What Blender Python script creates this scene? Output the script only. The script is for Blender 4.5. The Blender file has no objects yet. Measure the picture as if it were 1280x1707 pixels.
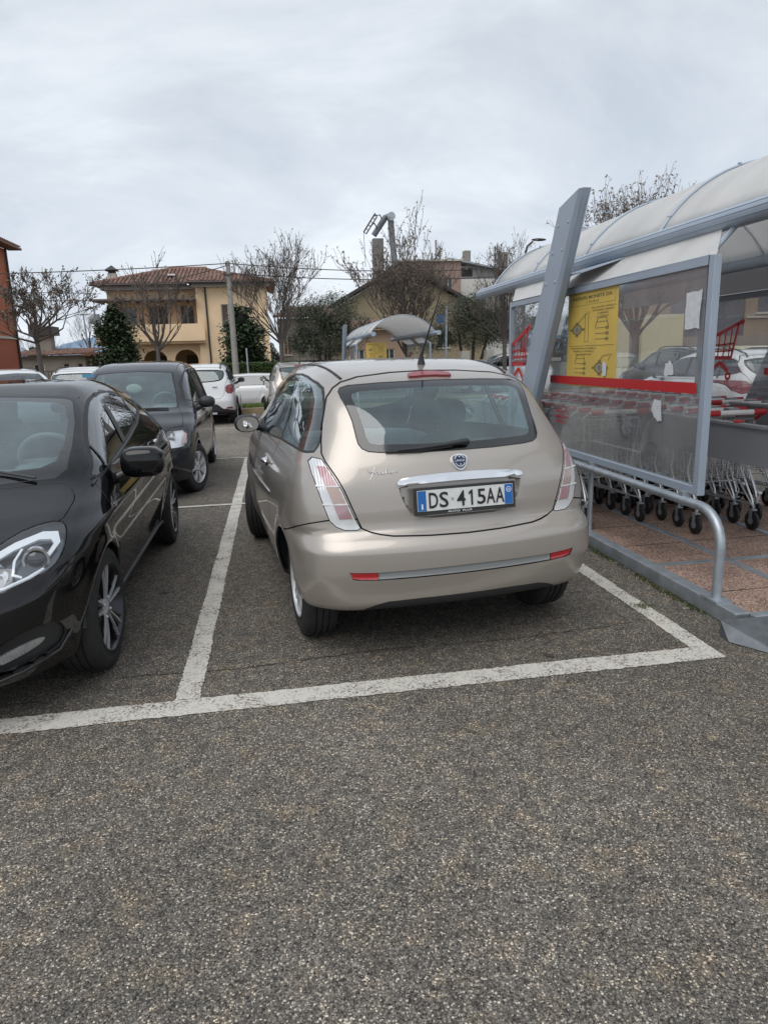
import bpy, bmesh, math, random
import numpy as np
from mathutils import Vector, Matrix, geometry
R = math.radians
C = bpy.context.scene.collection
scene = bpy.context.scene

# ------------------------------------------------------------------ camera
cd = bpy.data.cameras.new('camera'); cam = bpy.data.objects.new('camera', cd); C.objects.link(cam)
RX = (0.98630887, -0.06248458, 0.15261224)
RY = (-0.16254964, -0.21240378, 0.96356746)
RZ = (-0.02779269, -0.97518219, -0.21965258)
m = Matrix(((RX[0], -RX[1], -RX[2], 0.0), (RY[0], -RY[1], -RY[2], 0.0), (RZ[0], -RZ[1], -RZ[2], 1.60), (0, 0, 0, 1)))
cam.matrix_world = m
cd.sensor_fit = 'VERTICAL'; cd.sensor_height = 24.0; cd.lens = 24.0 * 1150 / 1707
cd.clip_start = 0.05; cd.clip_end = 20000
scene.camera = cam

# ------------------------------------------------------------------ sky and sun (overcast)
SUN_EL, SUN_ROT = 58.0, 215.0
world = bpy.data.worlds.new("World"); scene.world = world; world.use_nodes = True
nt = world.node_tree; nt.nodes.clear()
def N(t, typ, **k):
    n = t.nodes.new(typ)
    for a, b in k.items(): setattr(n, a, b)
    return n
out = N(nt, 'ShaderNodeOutputWorld'); bg = N(nt, 'ShaderNodeBackground'); bg.inputs[1].default_value = 0.1
sky = N(nt, 'ShaderNodeTexSky', sky_type='NISHITA', sun_disc=False, sun_elevation=R(SUN_EL), sun_rotation=R(SUN_ROT), altitude=20, air_density=1.2, dust_density=3.0)
tc = N(nt, 'ShaderNodeTexCoord'); sep = N(nt, 'ShaderNodeSeparateXYZ'); nt.links.new(tc.outputs['Generated'], sep.inputs[0])
addz = N(nt, 'ShaderNodeMath', operation='ADD'); addz.inputs[1].default_value = 0.38; nt.links.new(sep.outputs[2], addz.inputs[0])
mx = N(nt, 'ShaderNodeMath', operation='MAXIMUM'); mx.inputs[1].default_value = 0.08; nt.links.new(addz.outputs[0], mx.inputs[0])
dx = N(nt, 'ShaderNodeMath', operation='DIVIDE'); dy = N(nt, 'ShaderNodeMath', operation='DIVIDE')
nt.links.new(sep.outputs[0], dx.inputs[0]); nt.links.new(mx.outputs[0], dx.inputs[1])
nt.links.new(sep.outputs[1], dy.inputs[0]); nt.links.new(mx.outputs[0], dy.inputs[1])
cmb = N(nt, 'ShaderNodeCombineXYZ'); nt.links.new(dx.outputs[0], cmb.inputs[0]); nt.links.new(dy.outputs[0], cmb.inputs[1])
mp = N(nt, 'ShaderNodeMapping'); mp.inputs['Scale'].default_value = (0.9, 1.25, 1); mp.inputs['Location'].default_value = (3.1, 1.7, 0)
nt.links.new(cmb.outputs[0], mp.inputs[0])
n1 = N(nt, 'ShaderNodeTexNoise'); n1.inputs['Scale'].default_value = 1.7; n1.inputs['Detail'].default_value = 7; n1.inputs['Roughness'].default_value = 0.6; n1.inputs['Distortion'].default_value = 0.5
nt.links.new(mp.outputs[0], n1.inputs[0])
cr = N(nt, 'ShaderNodeValToRGB'); cr.color_ramp.elements[0].position = 0.34; cr.color_ramp.elements[1].position = 0.66
cr.color_ramp.elements[0].color = (0.475, 0.525, 0.595, 1); cr.color_ramp.elements[1].color = (0.68, 0.72, 0.77, 1)
e = cr.color_ramp.elements.new(0.52); e.color = (0.575, 0.62, 0.675, 1)
nt.links.new(n1.outputs[0], cr.inputs[0])
# the band of brighter cloud low over the roofs
zr = N(nt, 'ShaderNodeMapRange'); zr.inputs[1].default_value = 0.0; zr.inputs[2].default_value = 0.45; zr.inputs[3].default_value = 1.22; zr.inputs[4].default_value = 0.95
nt.links.new(sep.outputs[2], zr.inputs[0])
mulc = N(nt, 'ShaderNodeVectorMath', operation='SCALE'); nt.links.new(cr.outputs[0], mulc.inputs[0]); nt.links.new(zr.outputs[0], mulc.inputs['Scale'])
sc10 = N(nt, 'ShaderNodeVectorMath', operation='SCALE'); sc10.inputs['Scale'].default_value = 8.75; nt.links.new(mulc.outputs[0], sc10.inputs[0])
mixs = N(nt, 'ShaderNodeMix', data_type='RGBA'); mixs.inputs[0].default_value = 0.93
nt.links.new(sky.outputs[0], mixs.inputs[6]); nt.links.new(sc10.outputs[0], mixs.inputs[7])
nt.links.new(mixs.outputs[2], bg.inputs[0]); nt.links.new(bg.outputs[0], out.inputs[0])

ld = bpy.data.lights.new('sun', 'SUN'); ld.energy = 1.25; ld.angle = R(55); ld.color = (1.0, 0.965, 0.92)
sun = bpy.data.objects.new('sun', ld); C.objects.link(sun)
az = R(SUN_ROT); el = R(SUN_EL)
sd = Vector((math.sin(az) * math.cos(el), math.cos(az) * math.cos(el), math.sin(el)))
sun.rotation_euler = (-sd).to_track_quat('-Z', 'Y').to_euler(); sun.location = sd * 50

scene.view_settings.view_transform = 'Standard'; scene.view_settings.look = 'None'
scene.view_settings.gamma = 1; scene.view_settings.exposure = 0.50
scene.cycles.max_bounces = 8; scene.cycles.transparent_max_bounces = 16; scene.cycles.glossy_bounces = 4
scene.cycles.caustics_reflective = False; scene.cycles.caustics_refractive = False

# ------------------------------------------------------------------ materials
MATS = {}
def newmat(name):
    mt = bpy.data.materials.new(name); mt.use_nodes = True; t = mt.node_tree
    b = t.nodes['Principled BSDF']; return mt, t, b
def mat(name, col, rough=0.6, metal=0.0, coat=0.0, spec=0.5, noise=0.0, nscale=8.0, bump=0.0, bscale=60.0, emit=None, alpha=None):
    if name in MATS: return MATS[name]
    mt, t, b = newmat(name)
    b.inputs['Base Color'].default_value = (*col, 1); b.inputs['Roughness'].default_value = rough
    b.inputs['Metallic'].default_value = metal; b.inputs['Coat Weight'].default_value = coat; b.inputs['Coat Roughness'].default_value = 0.04
    b.inputs['Specular IOR Level'].default_value = spec
    if noise:
        tcn = N(t, 'ShaderNodeTexCoord'); nz = N(t, 'ShaderNodeTexNoise'); nz.inputs['Scale'].default_value = nscale; nz.inputs['Detail'].default_value = 6
        t.links.new(tcn.outputs['Object'], nz.inputs[0])
        mr = N(t, 'ShaderNodeMapRange'); mr.inputs[1].default_value = 0.3; mr.inputs[2].default_value = 0.7; mr.inputs[3].default_value = 1 - noise; mr.inputs[4].default_value = 1 + noise
        t.links.new(nz.outputs[0], mr.inputs[0])
        sv = N(t, 'ShaderNodeVectorMath', operation='SCALE'); sv.inputs[0].default_value = col; t.links.new(mr.outputs[0], sv.inputs['Scale'])
        t.links.new(sv.outputs[0], b.inputs['Base Color'])
    if bump:
        tcn = N(t, 'ShaderNodeTexCoord'); nz = N(t, 'ShaderNodeTexNoise'); nz.inputs['Scale'].default_value = bscale; nz.inputs['Detail'].default_value = 4
        t.links.new(tcn.outputs['Object'], nz.inputs[0]); bp = N(t, 'ShaderNodeBump'); bp.inputs['Strength'].default_value = bump; bp.inputs['Distance'].default_value = 0.01
        t.links.new(nz.outputs[0], bp.inputs['Height']); t.links.new(bp.outputs[0], b.inputs['Normal'])
    MATS[name] = mt; return mt
def glassmat(name, tint, haze=0.0, hazecol=(.6, .62, .62), rough=0.0, ior=1.5, nscale=3.0):
    if name in MATS: return MATS[name]
    mt = bpy.data.materials.new(name); mt.use_nodes = True; t = mt.node_tree; t.nodes.clear()
    o = N(t, 'ShaderNodeOutputMaterial'); tr = N(t, 'ShaderNodeBsdfTransparent'); tr.inputs[0].default_value = (*tint, 1)
    gl = N(t, 'ShaderNodeBsdfGlossy'); gl.inputs['Roughness'].default_value = rough; gl.inputs[0].default_value = (.95, .97, 1, 1)
    # real panes reflect from both faces: use a schlick curve of the facing angle
    lw = N(t, 'ShaderNodeLayerWeight'); lw.inputs[0].default_value = 0.5
    pw = N(t, 'ShaderNodeMath', operation='POWER'); pw.inputs[1].default_value = 4.0; t.links.new(lw.outputs['Facing'], pw.inputs[0])
    f0 = 2 * ((ior - 1) / (ior + 1)) ** 2
    mr = N(t, 'ShaderNodeMapRange'); mr.inputs[3].default_value = f0; mr.inputs[4].default_value = 1.0; t.links.new(pw.outputs[0], mr.inputs[0])
    ms = N(t, 'ShaderNodeMixShader'); t.links.new(mr.outputs[0], ms.inputs[0]); t.links.new(tr.outputs[0], ms.inputs[1]); t.links.new(gl.outputs[0], ms.inputs[2])
    last = ms
    if haze:
        df = N(t, 'ShaderNodeBsdfDiffuse'); df.inputs[0].default_value = (*hazecol, 1)
        tcn = N(t, 'ShaderNodeTexCoord'); nz = N(t, 'ShaderNodeTexNoise'); nz.inputs['Scale'].default_value = nscale; nz.inputs['Detail'].default_value = 8; nz.inputs['Roughness'].default_value = 0.7
        mp2 = N(t, 'ShaderNodeMapping'); mp2.inputs['Scale'].default_value = (1, 1, 0.35); t.links.new(tcn.outputs['Object'], mp2.inputs[0]); t.links.new(mp2.outputs[0], nz.inputs[0])
        mr2 = N(t, 'ShaderNodeMapRange'); mr2.inputs[1].default_value = 0.35; mr2.inputs[2].default_value = 0.75; mr2.inputs[3].default_value = haze * 0.45; mr2.inputs[4].default_value = haze * 1.6
        t.links.new(nz.outputs[0], mr2.inputs[0])
        m2 = N(t, 'ShaderNodeMixShader'); t.links.new(mr2.outputs[0], m2.inputs[0]); t.links.new(ms.outputs[0], m2.inputs[1]); t.links.new(df.outputs[0], m2.inputs[2]); last = m2
    t.links.new(last.outputs[0], o.inputs[0]); MATS[name] = mt; return mt

def paint(name, col, metal=0.0, rough=0.35, flake=0.0):
    mt = mat(name, col, rough=rough, metal=metal, coat=1.0)
    return mt
def grime(mt, col=(0.30,0.27,0.23), amt=.35):
    t = mt.node_tree; b = t.nodes['Principled BSDF']; base = tuple(b.inputs['Base Color'].default_value)
    g = N(t, 'ShaderNodeTexCoord'); s_ = N(t, 'ShaderNodeSeparateXYZ'); t.links.new(g.outputs['Object'], s_.inputs[0])
    n = N(t, 'ShaderNodeTexNoise'); n.inputs['Scale'].default_value = 5; n.inputs['Detail'].default_value = 8; n.inputs['Roughness'].default_value = .7; t.links.new(g.outputs['Object'], n.inputs[0])
    a = N(t, 'ShaderNodeMapRange'); a.inputs[1].default_value = .70; a.inputs[2].default_value = .22; a.inputs[3].default_value = .10; a.inputs[4].default_value = 1.0; t.links.new(s_.outputs[2], a.inputs[0])
    m_ = N(t, 'ShaderNodeMath', operation='MULTIPLY'); t.links.new(a.outputs[0], m_.inputs[0]); t.links.new(n.outputs[0], m_.inputs[1])
    k = N(t, 'ShaderNodeMath', operation='MULTIPLY'); k.inputs[1].default_value = amt; t.links.new(m_.outputs[0], k.inputs[0])
    mx_ = N(t, 'ShaderNodeMix', data_type='RGBA'); mx_.inputs[6].default_value = base; mx_.inputs[7].default_value = (*col, 1); t.links.new(k.outputs[0], mx_.inputs[0]); t.links.new(mx_.outputs[2], b.inputs['Base Color'])
    cw = N(t, 'ShaderNodeMapRange'); cw.inputs[3].default_value = 1.0; cw.inputs[4].default_value = .35; t.links.new(k.outputs[0], cw.inputs[0]); t.links.new(cw.outputs[0], b.inputs['Coat Weight'])
def asphalt_mat():
    mt, t, b = newmat('asphalt'); tcn = N(t, 'ShaderNodeTexCoord')
    v = N(t, 'ShaderNodeTexVoronoi'); v.inputs['Scale'].default_value = 185; t.links.new(tcn.outputs['Object'], v.inputs['Vector'])
    sepc = N(t, 'ShaderNodeSeparateColor'); t.links.new(v.outputs['Color'], sepc.inputs[0])
    r = N(t, 'ShaderNodeValToRGB'); els = r.color_ramp.elements
    els[0].position = 0.0; els[0].color = (0.022, 0.020, 0.018, 1); els[1].position = 1.0; els[1].color = (0.44, 0.39, 0.32, 1)
    for p, c in ((0.10, (0.050, 0.046, 0.042)), (0.40, (0.090, 0.082, 0.071)), (0.72, (0.130, 0.118, 0.102)), (0.86, (0.165, 0.150, 0.130)), (0.94, (0.27, 0.24, 0.20))):
        q = els.new(p); q.color = (*c, 1)
    t.links.new(sepc.outputs[0], r.inputs[0])
    # dark gaps between stones
    dr = N(t, 'ShaderNodeMapRange'); dr.inputs[1].default_value = 0.35; dr.inputs[2].default_value = 0.75; dr.inputs[3].default_value = 1.0; dr.inputs[4].default_value = 0.6
    t.links.new(v.outputs['Distance'], dr.inputs[0])
    v2 = N(t, 'ShaderNodeTexVoronoi'); v2.inputs['Scale'].default_value = 420; t.links.new(tcn.outputs['Object'], v2.inputs['Vector'])
    s2 = N(t, 'ShaderNodeSeparateColor'); t.links.new(v2.outputs['Color'], s2.inputs[0])
    m2 = N(t, 'ShaderNodeMapRange'); m2.inputs[3].default_value = 0.55; m2.inputs[4].default_value = 1.45; t.links.new(s2.outputs[1], m2.inputs[0])
    nb = N(t, 'ShaderNodeTexNoise'); nb.inputs['Scale'].default_value = 0.55; nb.inputs['Detail'].default_value = 7; nb.inputs['Roughness'].default_value = 0.62; t.links.new(tcn.outputs['Object'], nb.inputs[0])
    mb_ = N(t, 'ShaderNodeMapRange'); mb_.inputs[1].default_value = 0.3; mb_.inputs[2].default_value = 0.7; mb_.inputs[3].default_value = 0.70; mb_.inputs[4].default_value = 1.26; t.links.new(nb.outputs[0], mb_.inputs[0])
    nb3 = N(t, 'ShaderNodeTexNoise'); nb3.inputs['Scale'].default_value = 14; nb3.inputs['Detail'].default_value = 5; t.links.new(tcn.outputs['Object'], nb3.inputs[0])
    mb3 = N(t, 'ShaderNodeMapRange'); mb3.inputs[1].default_value = 0.3; mb3.inputs[2].default_value = 0.7; mb3.inputs[3].default_value = 0.78; mb3.inputs[4].default_value = 1.22; t.links.new(nb3.outputs[0], mb3.inputs[0])
    # bays carry an older, dirtier surface than the driving lane (worn patch with its own edge)
    sx = N(t, 'ShaderNodeSeparateXYZ'); t.links.new(tcn.outputs['Object'], sx.inputs[0])
    yy = N(t, 'ShaderNodeMath', operation='MULTIPLY_ADD'); yy.inputs[1].default_value = 0.8; yy.inputs[2].default_value = 0.0; t.links.new(nb.outputs[0], yy.inputs[0])
    ya = N(t, 'ShaderNodeMath', operation='ADD'); t.links.new(sx.outputs[1], ya.inputs[0]); t.links.new(yy.outputs[0], ya.inputs[1])
    w = N(t, 'ShaderNodeValToRGB'); we = w.color_ramp.elements
    ydiv = N(t, 'ShaderNodeMath', operation='DIVIDE'); ydiv.inputs[1].default_value = 20.0; t.links.new(ya.outputs[0], ydiv.inputs[0])
    we[0].position = 0.165; we[0].color = (1.0,) * 3 + (1,); we[1].position = 0.185; we[1].color = (.87, .87, .87, 1)
    for p, cc in ((0.56, .82), (0.63, 1.25), (0.9, 1.3)):
        q = we.new(p); q.color = (cc, cc, cc, 1)
    t.links.new(ydiv.outputs[0], w.inputs[0])
    def mul(a, bo):
        n = N(t, 'ShaderNodeMath', operation='MULTIPLY'); t.links.new(a, n.inputs[0]); t.links.new(bo, n.inputs[1]); return n.outputs[0]
    f = mul(mul(mul(mul(dr.outputs[0], m2.outputs[0]), mb_.outputs[0]), mb3.outputs[0]), w.outputs[0])
    gain = N(t, 'ShaderNodeMath', operation='MULTIPLY'); gain.inputs[1].default_value = 1.62; t.links.new(f, gain.inputs[0])
    sv = N(t, 'ShaderNodeVectorMath', operation='SCALE'); t.links.new(r.outputs[0], sv.inputs[0]); t.links.new(gain.outputs[0], sv.inputs['Scale'])
    nw = N(t, 'ShaderNodeTexNoise'); nw.inputs['Scale'].default_value = 7.0; nw.inputs['Detail'].default_value = 6; nw.inputs['Roughness'].default_value = 0.7; t.links.new(tcn.outputs['Object'], nw.inputs[0])
    wr = N(t, 'ShaderNodeValToRGB'); ww = wr.color_ramp.elements; ww[0].position = 0.50; ww[0].color = (1, 1, 1, 1); ww[1].position = 0.72; ww[1].color = (1.22, 1.08, .90, 1)
    t.links.new(nw.outputs[0], wr.inputs[0])
    wm = N(t, 'ShaderNodeVectorMath', operation='MULTIPLY'); t.links.new(sv.outputs[0], wm.inputs[0]); t.links.new(wr.outputs[0], wm.inputs[1])
    vo = N(t, 'ShaderNodeTexVoronoi'); vo.inputs['Scale'].default_value = 1.9; t.links.new(tcn.outputs['Object'], vo.inputs['Vector'])
    nd = N(t, 'ShaderNodeTexNoise'); nd.inputs['Scale'].default_value = 22; nd.inputs['Detail'].default_value = 5; t.links.new(tcn.outputs['Object'], nd.inputs[0])
    od = N(t, 'ShaderNodeMath', operation='MULTIPLY_ADD'); od.inputs[1].default_value = 0.16; t.links.new(nd.outputs[0], od.inputs[0]); t.links.new(vo.outputs['Distance'], od.inputs[2])
    oc = N(t, 'ShaderNodeMapRange'); oc.inputs[1].default_value = 0.115; oc.inputs[2].default_value = 0.17; oc.inputs[3].default_value = 0.55; oc.inputs[4].default_value = 1.0; t.links.new(od.outputs[0], oc.inputs[0])
    om = N(t, 'ShaderNodeVectorMath', operation='SCALE'); t.links.new(wm.outputs[0], om.inputs[0]); t.links.new(oc.outputs[0], om.inputs['Scale'])
    t.links.new(om.outputs[0], b.inputs['Base Color']); b.inputs['Roughness'].default_value = 0.85; b.inputs['Specular IOR Level'].default_value = 0.3
    bp = N(t, 'ShaderNodeBump'); bp.inputs['Strength'].default_value = 0.7; bp.inputs['Distance'].default_value = 0.004; bp.invert = True
    t.links.new(v.outputs['Distance'], bp.inputs['Height']); t.links.new(bp.outputs[0], b.inputs['Normal'])
    return mt
def line_mat():
    mt, t, b = newmat('road_paint'); tcn = N(t, 'ShaderNodeTexCoord')
    v = N(t, 'ShaderNodeTexVoronoi'); v.inputs['Scale'].default_value = 130; t.links.new(tcn.outputs['Object'], v.inputs['Vector'])
    s = N(t, 'ShaderNodeSeparateColor'); t.links.new(v.outputs['Color'], s.inputs[0])
    nz = N(t, 'ShaderNodeTexNoise'); nz.inputs['Scale'].default_value = 5.0; nz.inputs['Detail'].default_value = 8; nz.inputs['Roughness'].default_value = 0.7; t.links.new(tcn.outputs['Object'], nz.inputs[0])
    a = N(t, 'ShaderNodeMath', operation='MULTIPLY_ADD'); a.inputs[1].default_value = 0.42; t.links.new(s.outputs[0], a.inputs[0]); t.links.new(nz.outputs[0], a.inputs[2])
    r = N(t, 'ShaderNodeValToRGB'); e = r.color_ramp.elements
    e[0].position = 0.46; e[0].color = (0.14, 0.096, 0.09, 1); e[1].position = 0.62; e[1].color = (0.44, 0.425, 0.38, 1)
    q = e.new(0.75); q.color = (0.58, 0.56, 0.505, 1)
    t.links.new(a.outputs[0], r.inputs[0]); t.links.new(r.outputs[0], b.inputs['Base Color']); b.inputs['Roughness'].default_value = 0.8
    bp = N(t, 'ShaderNodeBump'); bp.inputs['Strength'].default_value = 0.5; bp.inputs['Distance'].default_value = 0.003; bp.invert = True
    t.links.new(v.outputs['Distance'], bp.inputs['Height']); t.links.new(bp.outputs[0], b.inputs['Normal'])
    return mt
def tile_mat():
    mt, t, b = newmat('floor_aggregate'); tcn = N(t, 'ShaderNodeTexCoord')
    v = N(t, 'ShaderNodeTexVoronoi'); v.inputs['Scale'].default_value = 150; t.links.new(tcn.outputs['Object'], v.inputs['Vector'])
    s = N(t, 'ShaderNodeSeparateColor'); t.links.new(v.outputs['Color'], s.inputs[0])
    r = N(t, 'ShaderNodeValToRGB'); e = r.color_ramp.elements
    e[0].position = 0.0; e[0].color = (0.10, 0.058, 0.045, 1); e[1].position = 1.0; e[1].color = (0.56, 0.43, 0.36, 1)
    q = e.new(0.5); q.color = (0.30, 0.185, 0.14, 1)
    t.links.new(s.outputs[0], r.inputs[0])
    nz = N(t, 'ShaderNodeTexNoise'); nz.inputs['Scale'].default_value = 3; nz.inputs['Detail'].default_value = 6; t.links.new(tcn.outputs['Object'], nz.inputs[0])
    mr = N(t, 'ShaderNodeMapRange'); mr.inputs[1].default_value = .3; mr.inputs[2].default_value = .7; mr.inputs[3].default_value = .72; mr.inputs[4].default_value = 1.2; t.links.new(nz.outputs[0], mr.inputs[0])
    sv = N(t, 'ShaderNodeVectorMath', operation='SCALE'); t.links.new(r.outputs[0], sv.inputs[0]); t.links.new(mr.outputs[0], sv.inputs['Scale'])
    t.links.new(sv.outputs[0], b.inputs['Base Color']); b.inputs['Roughness'].default_value = .85
    bp = N(t, 'ShaderNodeBump'); bp.inputs['Strength'].default_value = .5; bp.inputs['Distance'].default_value = .003; bp.invert = True
    t.links.new(v.outputs['Distance'], bp.inputs['Height']); t.links.new(bp.outputs[0], b.inputs['Normal'])
    return mt
def leaf_mat(name, a, bcol, trans=0.25):
    mt, t, b = newmat(name); g = N(t, 'ShaderNodeNewGeometry')
    mix = N(t, 'ShaderNodeMix', data_type='RGBA'); mix.inputs[6].default_value = (*a, 1); mix.inputs[7].default_value = (*bcol, 1)
    t.links.new(g.outputs['Random Per Island'], mix.inputs[0]); t.links.new(mix.outputs[2], b.inputs['Base Color'])
    b.inputs['Roughness'].default_value = 0.55
    return mt
def translucent_mat(name, col, tcol, f=0.35, rough=0.4):
    mt, t, b = newmat(name); o = t.nodes['Material Output']
    tcn = N(t, 'ShaderNodeTexCoord'); nz = N(t, 'ShaderNodeTexNoise'); nz.inputs['Scale'].default_value = 2.5; nz.inputs['Detail'].default_value = 6
    mp2 = N(t, 'ShaderNodeMapping'); mp2.inputs['Scale'].default_value = (0.6, 2, 0.6); t.links.new(tcn.outputs['Object'], mp2.inputs[0]); t.links.new(mp2.outputs[0], nz.inputs[0])
    mr = N(t, 'ShaderNodeMapRange'); mr.inputs[1].default_value = .3; mr.inputs[2].default_value = .7; mr.inputs[3].default_value = .88; mr.inputs[4].default_value = 1.06; t.links.new(nz.outputs[0], mr.inputs[0])
    sv = N(t, 'ShaderNodeVectorMath', operation='SCALE'); sv.inputs[0].default_value = col; t.links.new(mr.outputs[0], sv.inputs['Scale']); t.links.new(sv.outputs[0], b.inputs['Base Color'])
    b.inputs['Roughness'].default_value = rough
    tl = N(t, 'ShaderNodeBsdfTranslucent'); tl.inputs[0].default_value = (*tcol, 1)
    ms = N(t, 'ShaderNodeMixShader'); ms.inputs[0].default_value = f
    t.links.new(b.outputs[0], ms.inputs[1]); t.links.new(tl.outputs[0], ms.inputs[2]); t.links.new(ms.outputs[0], o.inputs[0])
    return mt

M_ASPH = asphalt_mat(); M_LINE = line_mat(); M_TILE = tile_mat()
M_BEIGE = paint('beige_metallic_paint', (0.43, 0.392, 0.352), metal=0.5, rough=0.34)
M_BLACKP = mat('black_paint', (0.003, 0.0034, 0.0045), rough=0.5, spec=0.0, coat=1.0)
M_DKBLUE = mat('dark_grey_blue_paint', (0.018, 0.020, 0.027), rough=0.5, spec=0.1, coat=1.0)
M_WHITEP = paint('white_paint', (0.72, 0.73, 0.74), rough=0.3)
M_DARKP = paint('anthracite_paint', (0.04, 0.045, 0.05), rough=0.3)
M_YELP = paint('pale_yellow_paint', (0.62, 0.60, 0.36), rough=0.3)
grime(M_BEIGE, amt=.5); grime(M_BLACKP, col=(.10,.09,.08), amt=.28); grime(M_WHITEP, amt=.4)
M_INT = mat('interior_trim', (0.030, 0.032, 0.033), rough=0.75)
M_SEAT = mat('seat_fabric', (0.075, 0.085, 0.09), rough=0.9, noise=.15, nscale=30)
M_DASH = mat('dashboard_plastic', (0.20, 0.21, 0.21), rough=0.6)
M_RUB = mat('black_rubber', (0.016, 0.016, 0.017), rough=0.55)
M_TYRE = mat('tyre_rubber', (0.022, 0.022, 0.022), rough=0.8, noise=.3, nscale=14)
M_PLAST = mat('black_plastic', (0.025, 0.026, 0.028), rough=0.5)
M_GLOSSB = mat('gloss_black', (0.008, 0.009, 0.01), rough=0.08, coat=1.0)
M_CHROME = mat('chrome', (0.85, 0.86, 0.88), rough=0.10, metal=1.0)
M_SILVER = mat('silver_alloy', (0.62, 0.63, 0.65), rough=0.3, metal=0.45)
M_DALLOY = mat('dark_alloy', (0.05, 0.05, 0.055), rough=0.3, metal=0.7)
M_GAR = glassmat('car_glass', (0.62, 0.74, 0.74), haze=0.035, hazecol=(.45, .6, .64), ior=1.62)
M_GREAR = glassmat('rear_window_glass', (0.62, 0.78, 0.78), haze=0.12, hazecol=(.36, .52, .54), ior=1.65, nscale=2.0)
M_GDARK = glassmat('tinted_glass', (0.22, 0.26, 0.28), ior=1.7)
M_LENS = glassmat('lamp_lens', (0.93, 0.95, 0.97), haze=0.02, hazecol=(.9, .92, .95), ior=1.45)
M_RED = mat('red_lens', (0.45, 0.015, 0.02), rough=0.15, coat=1.0)
M_REDD = mat('dark_red_lens', (0.22, 0.02, 0.03), rough=0.25, coat=0.6)
M_WLENS = mat('ribbed_clear_lens', (0.62, 0.63, 0.64), rough=0.22, metal=0.35, coat=1.0)
def ribbed(name, c1, c2):
    mt, t, b = newmat(name); tcn = N(t, 'ShaderNodeTexCoord'); w = N(t, 'ShaderNodeTexWave'); w.wave_type = 'BANDS'; w.bands_direction = 'X'; w.inputs['Scale'].default_value = 26; w.inputs['Distortion'].default_value = 0.4
    t.links.new(tcn.outputs['Object'], w.inputs[0]); nz = N(t, 'ShaderNodeTexNoise'); nz.inputs['Scale'].default_value = 14; t.links.new(tcn.outputs['Object'], nz.inputs[0])
    mix = N(t, 'ShaderNodeMix', data_type='RGBA'); mix.inputs[6].default_value = (*c1, 1); mix.inputs[7].default_value = (*c2, 1); t.links.new(nz.outputs[0], mix.inputs[0])
    t.links.new(mix.outputs[2], b.inputs['Base Color']); b.inputs['Roughness'].default_value = .25; b.inputs['Coat Weight'].default_value = 1; b.inputs['Metallic'].default_value = .25
    bp = N(t, 'ShaderNodeBump'); bp.inputs['Strength'].default_value = .6; bp.inputs['Distance'].default_value = .003; t.links.new(w.outputs[0], bp.inputs['Height']); t.links.new(bp.outputs[0], b.inputs['Normal'])
    return mt
M_LRED = ribbed('tail_lens_red', (0.42, 0.34, 0.35), (0.50, 0.22, 0.25))
M_LORG = ribbed('tail_lens_amber', (0.45, 0.40, 0.38), (0.54, 0.36, 0.30))
M_LCLR = ribbed('tail_lens_clear', (0.60, 0.61, 0.63), (0.86, 0.87, 0.88))
M_PLATE = mat('plate_white', (0.66, 0.67, 0.66), rough=0.5, noise=.06, nscale=40)
M_BLUE = mat('plate_blue', (0.015, 0.13, 0.42), rough=0.4)
M_BLK = mat('black_lettering', (0.012, 0.012, 0.014), rough=0.5)
M_WHT = mat('white_lettering', (0.8, 0.8, 0.8), rough=0.5)
M_ALU = mat('blue_grey_aluminium', (0.35, 0.41, 0.485), rough=0.42, metal=0.1, noise=.06, nscale=3)
M_GALV = mat('galvanised_steel', (0.40, 0.44, 0.48), rough=0.42, metal=0.6, noise=.18, nscale=9)
M_SHEETM = mat('grey_sheet_metal', (0.30, 0.31, 0.33), rough=0.45, metal=0.25, noise=.06, nscale=2)
M_ROOFP = translucent_mat('white_polycarbonate', (0.86, 0.86, 0.85), (0.88, 0.88, 0.87), f=.5)
M_PANE = glassmat('shelter_pane', (0.90, 0.91, 0.91), haze=0.15, hazecol=(.58, .59, .60), ior=1.5, nscale=4)
M_YEL = mat('yellow_poster', (0.66, 0.46, 0.10), rough=0.5, noise=.08, nscale=5)
M_YTXT = mat('poster_ink', (0.19, 0.16, 0.06), rough=0.6)
M_REDV = mat('red_vinyl', (0.50, 0.018, 0.022), rough=0.4)
M_PAPER = mat('white_paper', (0.62, 0.64, 0.66), rough=0.8, noise=.1, nscale=30)
M_WIRE = mat('cart_chrome_wire', (0.60, 0.61, 0.62), rough=0.3, metal=0.55)
M_CWHITE = mat('white_plastic', (0.80, 0.78, 0.76), rough=0.45)
M_CRED = mat('red_plastic', (0.50, 0.025, 0.03), rough=0.4)
M_BARK = mat('bark', (0.10, 0.088, 0.078), rough=0.9, noise=.3, nscale=12)
M_TWIG = mat('twig_bark', (0.10, 0.084, 0.074), rough=0.9)
M_DLEAF = leaf_mat('dead_leaves', (0.16, 0.105, 0.07), (0.07, 0.055, 0.04))
M_GLEAF = leaf_mat('evergreen_leaves', (0.020, 0.040, 0.018), (0.055, 0.085, 0.035))
M_OLEAF = leaf_mat('olive_leaves', (0.065, 0.080, 0.050), (0.12, 0.14, 0.095))
M_HLEAF = leaf_mat('hedge_leaves', (0.030, 0.055, 0.018), (0.085, 0.13, 0.035))

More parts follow.
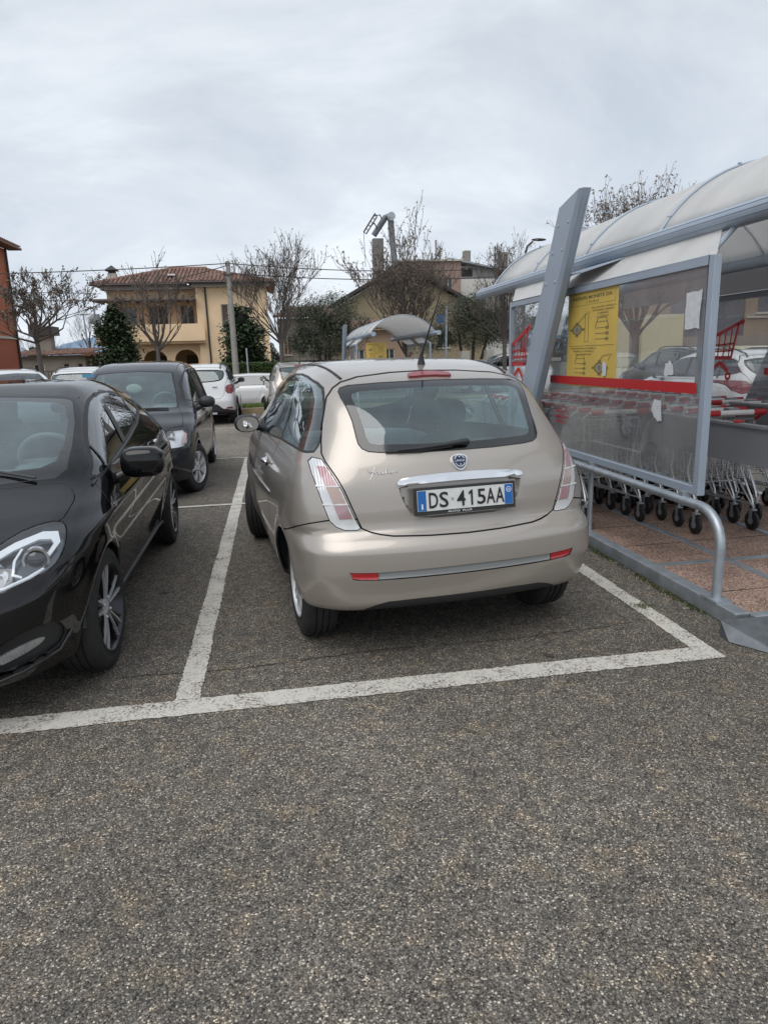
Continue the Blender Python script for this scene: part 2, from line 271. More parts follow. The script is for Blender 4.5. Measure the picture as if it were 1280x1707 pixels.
# ------------------------------------------------------------------ mesh helpers
class MB:
    def __init__(s): s.v = []; s.f = []; s.m = []; s.T = Matrix.Identity(4)
    def add(s, vs, fs, mi=0):
        o = len(s.v)
        for p in vs: s.v.append(tuple(s.T @ Vector(p)))
        for f in fs: s.f.append([i + o for i in f]); s.m.append(mi)
    def box(s, x0, x1, y0, y1, z0, z1, mi=0):
        s.add([(x0,y0,z0),(x1,y0,z0),(x1,y1,z0),(x0,y1,z0),(x0,y0,z1),(x1,y0,z1),(x1,y1,z1),(x0,y1,z1)],
              [(0,3,2,1),(4,5,6,7),(0,1,5,4),(1,2,6,5),(2,3,7,6),(3,0,4,7)], mi)
    def tube(s, pts, r, n=6, mi=0, cap=True):
        pts = [Vector(p) for p in pts]; L = len(pts)
        rs = r if isinstance(r, (list, tuple)) else [r] * L
        vs = []; up = None
        for i, p in enumerate(pts):
            d = (pts[min(i+1, L-1)] - pts[max(i-1, 0)])
            if d.length < 1e-9: d = Vector((0,0,1))
            d.normalize()
            if up is None:
                up = Vector((0,0,1)) if abs(d.z) < .9 else Vector((1,0,0))
            a = d.cross(up)
            if a.length < 1e-6: a = d.orthogonal()
            a.normalize(); b = a.cross(d).normalized(); up = b
            for k in range(n):
                t = 2*math.pi*k/n; vs.append(p + (a*math.cos(t) + b*math.sin(t))*rs[i])
        fs = []
        for i in range(L-1):
            for k in range(n):
                fs.append((i*n+k, i*n+(k+1) % n, (i+1)*n+(k+1) % n, (i+1)*n+k))
        if cap and n > 2:
            fs.append(tuple(range(n))); fs.append(tuple(reversed(range((L-1)*n, L*n))))
        s.add(vs, fs, mi)
    def lathe(s, prof, n=32, mi=0, axis='x', close=False):
        # prof: (along axis, radius)
        vs = []
        for a, r in prof:
            for k in range(n):
                t = 2*math.pi*k/n; c, q = math.cos(t)*r, math.sin(t)*r
                vs.append((a, c, q) if axis == 'x' else (c, a, q) if axis == 'y' else (c, q, a))
        fs = []
        L = len(prof)
        for i in range(L-1 if not close else L):
            j = (i+1) % L
            for k in range(n): fs.append((i*n+k, i*n+(k+1) % n, j*n+(k+1) % n, j*n+k))
        s.add(vs, fs, mi)
    def poly(s, outer, holes, fn, mi=0, th=0.0):
        # flat polygon with holes; fn maps (u,v,d) to 3-D; th extrudes
        loops = [outer] + list(holes)
        tr = geometry.tessellate_polygon([[Vector((p[0], p[1], 0)) for p in l] for l in loops])
        flat = [p for l in loops for p in l]
        n = len(flat)
        vs = [fn(p[0], p[1], 0) for p in flat]
        fs = [tuple(t) for t in tr]
        if th:
            vs += [fn(p[0], p[1], th) for p in flat]
            fs += [tuple(i + n for i in reversed(t)) for t in tr]
            o = 0
            for l in loops:
                k = len(l)
                for i in range(k): a, b = o+i, o+(i+1) % k; fs.append((a, b, b+n, a+n))
                o += k
        s.add(vs, fs, mi)
    def ellipsoid(s, c, r, mi=0, n=16, m=10, e=1.0):
        vs = []; fs = []
        def sg(x): return math.copysign(abs(x)**e, x)
        for i in range(m+1):
            a = -math.pi/2 + math.pi*i/m
            for k in range(n):
                t = 2*math.pi*k/n
                vs.append((c[0]+r[0]*sg(math.cos(a))*sg(math.cos(t)), c[1]+r[1]*sg(math.cos(a))*sg(math.sin(t)), c[2]+r[2]*sg(math.sin(a))))
        for i in range(m):
            for k in range(n): fs.append((i*n+k, i*n+(k+1) % n, (i+1)*n+(k+1) % n, (i+1)*n+k))
        s.add(vs, fs, mi)
    def build(s, name, mats, parent=None, smooth=None, fix=True):
        me = bpy.data.meshes.new(name); me.from_pydata(s.v, [], s.f)
        for x in (mats if isinstance(mats, (list, tuple)) else [mats]): me.materials.append(x)
        me.polygons.foreach_set('material_index', s.m)
        if fix:
            b = bmesh.new(); b.from_mesh(me); bmesh.ops.remove_doubles(b, verts=b.verts, dist=1e-5); bmesh.ops.recalc_face_normals(b, faces=b.faces); b.to_mesh(me); b.free()
        if smooth is not None:
            me.polygons.foreach_set('use_smooth', [True]*len(me.polygons)); me.set_sharp_from_angle(angle=R(smooth))
        me.update()
        o = bpy.data.objects.new(name, me); C.objects.link(o)
        if parent is not None: o.parent = parent
        return o
def tag(o, label=None, cat=None, group=None, kind=None):
    if label: o['label'] = label
    if cat: o['category'] = cat
    if group: o['group'] = group
    if kind: o['kind'] = kind
    return o
def empty(name, label, cat, loc=(0,0,0), rz=0.0, sc=1.0, group=None):
    o = bpy.data.objects.new(name, None); C.objects.link(o); o.location = loc; o.rotation_euler = (0,0,rz); o.scale = (sc,)*3
    o.empty_display_size = .2
    return tag(o, label, cat, group)
def copy_tree(o, parent=None, swap=None):
    c = o.copy(); C.objects.link(c); c.parent = parent
    if swap and c.data is not None and any(x in swap for x in c.data.materials):
        c.data = c.data.copy()
        for i, x in enumerate(c.data.materials):
            if x in swap: c.data.materials[i] = swap[x]
    for ch in list(o.children): copy_tree(ch, c, swap)
    return c
_fc = {}
def text_polys(txt, bold=0.0):
    key = (txt, bold)
    if key in _fc: return _fc[key]
    cu = bpy.data.curves.new('txt', 'FONT'); cu.body = txt; cu.size = 1.0; cu.offset = bold; cu.resolution_u = 3
    o = bpy.data.objects.new('txt', cu); C.objects.link(o); dg = bpy.context.evaluated_depsgraph_get(); dg.update()
    me = bpy.data.meshes.new_from_object(o.evaluated_get(dg))
    vs = [(v.co.x, v.co.y) for v in me.vertices]; fs = [tuple(p.vertices) for p in me.polygons]
    bpy.data.objects.remove(o); bpy.data.curves.remove(cu); bpy.data.meshes.remove(me)
    x0 = min(v[0] for v in vs); x1 = max(v[0] for v in vs); y0 = min(v[1] for v in vs); y1 = max(v[1] for v in vs)
    _fc[key] = (vs, fs, x0, x1, y0, y1); return _fc[key]
def text(mb, txt, u0, u1, v0, v1, fn, mi=0, bold=0.0):
    """lettering fitted into the box u0..u1, v0..v1 of the surface fn(u,v)"""
    vs, fs, x0, x1, y0, y1 = text_polys(txt, bold)
    mb.add([fn(u0 + (x-x0)/(x1-x0)*(u1-u0), v0 + (y-y0)/(y1-y0)*(v1-v0)) for x, y in vs], fs, mi)

# ------------------------------------------------------------------ car bodies
def pchip(pts):
    xs = np.array([p[0] for p in pts], float); ys = np.array([p[1] for p in pts], float); h = np.diff(xs); d = np.diff(ys)/h
    mm = np.zeros(len(xs)); mm[0] = d[0]; mm[-1] = d[-1]
    for i in range(1, len(xs)-1):
        if d[i-1]*d[i] > 0:
            w1 = 2*h[i]+h[i-1]; w2 = h[i]+2*h[i-1]; mm[i] = (w1+w2)/(w1/d[i-1]+w2/d[i])
    def f(x):
        x = np.clip(x, xs[0], xs[-1]); i = np.clip(np.searchsorted(xs, x)-1, 0, len(h)-1); t = (x-xs[i])/h[i]
        return ((1+2*t)*(1-t)**2)*ys[i]+(t*(1-t)**2)*h[i]*mm[i]+(t*t*(3-2*t))*ys[i+1]+(t*t*(t-1))*h[i]*mm[i+1]
    return f
def smax(a, b, k):
    h = np.maximum(k-np.abs(a-b), 0)/k
    return np.maximum(a, b)+h*h*k*.25
class Body:
    def __init__(s, d):
        s.T = pchip(d['top']); s.Rr = pchip(d['rear']); s.Fr = pchip(d['front']); s.P = pchip(d['plan']); s.S = pchip(d['sec']); s.B = pchip(d['bot']); s.C = pchip(d['cab'])
        s.d = d; s.ymin = min(p[1] for p in d['rear']); s.ymax = max(p[1] for p in d['front'])
    def F(s, p):
        d = s.d; x = np.abs(p[..., 0]); y = p[..., 1]; z = p[..., 2]
        g = (s.T(y+.02)-s.T(y-.02))/.04
        a = (z-(s.T(y)-d['tc']*x*x))/np.sqrt(1+g*g)
        w = s.P(y)-s.S(z)-s.C(y)*np.clip((z-1.0)/.4, 0, 1)
        b = (x-w)/1.08
        if 'crease' in d:            # shoulder line along the flank: (z at y, depth)
            zc = d['crease'][0] + d['crease'][1]*y
            b = b - d['crease'][2]*np.exp(-((z-zc)/.035)**2)*np.clip((y+.5)*2, 0, 1)*np.clip((d['crease'][3]-y)*2, 0, 1) + d['crease'][2]*1.2*np.exp(-((z-zc+.12)/.07)**2)*np.clip((y+.3)*2, 0, 1)*np.clip((d['crease'][3]-y)*2, 0, 1)
        for wy in (0.0, d['wb']):    # slightly flared arches
            rr = np.sqrt((y-wy)**2+(z-.3)**2); b = b - .012*np.exp(-((rr-.36)/.05)**2)
        c = smax(a, b, d['kt'])
        gr = (s.Rr(z+.02)-s.Rr(z-.02))/.04
        c = smax(c, ((s.Rr(z)+d['rc']*x*x)-y)/np.sqrt(1+gr*gr), d['kr'])
        gf = (s.Fr(z+.02)-s.Fr(z-.02))/.04
        c = smax(c, (y-(s.Fr(z)-d['fc']*x*x))/np.sqrt(1+gf*gf), d['kf'])
        return smax(c, s.B(y)-z, .05)
    def march(s, Q, P, it=16, n=40):
        lo = np.zeros(len(Q)); found = np.zeros(len(Q), bool); hi = np.ones(len(Q)); prev = np.zeros(len(Q))
        for k in range(1, n+1):
            t = k/n; v = s.F(Q+(P-Q)*t); new = (v > 0) & ~found
            lo[new] = (k-1)/n; hi[new] = t; found |= new
        for _ in range(it):
            mth = (lo+hi)/2; v = s.F(Q+(P-Q)*mth[:, None]); pos = v > 0
            hi = np.where(pos, mth, hi); lo = np.where(pos, lo, mth)
        return Q+(P-Q)*hi[:, None]
    def pt(s, a, b, axis, side=1):
        """surface point seen along an axis: 'B' rear (x,z), 'F' front (x,z), 'S' side (y,z), 'T' top (x,y)"""
        if axis == 'B': Q = (a, .6, min(b, 1.25)); P = (a, s.ymin-.3, b)
        elif axis == 'F': Q = (a, s.ymax-1.2, min(b, .65)); P = (a, s.ymax+.2, b)
        elif axis == 'S': Q = (.0, a, b); P = (1.2*side, a, b)
        else: Q = (a, b, .55); P = (a, b, 1.9)
        if axis == 'B': Q = (a, .6, b)
        if axis == 'F': Q = (a, s.ymax-1.0, b)
        return Vector(s.march(np.array([Q], float), np.array([P], float))[0])
    def nrm(s, p):
        p = np.array(p); e = 1e-3; g = []
        for i in range(3):
            q = p.copy(); q[i] += e; r = p.copy(); r[i] -= e; g.append(float(s.F(q)-s.F(r)))
        return Vector(g).normalized()
    def mesh(s, res):
        W, z0, z1 = 1.05, .05, 1.8; y0 = s.ymin-.2; y1 = s.ymax+.2
        nx = int(2*.85/res); ny = int((y1-y0)/res); nz = int(1.35/res)
        xs = np.linspace(-W, W, nx+1); ys = np.linspace(y0, y1, ny+1); zs = np.linspace(z0, z1, nz+1)
        idx = {}; P = []
        def vi(i, j, k):
            key = (i, j, k)
            if key not in idx: idx[key] = len(P); P.append((xs[i], ys[j], zs[k]))
            return idx[key]
        F = []
        for j in range(ny):
            for i in range(nx):
                F.append((vi(i,j,nz), vi(i+1,j,nz), vi(i+1,j+1,nz), vi(i,j+1,nz)))
                F.append((vi(i,j,0), vi(i,j+1,0), vi(i+1,j+1,0), vi(i+1,j,0)))
            for k in range(nz):
                F.append((vi(0,j,k), vi(0,j,k+1), vi(0,j+1,k+1), vi(0,j+1,k)))
                F.append((vi(nx,j,k), vi(nx,j+1,k), vi(nx,j+1,k+1), vi(nx,j,k+1)))
        for i in range(nx):
            for k in range(nz):
                F.append((vi(i,0,k), vi(i+1,0,k), vi(i+1,0,k+1), vi(i,0,k+1)))
                F.append((vi(i,ny,k), vi(i,ny,k+1), vi(i+1,ny,k+1), vi(i+1,ny,k)))
        P = np.array(P); Q = P.copy(); Q[:, 0] = np.clip(P[:, 0]*.45, -.45, .45)
        Q[:, 1] = np.clip(P[:, 1], y0+.85, y1-.9); Q[:, 2] = .62
        V = s.march(Q, P)
        bm = bmesh.new(); bv = [bm.verts.new(v) for v in V]
        for f in F:
            try: bm.faces.new([bv[i] for i in f])
            except ValueError: pass
        bmesh.ops.remove_doubles(bm, verts=bm.verts, dist=2e-4)
        bm.normal_update(); return bm

AX = {'S': (1, 2), 'B': (0, 2), 'F': (0, 2), 'T': (0, 1)}
def inset(poly, d):
    n = len(poly); area = sum(poly[i][0]*poly[(i+1) % n][1]-poly[(i+1) % n][0]*poly[i][1] for i in range(n)); sg = 1 if area > 0 else -1
    out = []
    for i in range(n):
        a = Vector(poly[i-1]); b = Vector(poly[i]); c = Vector(poly[(i+1) % n])
        e1 = (b-a).normalized(); e2 = (c-b).normalized()
        n1 = Vector((-e1.y, e1.x))*sg; n2 = Vector((-e2.y, e2.x))*sg
        q = (n1+n2); l = max(q.length_squared, .35); out.append(tuple(b + q*(2*d/l)))
    return out
def smooth_poly(pts, it=2, keep=()):
    for _ in range(it):
        o = []
        n = len(pts)
        for i in range(n):
            a = pts[i]; b = pts[(i+1) % n]
            o += [(a[0]*.75+b[0]*.25, a[1]*.75+b[1]*.25), (a[0]*.25+b[0]*.75, a[1]*.25+b[1]*.75)]
        pts = o
    return pts
def inpoly(p, poly):
    x, y = p; c = False; n = len(poly); j = n-1
    for i in range(n):
        xi, yi = poly[i]; xj, yj = poly[j]
        if (yi > y) != (yj > y) and x < (xj-xi)*(y-yi)/(yj-yi)+xi: c = not c
        j = i
    return c
def mkfilter(view, side, lim):
    def f(fc):
        c = fc.calc_center_median(); n = fc.normal
        if view == 'S': return c.x*side > .25 and n.x*side > .12 and (lim is None or lim(c))
        if view == 'B': return (n.y < -.10 or n.z > .3) and c.y < (.25) and (lim is None or lim(c))
        if view == 'F': return n.y > .10 and c.y > .8 and (lim is None or lim(c))
        return n.z > .15 and c.z > .45 and (lim is None or lim(c))
    return f
def cut(bm, poly, view, side=1, lim=None):
    a, b = AX[view]; flt = mkfilter(view, side, lim)
    xs = [p[0] for p in poly]; ys = [p[1] for p in poly]; bx = (min(xs)-.03, max(xs)+.03, min(ys)-.03, max(ys)+.03)
    cand = {}
    def bb(f):
        u = [v.co[a] for v in f.verts]; w = [v.co[b] for v in f.verts]; return min(u), max(u), min(w), max(w)
    for f in bm.faces:
        q = bb(f)
        if q[1] > bx[0] and q[0] < bx[1] and q[3] > bx[2] and q[2] < bx[3] and flt(f): cand[f] = q
    n = len(poly)
    for i in range(n):
        p, q = poly[i], poly[(i+1) % n]; d = (q[0]-p[0], q[1]-p[1]); L = math.hypot(*d)
        if L < 1e-5: continue
        nn = (-d[1]/L, d[0]/L); sx = (min(p[0], q[0])-.004, max(p[0], q[0])+.004, min(p[1], q[1])-.004, max(p[1], q[1])+.004)
        sel = []
        for f, k in cand.items():
            if k[1] < sx[0] or k[0] > sx[1] or k[3] < sx[2] or k[2] > sx[3]: continue
            ds = [(v.co[a]-p[0])*nn[0]+(v.co[b]-p[1])*nn[1] for v in f.verts]
            if min(ds) < -1e-5 and max(ds) > 1e-5: sel.append(f)
        if not sel: continue
        for f in sel: cand.pop(f)
        geom = list(sel)+list({e for f in sel for e in f.edges})+list({v for f in sel for v in f.verts})
        co = [0, 0, 0]; no = [0, 0, 0]; co[a], co[b] = p; no[a], no[b] = nn
        r = bmesh.ops.bisect_plane(bm, geom=geom, dist=2e-6, plane_co=co, plane_no=no)
        for g in r['geom']:
            if isinstance(g, bmesh.types.BMFace) and g.is_valid: cand[g] = bb(g)
    bm.normal_update()
    return [f for f in cand if f.is_valid and flt(f)]
def assign(bm, lay, poly, view, idv, side=1, lim=None, only=None):
    a, b = AX[view]; flt = mkfilter(view, side, lim)
    xs = [p[0] for p in poly]; ys = [p[1] for p in poly]; x0, x1, y0, y1 = min(xs), max(xs), min(ys), max(ys)
    for f in bm.faces:
        c = f.calc_center_median()
        if x0 < c[a] < x1 and y0 < c[b] < y1 and flt(f) and inpoly((c[a], c[b]), poly):
            if only is None or f[lay] in only: f[lay] = idv
def car_object(faces, name, mats, parent, thick=0.0, B=None):
    vid = {}; V = []; Fa = []; Nn = []
    for f in faces:
        q = []
        for v in f.verts:
            if v not in vid: vid[v] = len(V); V.append(v.co.copy()); Nn.append(v.normal.copy())
            q.append(vid[v])
        Fa.append(q)
    mi = [0]*len(Fa)
    smooth_n = None
    if B is not None:            # exact surface normals, so that cut lines leave no trace in the reflections
        A = np.array([tuple(v) for v in V]); G = np.zeros_like(A)
        for i in range(3):
            d = np.zeros(3); d[i] = 2e-3; G[:, i] = B.F(A+d)-B.F(A-d)
        G /= np.maximum(np.linalg.norm(G, axis=1), 1e-9)[:, None]
        off = np.abs(B.F(A)) > .0025
        for i in np.nonzero(off)[0]: G[i] = Nn[i]
        smooth_n = G
    if thick:
        n = len(V); cnt = {}
        for q in Fa:
            for i in range(len(q)):
                e = (q[i], q[(i+1) % len(q)]); cnt[e] = cnt.get(e, 0)+1
        V2 = V+[v-nn*thick for v, nn in zip(V, Nn)]
        F2 = Fa+[[i+n for i in reversed(q)] for q in Fa]; mi = mi+[1]*len(Fa)
        for (i, j) in cnt:
            if (j, i) not in cnt: F2.append([j, i, i+n, j+n]); mi.append(1)
        V, Fa = V2, F2
    me = bpy.data.meshes.new(name); me.from_pydata([tuple(v) for v in V], [], Fa)
    for x in mats: me.materials.append(x)
    me.polygons.foreach_set('material_index', mi)
    me.polygons.foreach_set('use_smooth', [True]*len(me.polygons))
    if smooth_n is None: me.set_sharp_from_angle(angle=R(45))
    me.update()
    if smooth_n is not None:
        nl = [tuple(x) for x in smooth_n]
        if thick: nl = nl+[(-a, -b, -c) for a, b, c in nl]
        me.normals_split_custom_set_from_vertices(nl)
    o = bpy.data.objects.new(name, me); C.objects.link(o); o.parent = parent
    return o
def patch(B, poly, view, off, th, mb, mi=0, side=1, step=.03, dome=0.0):
    """a conformal plate laid on the body: 2-D outline seen along the view axis"""
    xs = [p[0] for p in poly]; ys = [p[1] for p in poly]
    pts = [Vector(p) for p in poly]; n = len(pts)
    ins = []
    u = min(xs)+step/2
    inn = inset(poly, step*.35)
    while u < max(xs):
        w = min(ys)+step/2
        while w < max(ys):
            if inpoly((u, w), inn): ins.append(Vector((u, w)))
            w += step
        u += step
    allp = pts+ins
    vs2, es, fs, ov, oe, of = geometry.delaunay_2d_cdt(allp, [(i, (i+1) % n) for i in range(n)], [], 1, 1e-6)
    top = []; bot = []
    bset = {}
    for i, v in enumerate(vs2):
        p = B.pt(v[0], v[1], view, side); nn = B.nrm(p)
        k = 0.0 if any(q < n for q in ov[i]) else dome
        top.append(p+nn*(off+th+k)); bot.append(p+nn*off)
    m_ = len(vs2); cnt = {}
    for q in fs:
        q = list(q)
        for i in range(len(q)): cnt[(q[i], q[(i+1) % len(q)])] = 1
    F = [list(q) for q in fs]+[[i+m_ for i in reversed(q)] for q in fs]
    for (i, j) in cnt:
        if (j, i) not in cnt: F.append([j, i, i+m_, j+m_])
    mb.add(top+bot, F, mi)
def circ(cx, cy, r, n=28, sy=1.0): return [(cx+r*math.cos(2*math.pi*k/n), cy+sy*r*math.sin(2*math.pi*k/n)) for k in range(n)]

def wheel(car, x, y, r, w, rr, style, steer=0.0, rimmat=None):
    """tyre with a rim; x is the outer face of the tyre"""
    s = 1 if x > 0 else -1
    t = MB()
    prof = [(-.0, rr-.005), (-.006, rr+.010), (-.002, rr+.03), (0, r*.86), (-.012, r-.012), (-.03, r), (-w*.30, r), (-w*.31, r-.009), (-w*.345, r-.009), (-w*.355, r), (-w*.48, r), (-w*.49, r-.009), (-w*.525, r-.009), (-w*.535, r), (-w*.66, r), (-w*.67, r-.009), (-w*.70, r-.009), (-w*.71, r), (-w+.03, r), (-w+.012, r-.012), (-w, r*.86), (-w+.004, rr), (-w+.02, rr-.02), (-.03, rr-.02)]
    t.lathe([(a*s, q) for a, q in prof], 44, 0, 'x')
    for k in range(60):
        a = 2*math.pi*k/60; ca, sa = math.cos(a), math.sin(a); c2, s2 = math.cos(a+.045), math.sin(a+.045)
        for xa_, xb_ in ((-.016, -.045), (-w+.016, -w+.045)):
            t.add([(xa_*s, (r-.006)*ca, (r-.006)*sa), (xb_*s, (r+.0005)*ca, (r+.0005)*sa), (xb_*s, (r+.0005)*c2, (r+.0005)*s2), (xa_*s, (r-.006)*c2, (r-.006)*s2)], [(0,1,2,3)], 0)
    o = t.build('wheel', [M_TYRE], car, smooth=40); o.location = (x, y, r); o.rotation_euler = (0, 0, steer)
    q = MB()
    rm = rimmat or M_SILVER
    q.lathe([(-.004*s, rr-.002), (.001*s, rr-.012), (-.012*s, rr-.022), (-w*.5*s, rr-.04), (-w*.55*s, .03)], 44, 0, 'x')   # lip and barrel
    q.lathe([(-.05*s, .12), (-.052*s, .0)], 28, 2, 'x')                                                                        # brake disc area
    def spoke(a0, w0, w1, r0, r1, d0, d1, mi=0, th=.018):
        ca, sa = math.cos(a0), math.sin(a0); vs = []
        for rad, ww, dd in ((r0, w0, d0), ((r0+r1)/2, (w0+w1)/2, (d0+d1)/2+.004), (r1, w1, d1)):
            for e in (-1, 1):
                for dep in (0, -th):
                    vs.append(((dd+dep)*s, rad*ca-e*ww*sa, rad*sa+e*ww*ca))
        f = []
        for i in (0, 1):
            b = i*4; f += [(b, b+4, b+6, b+2), (b+1, b+3, b+7, b+5), (b, b+1, b+5, b+4), (b+2, b+6, b+7, b+3)]
        q.add(vs, f, mi)
    if style == 'multi':            # nine twin spokes of a plastic wheel cover
        for k in range(9):
            a = 2*math.pi*k/9
            for e in (-.12, .12): spoke(a+e*.6, .008, .011, .05, rr-.012, -.008, -.012)
        q.lathe([(-.002*s, .0), (-.002*s, .045), (-.012*s, .06), (-.03*s, .062)], 20, 0, 'x')
    elif style == 'five':           # broad machined twin spokes
        for k in range(5):
            a = 2*math.pi*k/5+.3
            for e in (-.20, .20):
                spoke(a+e*.95, .003, .0045, .045, rr-.010, -.020, -.006, 1)
                spoke(a+e*.65, .008, .016, .05, rr-.018, -.030, -.018, 0)
                spoke(a+e*1.75, .004, .005, rr*.55, rr-.012, -.018, -.010, 0)
        q.lathe([(-.018*s, .0), (-.018*s, .03), (-.03*s, .05), (-.05*s, .055)], 20, 1, 'x')
        for k in range(4):
            a = 2*math.pi*k/4+.5; q.ellipsoid((-.02*s, .052*math.cos(a), .052*math.sin(a)), (.008, .008, .008), 1, 8, 6)
    else:                           # seven flat paddles
        for k in range(7):
            spoke(2*math.pi*k/7, .014, .040, .05, rr-.016, -.012, -.006)
        q.lathe([(-.006*s, .0), (-.006*s, .05), (-.02*s, .07), (-.04*s, .072)], 20, 0, 'x')
        for k in range(4):
            a = 2*math.pi*k/4+.5; q.ellipsoid((-.005*s, .045*math.cos(a), .045*math.sin(a)), (.006, .009, .009), 2, 8, 6)
    b = q.build('rim', [rm, M_SILVER, M_PLAST], o, smooth=35)
    return o

def seat_mesh(mb, x, y, z=.28, back=.62, w=.25, rec=.16, head=True):
    mb.ellipsoid((x, y+.22, z+.12), (w, .27, .09), 0, 16, 8, .6)
    n0 = len(mb.v)
    mb.ellipsoid((0, 0, back/2), (w*.95, .07, back/2), 0, 16, 10, .6)
    if head:
        mb.ellipsoid((0, -.0, back+.13), (.135, .055, .095), 0, 14, 8, .7)
        for e in (-.05, .05): mb.tube([(e, 0, back-.05), (e, 0, back+.08)], .007, 6, 1)
    ca, sa = math.cos(rec), math.sin(rec)
    for i in range(n0, len(mb.v)):
        a, b, c = mb.v[i]; mb.v[i] = (a+x, b*ca-c*sa+y, c*ca+b*sa+z+.14)

def build_car(spec, root, P):
    """P: dict of painted colour, panels; returns ids"""
    B = Body(spec); bm = B.mesh(P.get('res', .03)); lay = bm.faces.layers.int.new('id')
    names = {0: P.get('main', 'body')}; mats = {0: [P['paint'], M_INT]}; th = {0: .022}
    nid = [1]
    def reg(name, ms, t):
        i = nid[0]; nid[0] += 1; names[i] = name; mats[i] = ms; th[i] = t; return i
    kill = -1
    GP = P.get('gp', .005)
    for pn in P['panels']:
        name, view, poly, kind = pn[:4]; opt = pn[4] if len(pn) > 4 else {}
        sides = (1, -1) if view == 'S' or opt.get('mirror') else (1,)
        if opt.get('only'): sides = (opt['only'],)
        lim = opt.get('lim')
        for sd_ in sides:
            pl = poly if not (opt.get('mirror') and sd_ == -1) else [(-p[0], p[1]) for p in poly]
            cut(bm, pl, view, sd_, lim)
            g = opt.get('gap', GP)
            if kind == 'hole': assign(bm, lay, pl, view, kill, sd_, lim); continue
            if g:
                ip = inset(pl, g); cut(bm, ip, view, sd_, lim)
            ms = {'paint': [P['paint'], M_INT]}.get(kind, opt.get('mats'))
            t = opt.get('th', .022 if kind == 'paint' else 0)
            i = reg(name, ms, t)
            if g:
                if kind == 'glass':
                    k = reg('window_seal', [M_RUB], .006); assign(bm, lay, pl, view, k, sd_, lim)
                else: assign(bm, lay, pl, view, kill, sd_, lim)
                assign(bm, lay, ip, view, i, sd_, lim)
            else: assign(bm, lay, pl, view, i, sd_, lim)
            if opt.get('push'):
                pv, amt = opt['push']; vs = {v for f in bm.faces if f[lay] == i for v in f.verts}
                edge = {v for v in vs if any(f[lay] != i for f in v.link_faces)}
                for v in vs:
                    if v in edge and not g: continue
                    v.co[pv] += amt
                bm.normal_update()
    # dark underside
    for f in bm.faces:
        if f[lay] in (0,) and f.normal.z < -.93 and f.calc_center_median().z < .32: f[lay] = 9999
    names[9999] = 'underbody'; mats[9999] = [M_PLAST]; th[9999] = 0
    groups = {}
    for f in bm.faces:
        if f[lay] != kill: groups.setdefault(f[lay], []).append(f)
    objs = {}
    for i, fs in groups.items():
        o = car_object(fs, names[i], mats[i], root, th[i], B if names[i] not in ('plate_recess', 'underbody') else None); objs.setdefault(names[i], []).append(o)
    bm.free()
    return B, objs

def arch_liners(root, wb, r, w, z):
    for y in (0, wb):
        for s in (-1, 1):
            m_ = MB(); n = 18; vs = []
            for k in range(n+1):
                a = math.pi*(.03+.94*k/n)
                for x in (w-.012, .42): vs.append((x*s, y+r*math.cos(a), z+r*math.sin(a)))
            fs = [(2*i, 2*i+1, 2*i+3, 2*i+2) for i in range(n)]
            c = len(vs); vs2 = [(.42*s, y, z)]
            m_.add(vs, fs); m_.add([(.42*s, y+r*math.cos(math.pi*(.03+.94*k/n)), z+r*math.sin(math.pi*(.03+.94*k/n))) for k in range(n+1)], [tuple(range(n+1))])
            m_.build('wheel_arch_liner', [M_PLAST], root)
def interior(root, floor=(-.3, 2.0), dash_y=1.75, front_y=.72, rear_y=-.05, steer=-.36, w=.62, zt=.9, dash=M_DASH):
    f = MB(); f.box(-w, w, floor[0], floor[1]+.25, .27, .31); f.box(-w, w, floor[0]-.05, floor[0]+.25, .31, .72)
    f.build('cabin_floor', [M_INT], root)
    d = MB(); d.ellipsoid((0, dash_y, zt-.10), (w+.02, .24, .16), 0, 24, 10, .5); d.ellipsoid((steer, dash_y-.16, zt+.02), (.17, .1, .07), 0, 12, 8, .7)
    d.build('dashboard', [dash], root, smooth=50)
    q = MB(); seat_mesh(q, .36, front_y); q.build('front_seat', [M_SEAT, M_CHROME], root, smooth=50)
    q = MB(); seat_mesh(q, -.36, front_y); q.build('front_seat', [M_SEAT, M_CHROME], root, smooth=50)
    q = MB(); q.ellipsoid((0, rear_y+.3, .42), (w-.04, .26, .1), 0, 20, 8, .5); q.ellipsoid((0, rear_y+.0, .70), (w-.05, .09, .25), 0, 20, 8, .5)
    for e in (-.33, .33): q.ellipsoid((e, rear_y-.02, 1.0), (.12, .05, .07), 0, 12, 8, .7)
    q.build('rear_seat', [M_SEAT], root, smooth=50)
    s = MB(); n = 28; tilt = .45
    ring = [(steer+.185*math.cos(2*math.pi*k/n), dash_y-.36+.185*math.sin(2*math.pi*k/n)*math.sin(tilt), zt+.07+.185*math.sin(2*math.pi*k/n)*math.cos(tilt)) for k in range(n+1)]
    s.tube(ring, .016, 8); s.tube([(steer-.17, dash_y-.36, zt+.07), (steer+.17, dash_y-.36, zt+.07)], .018, 6); s.tube([(steer, dash_y-.36, zt+.06), (steer, dash_y-.1, zt-.02)], .03, 8)
    s.build('steering_wheel', [M_DASH], root, smooth=50)
    m_ = MB(); m_.ellipsoid((0, dash_y-.32, zt+.43), (.12, .02, .035), 0, 14, 6, .6); m_.build('rear_view_mirror', [M_PLAST], root, smooth=50)

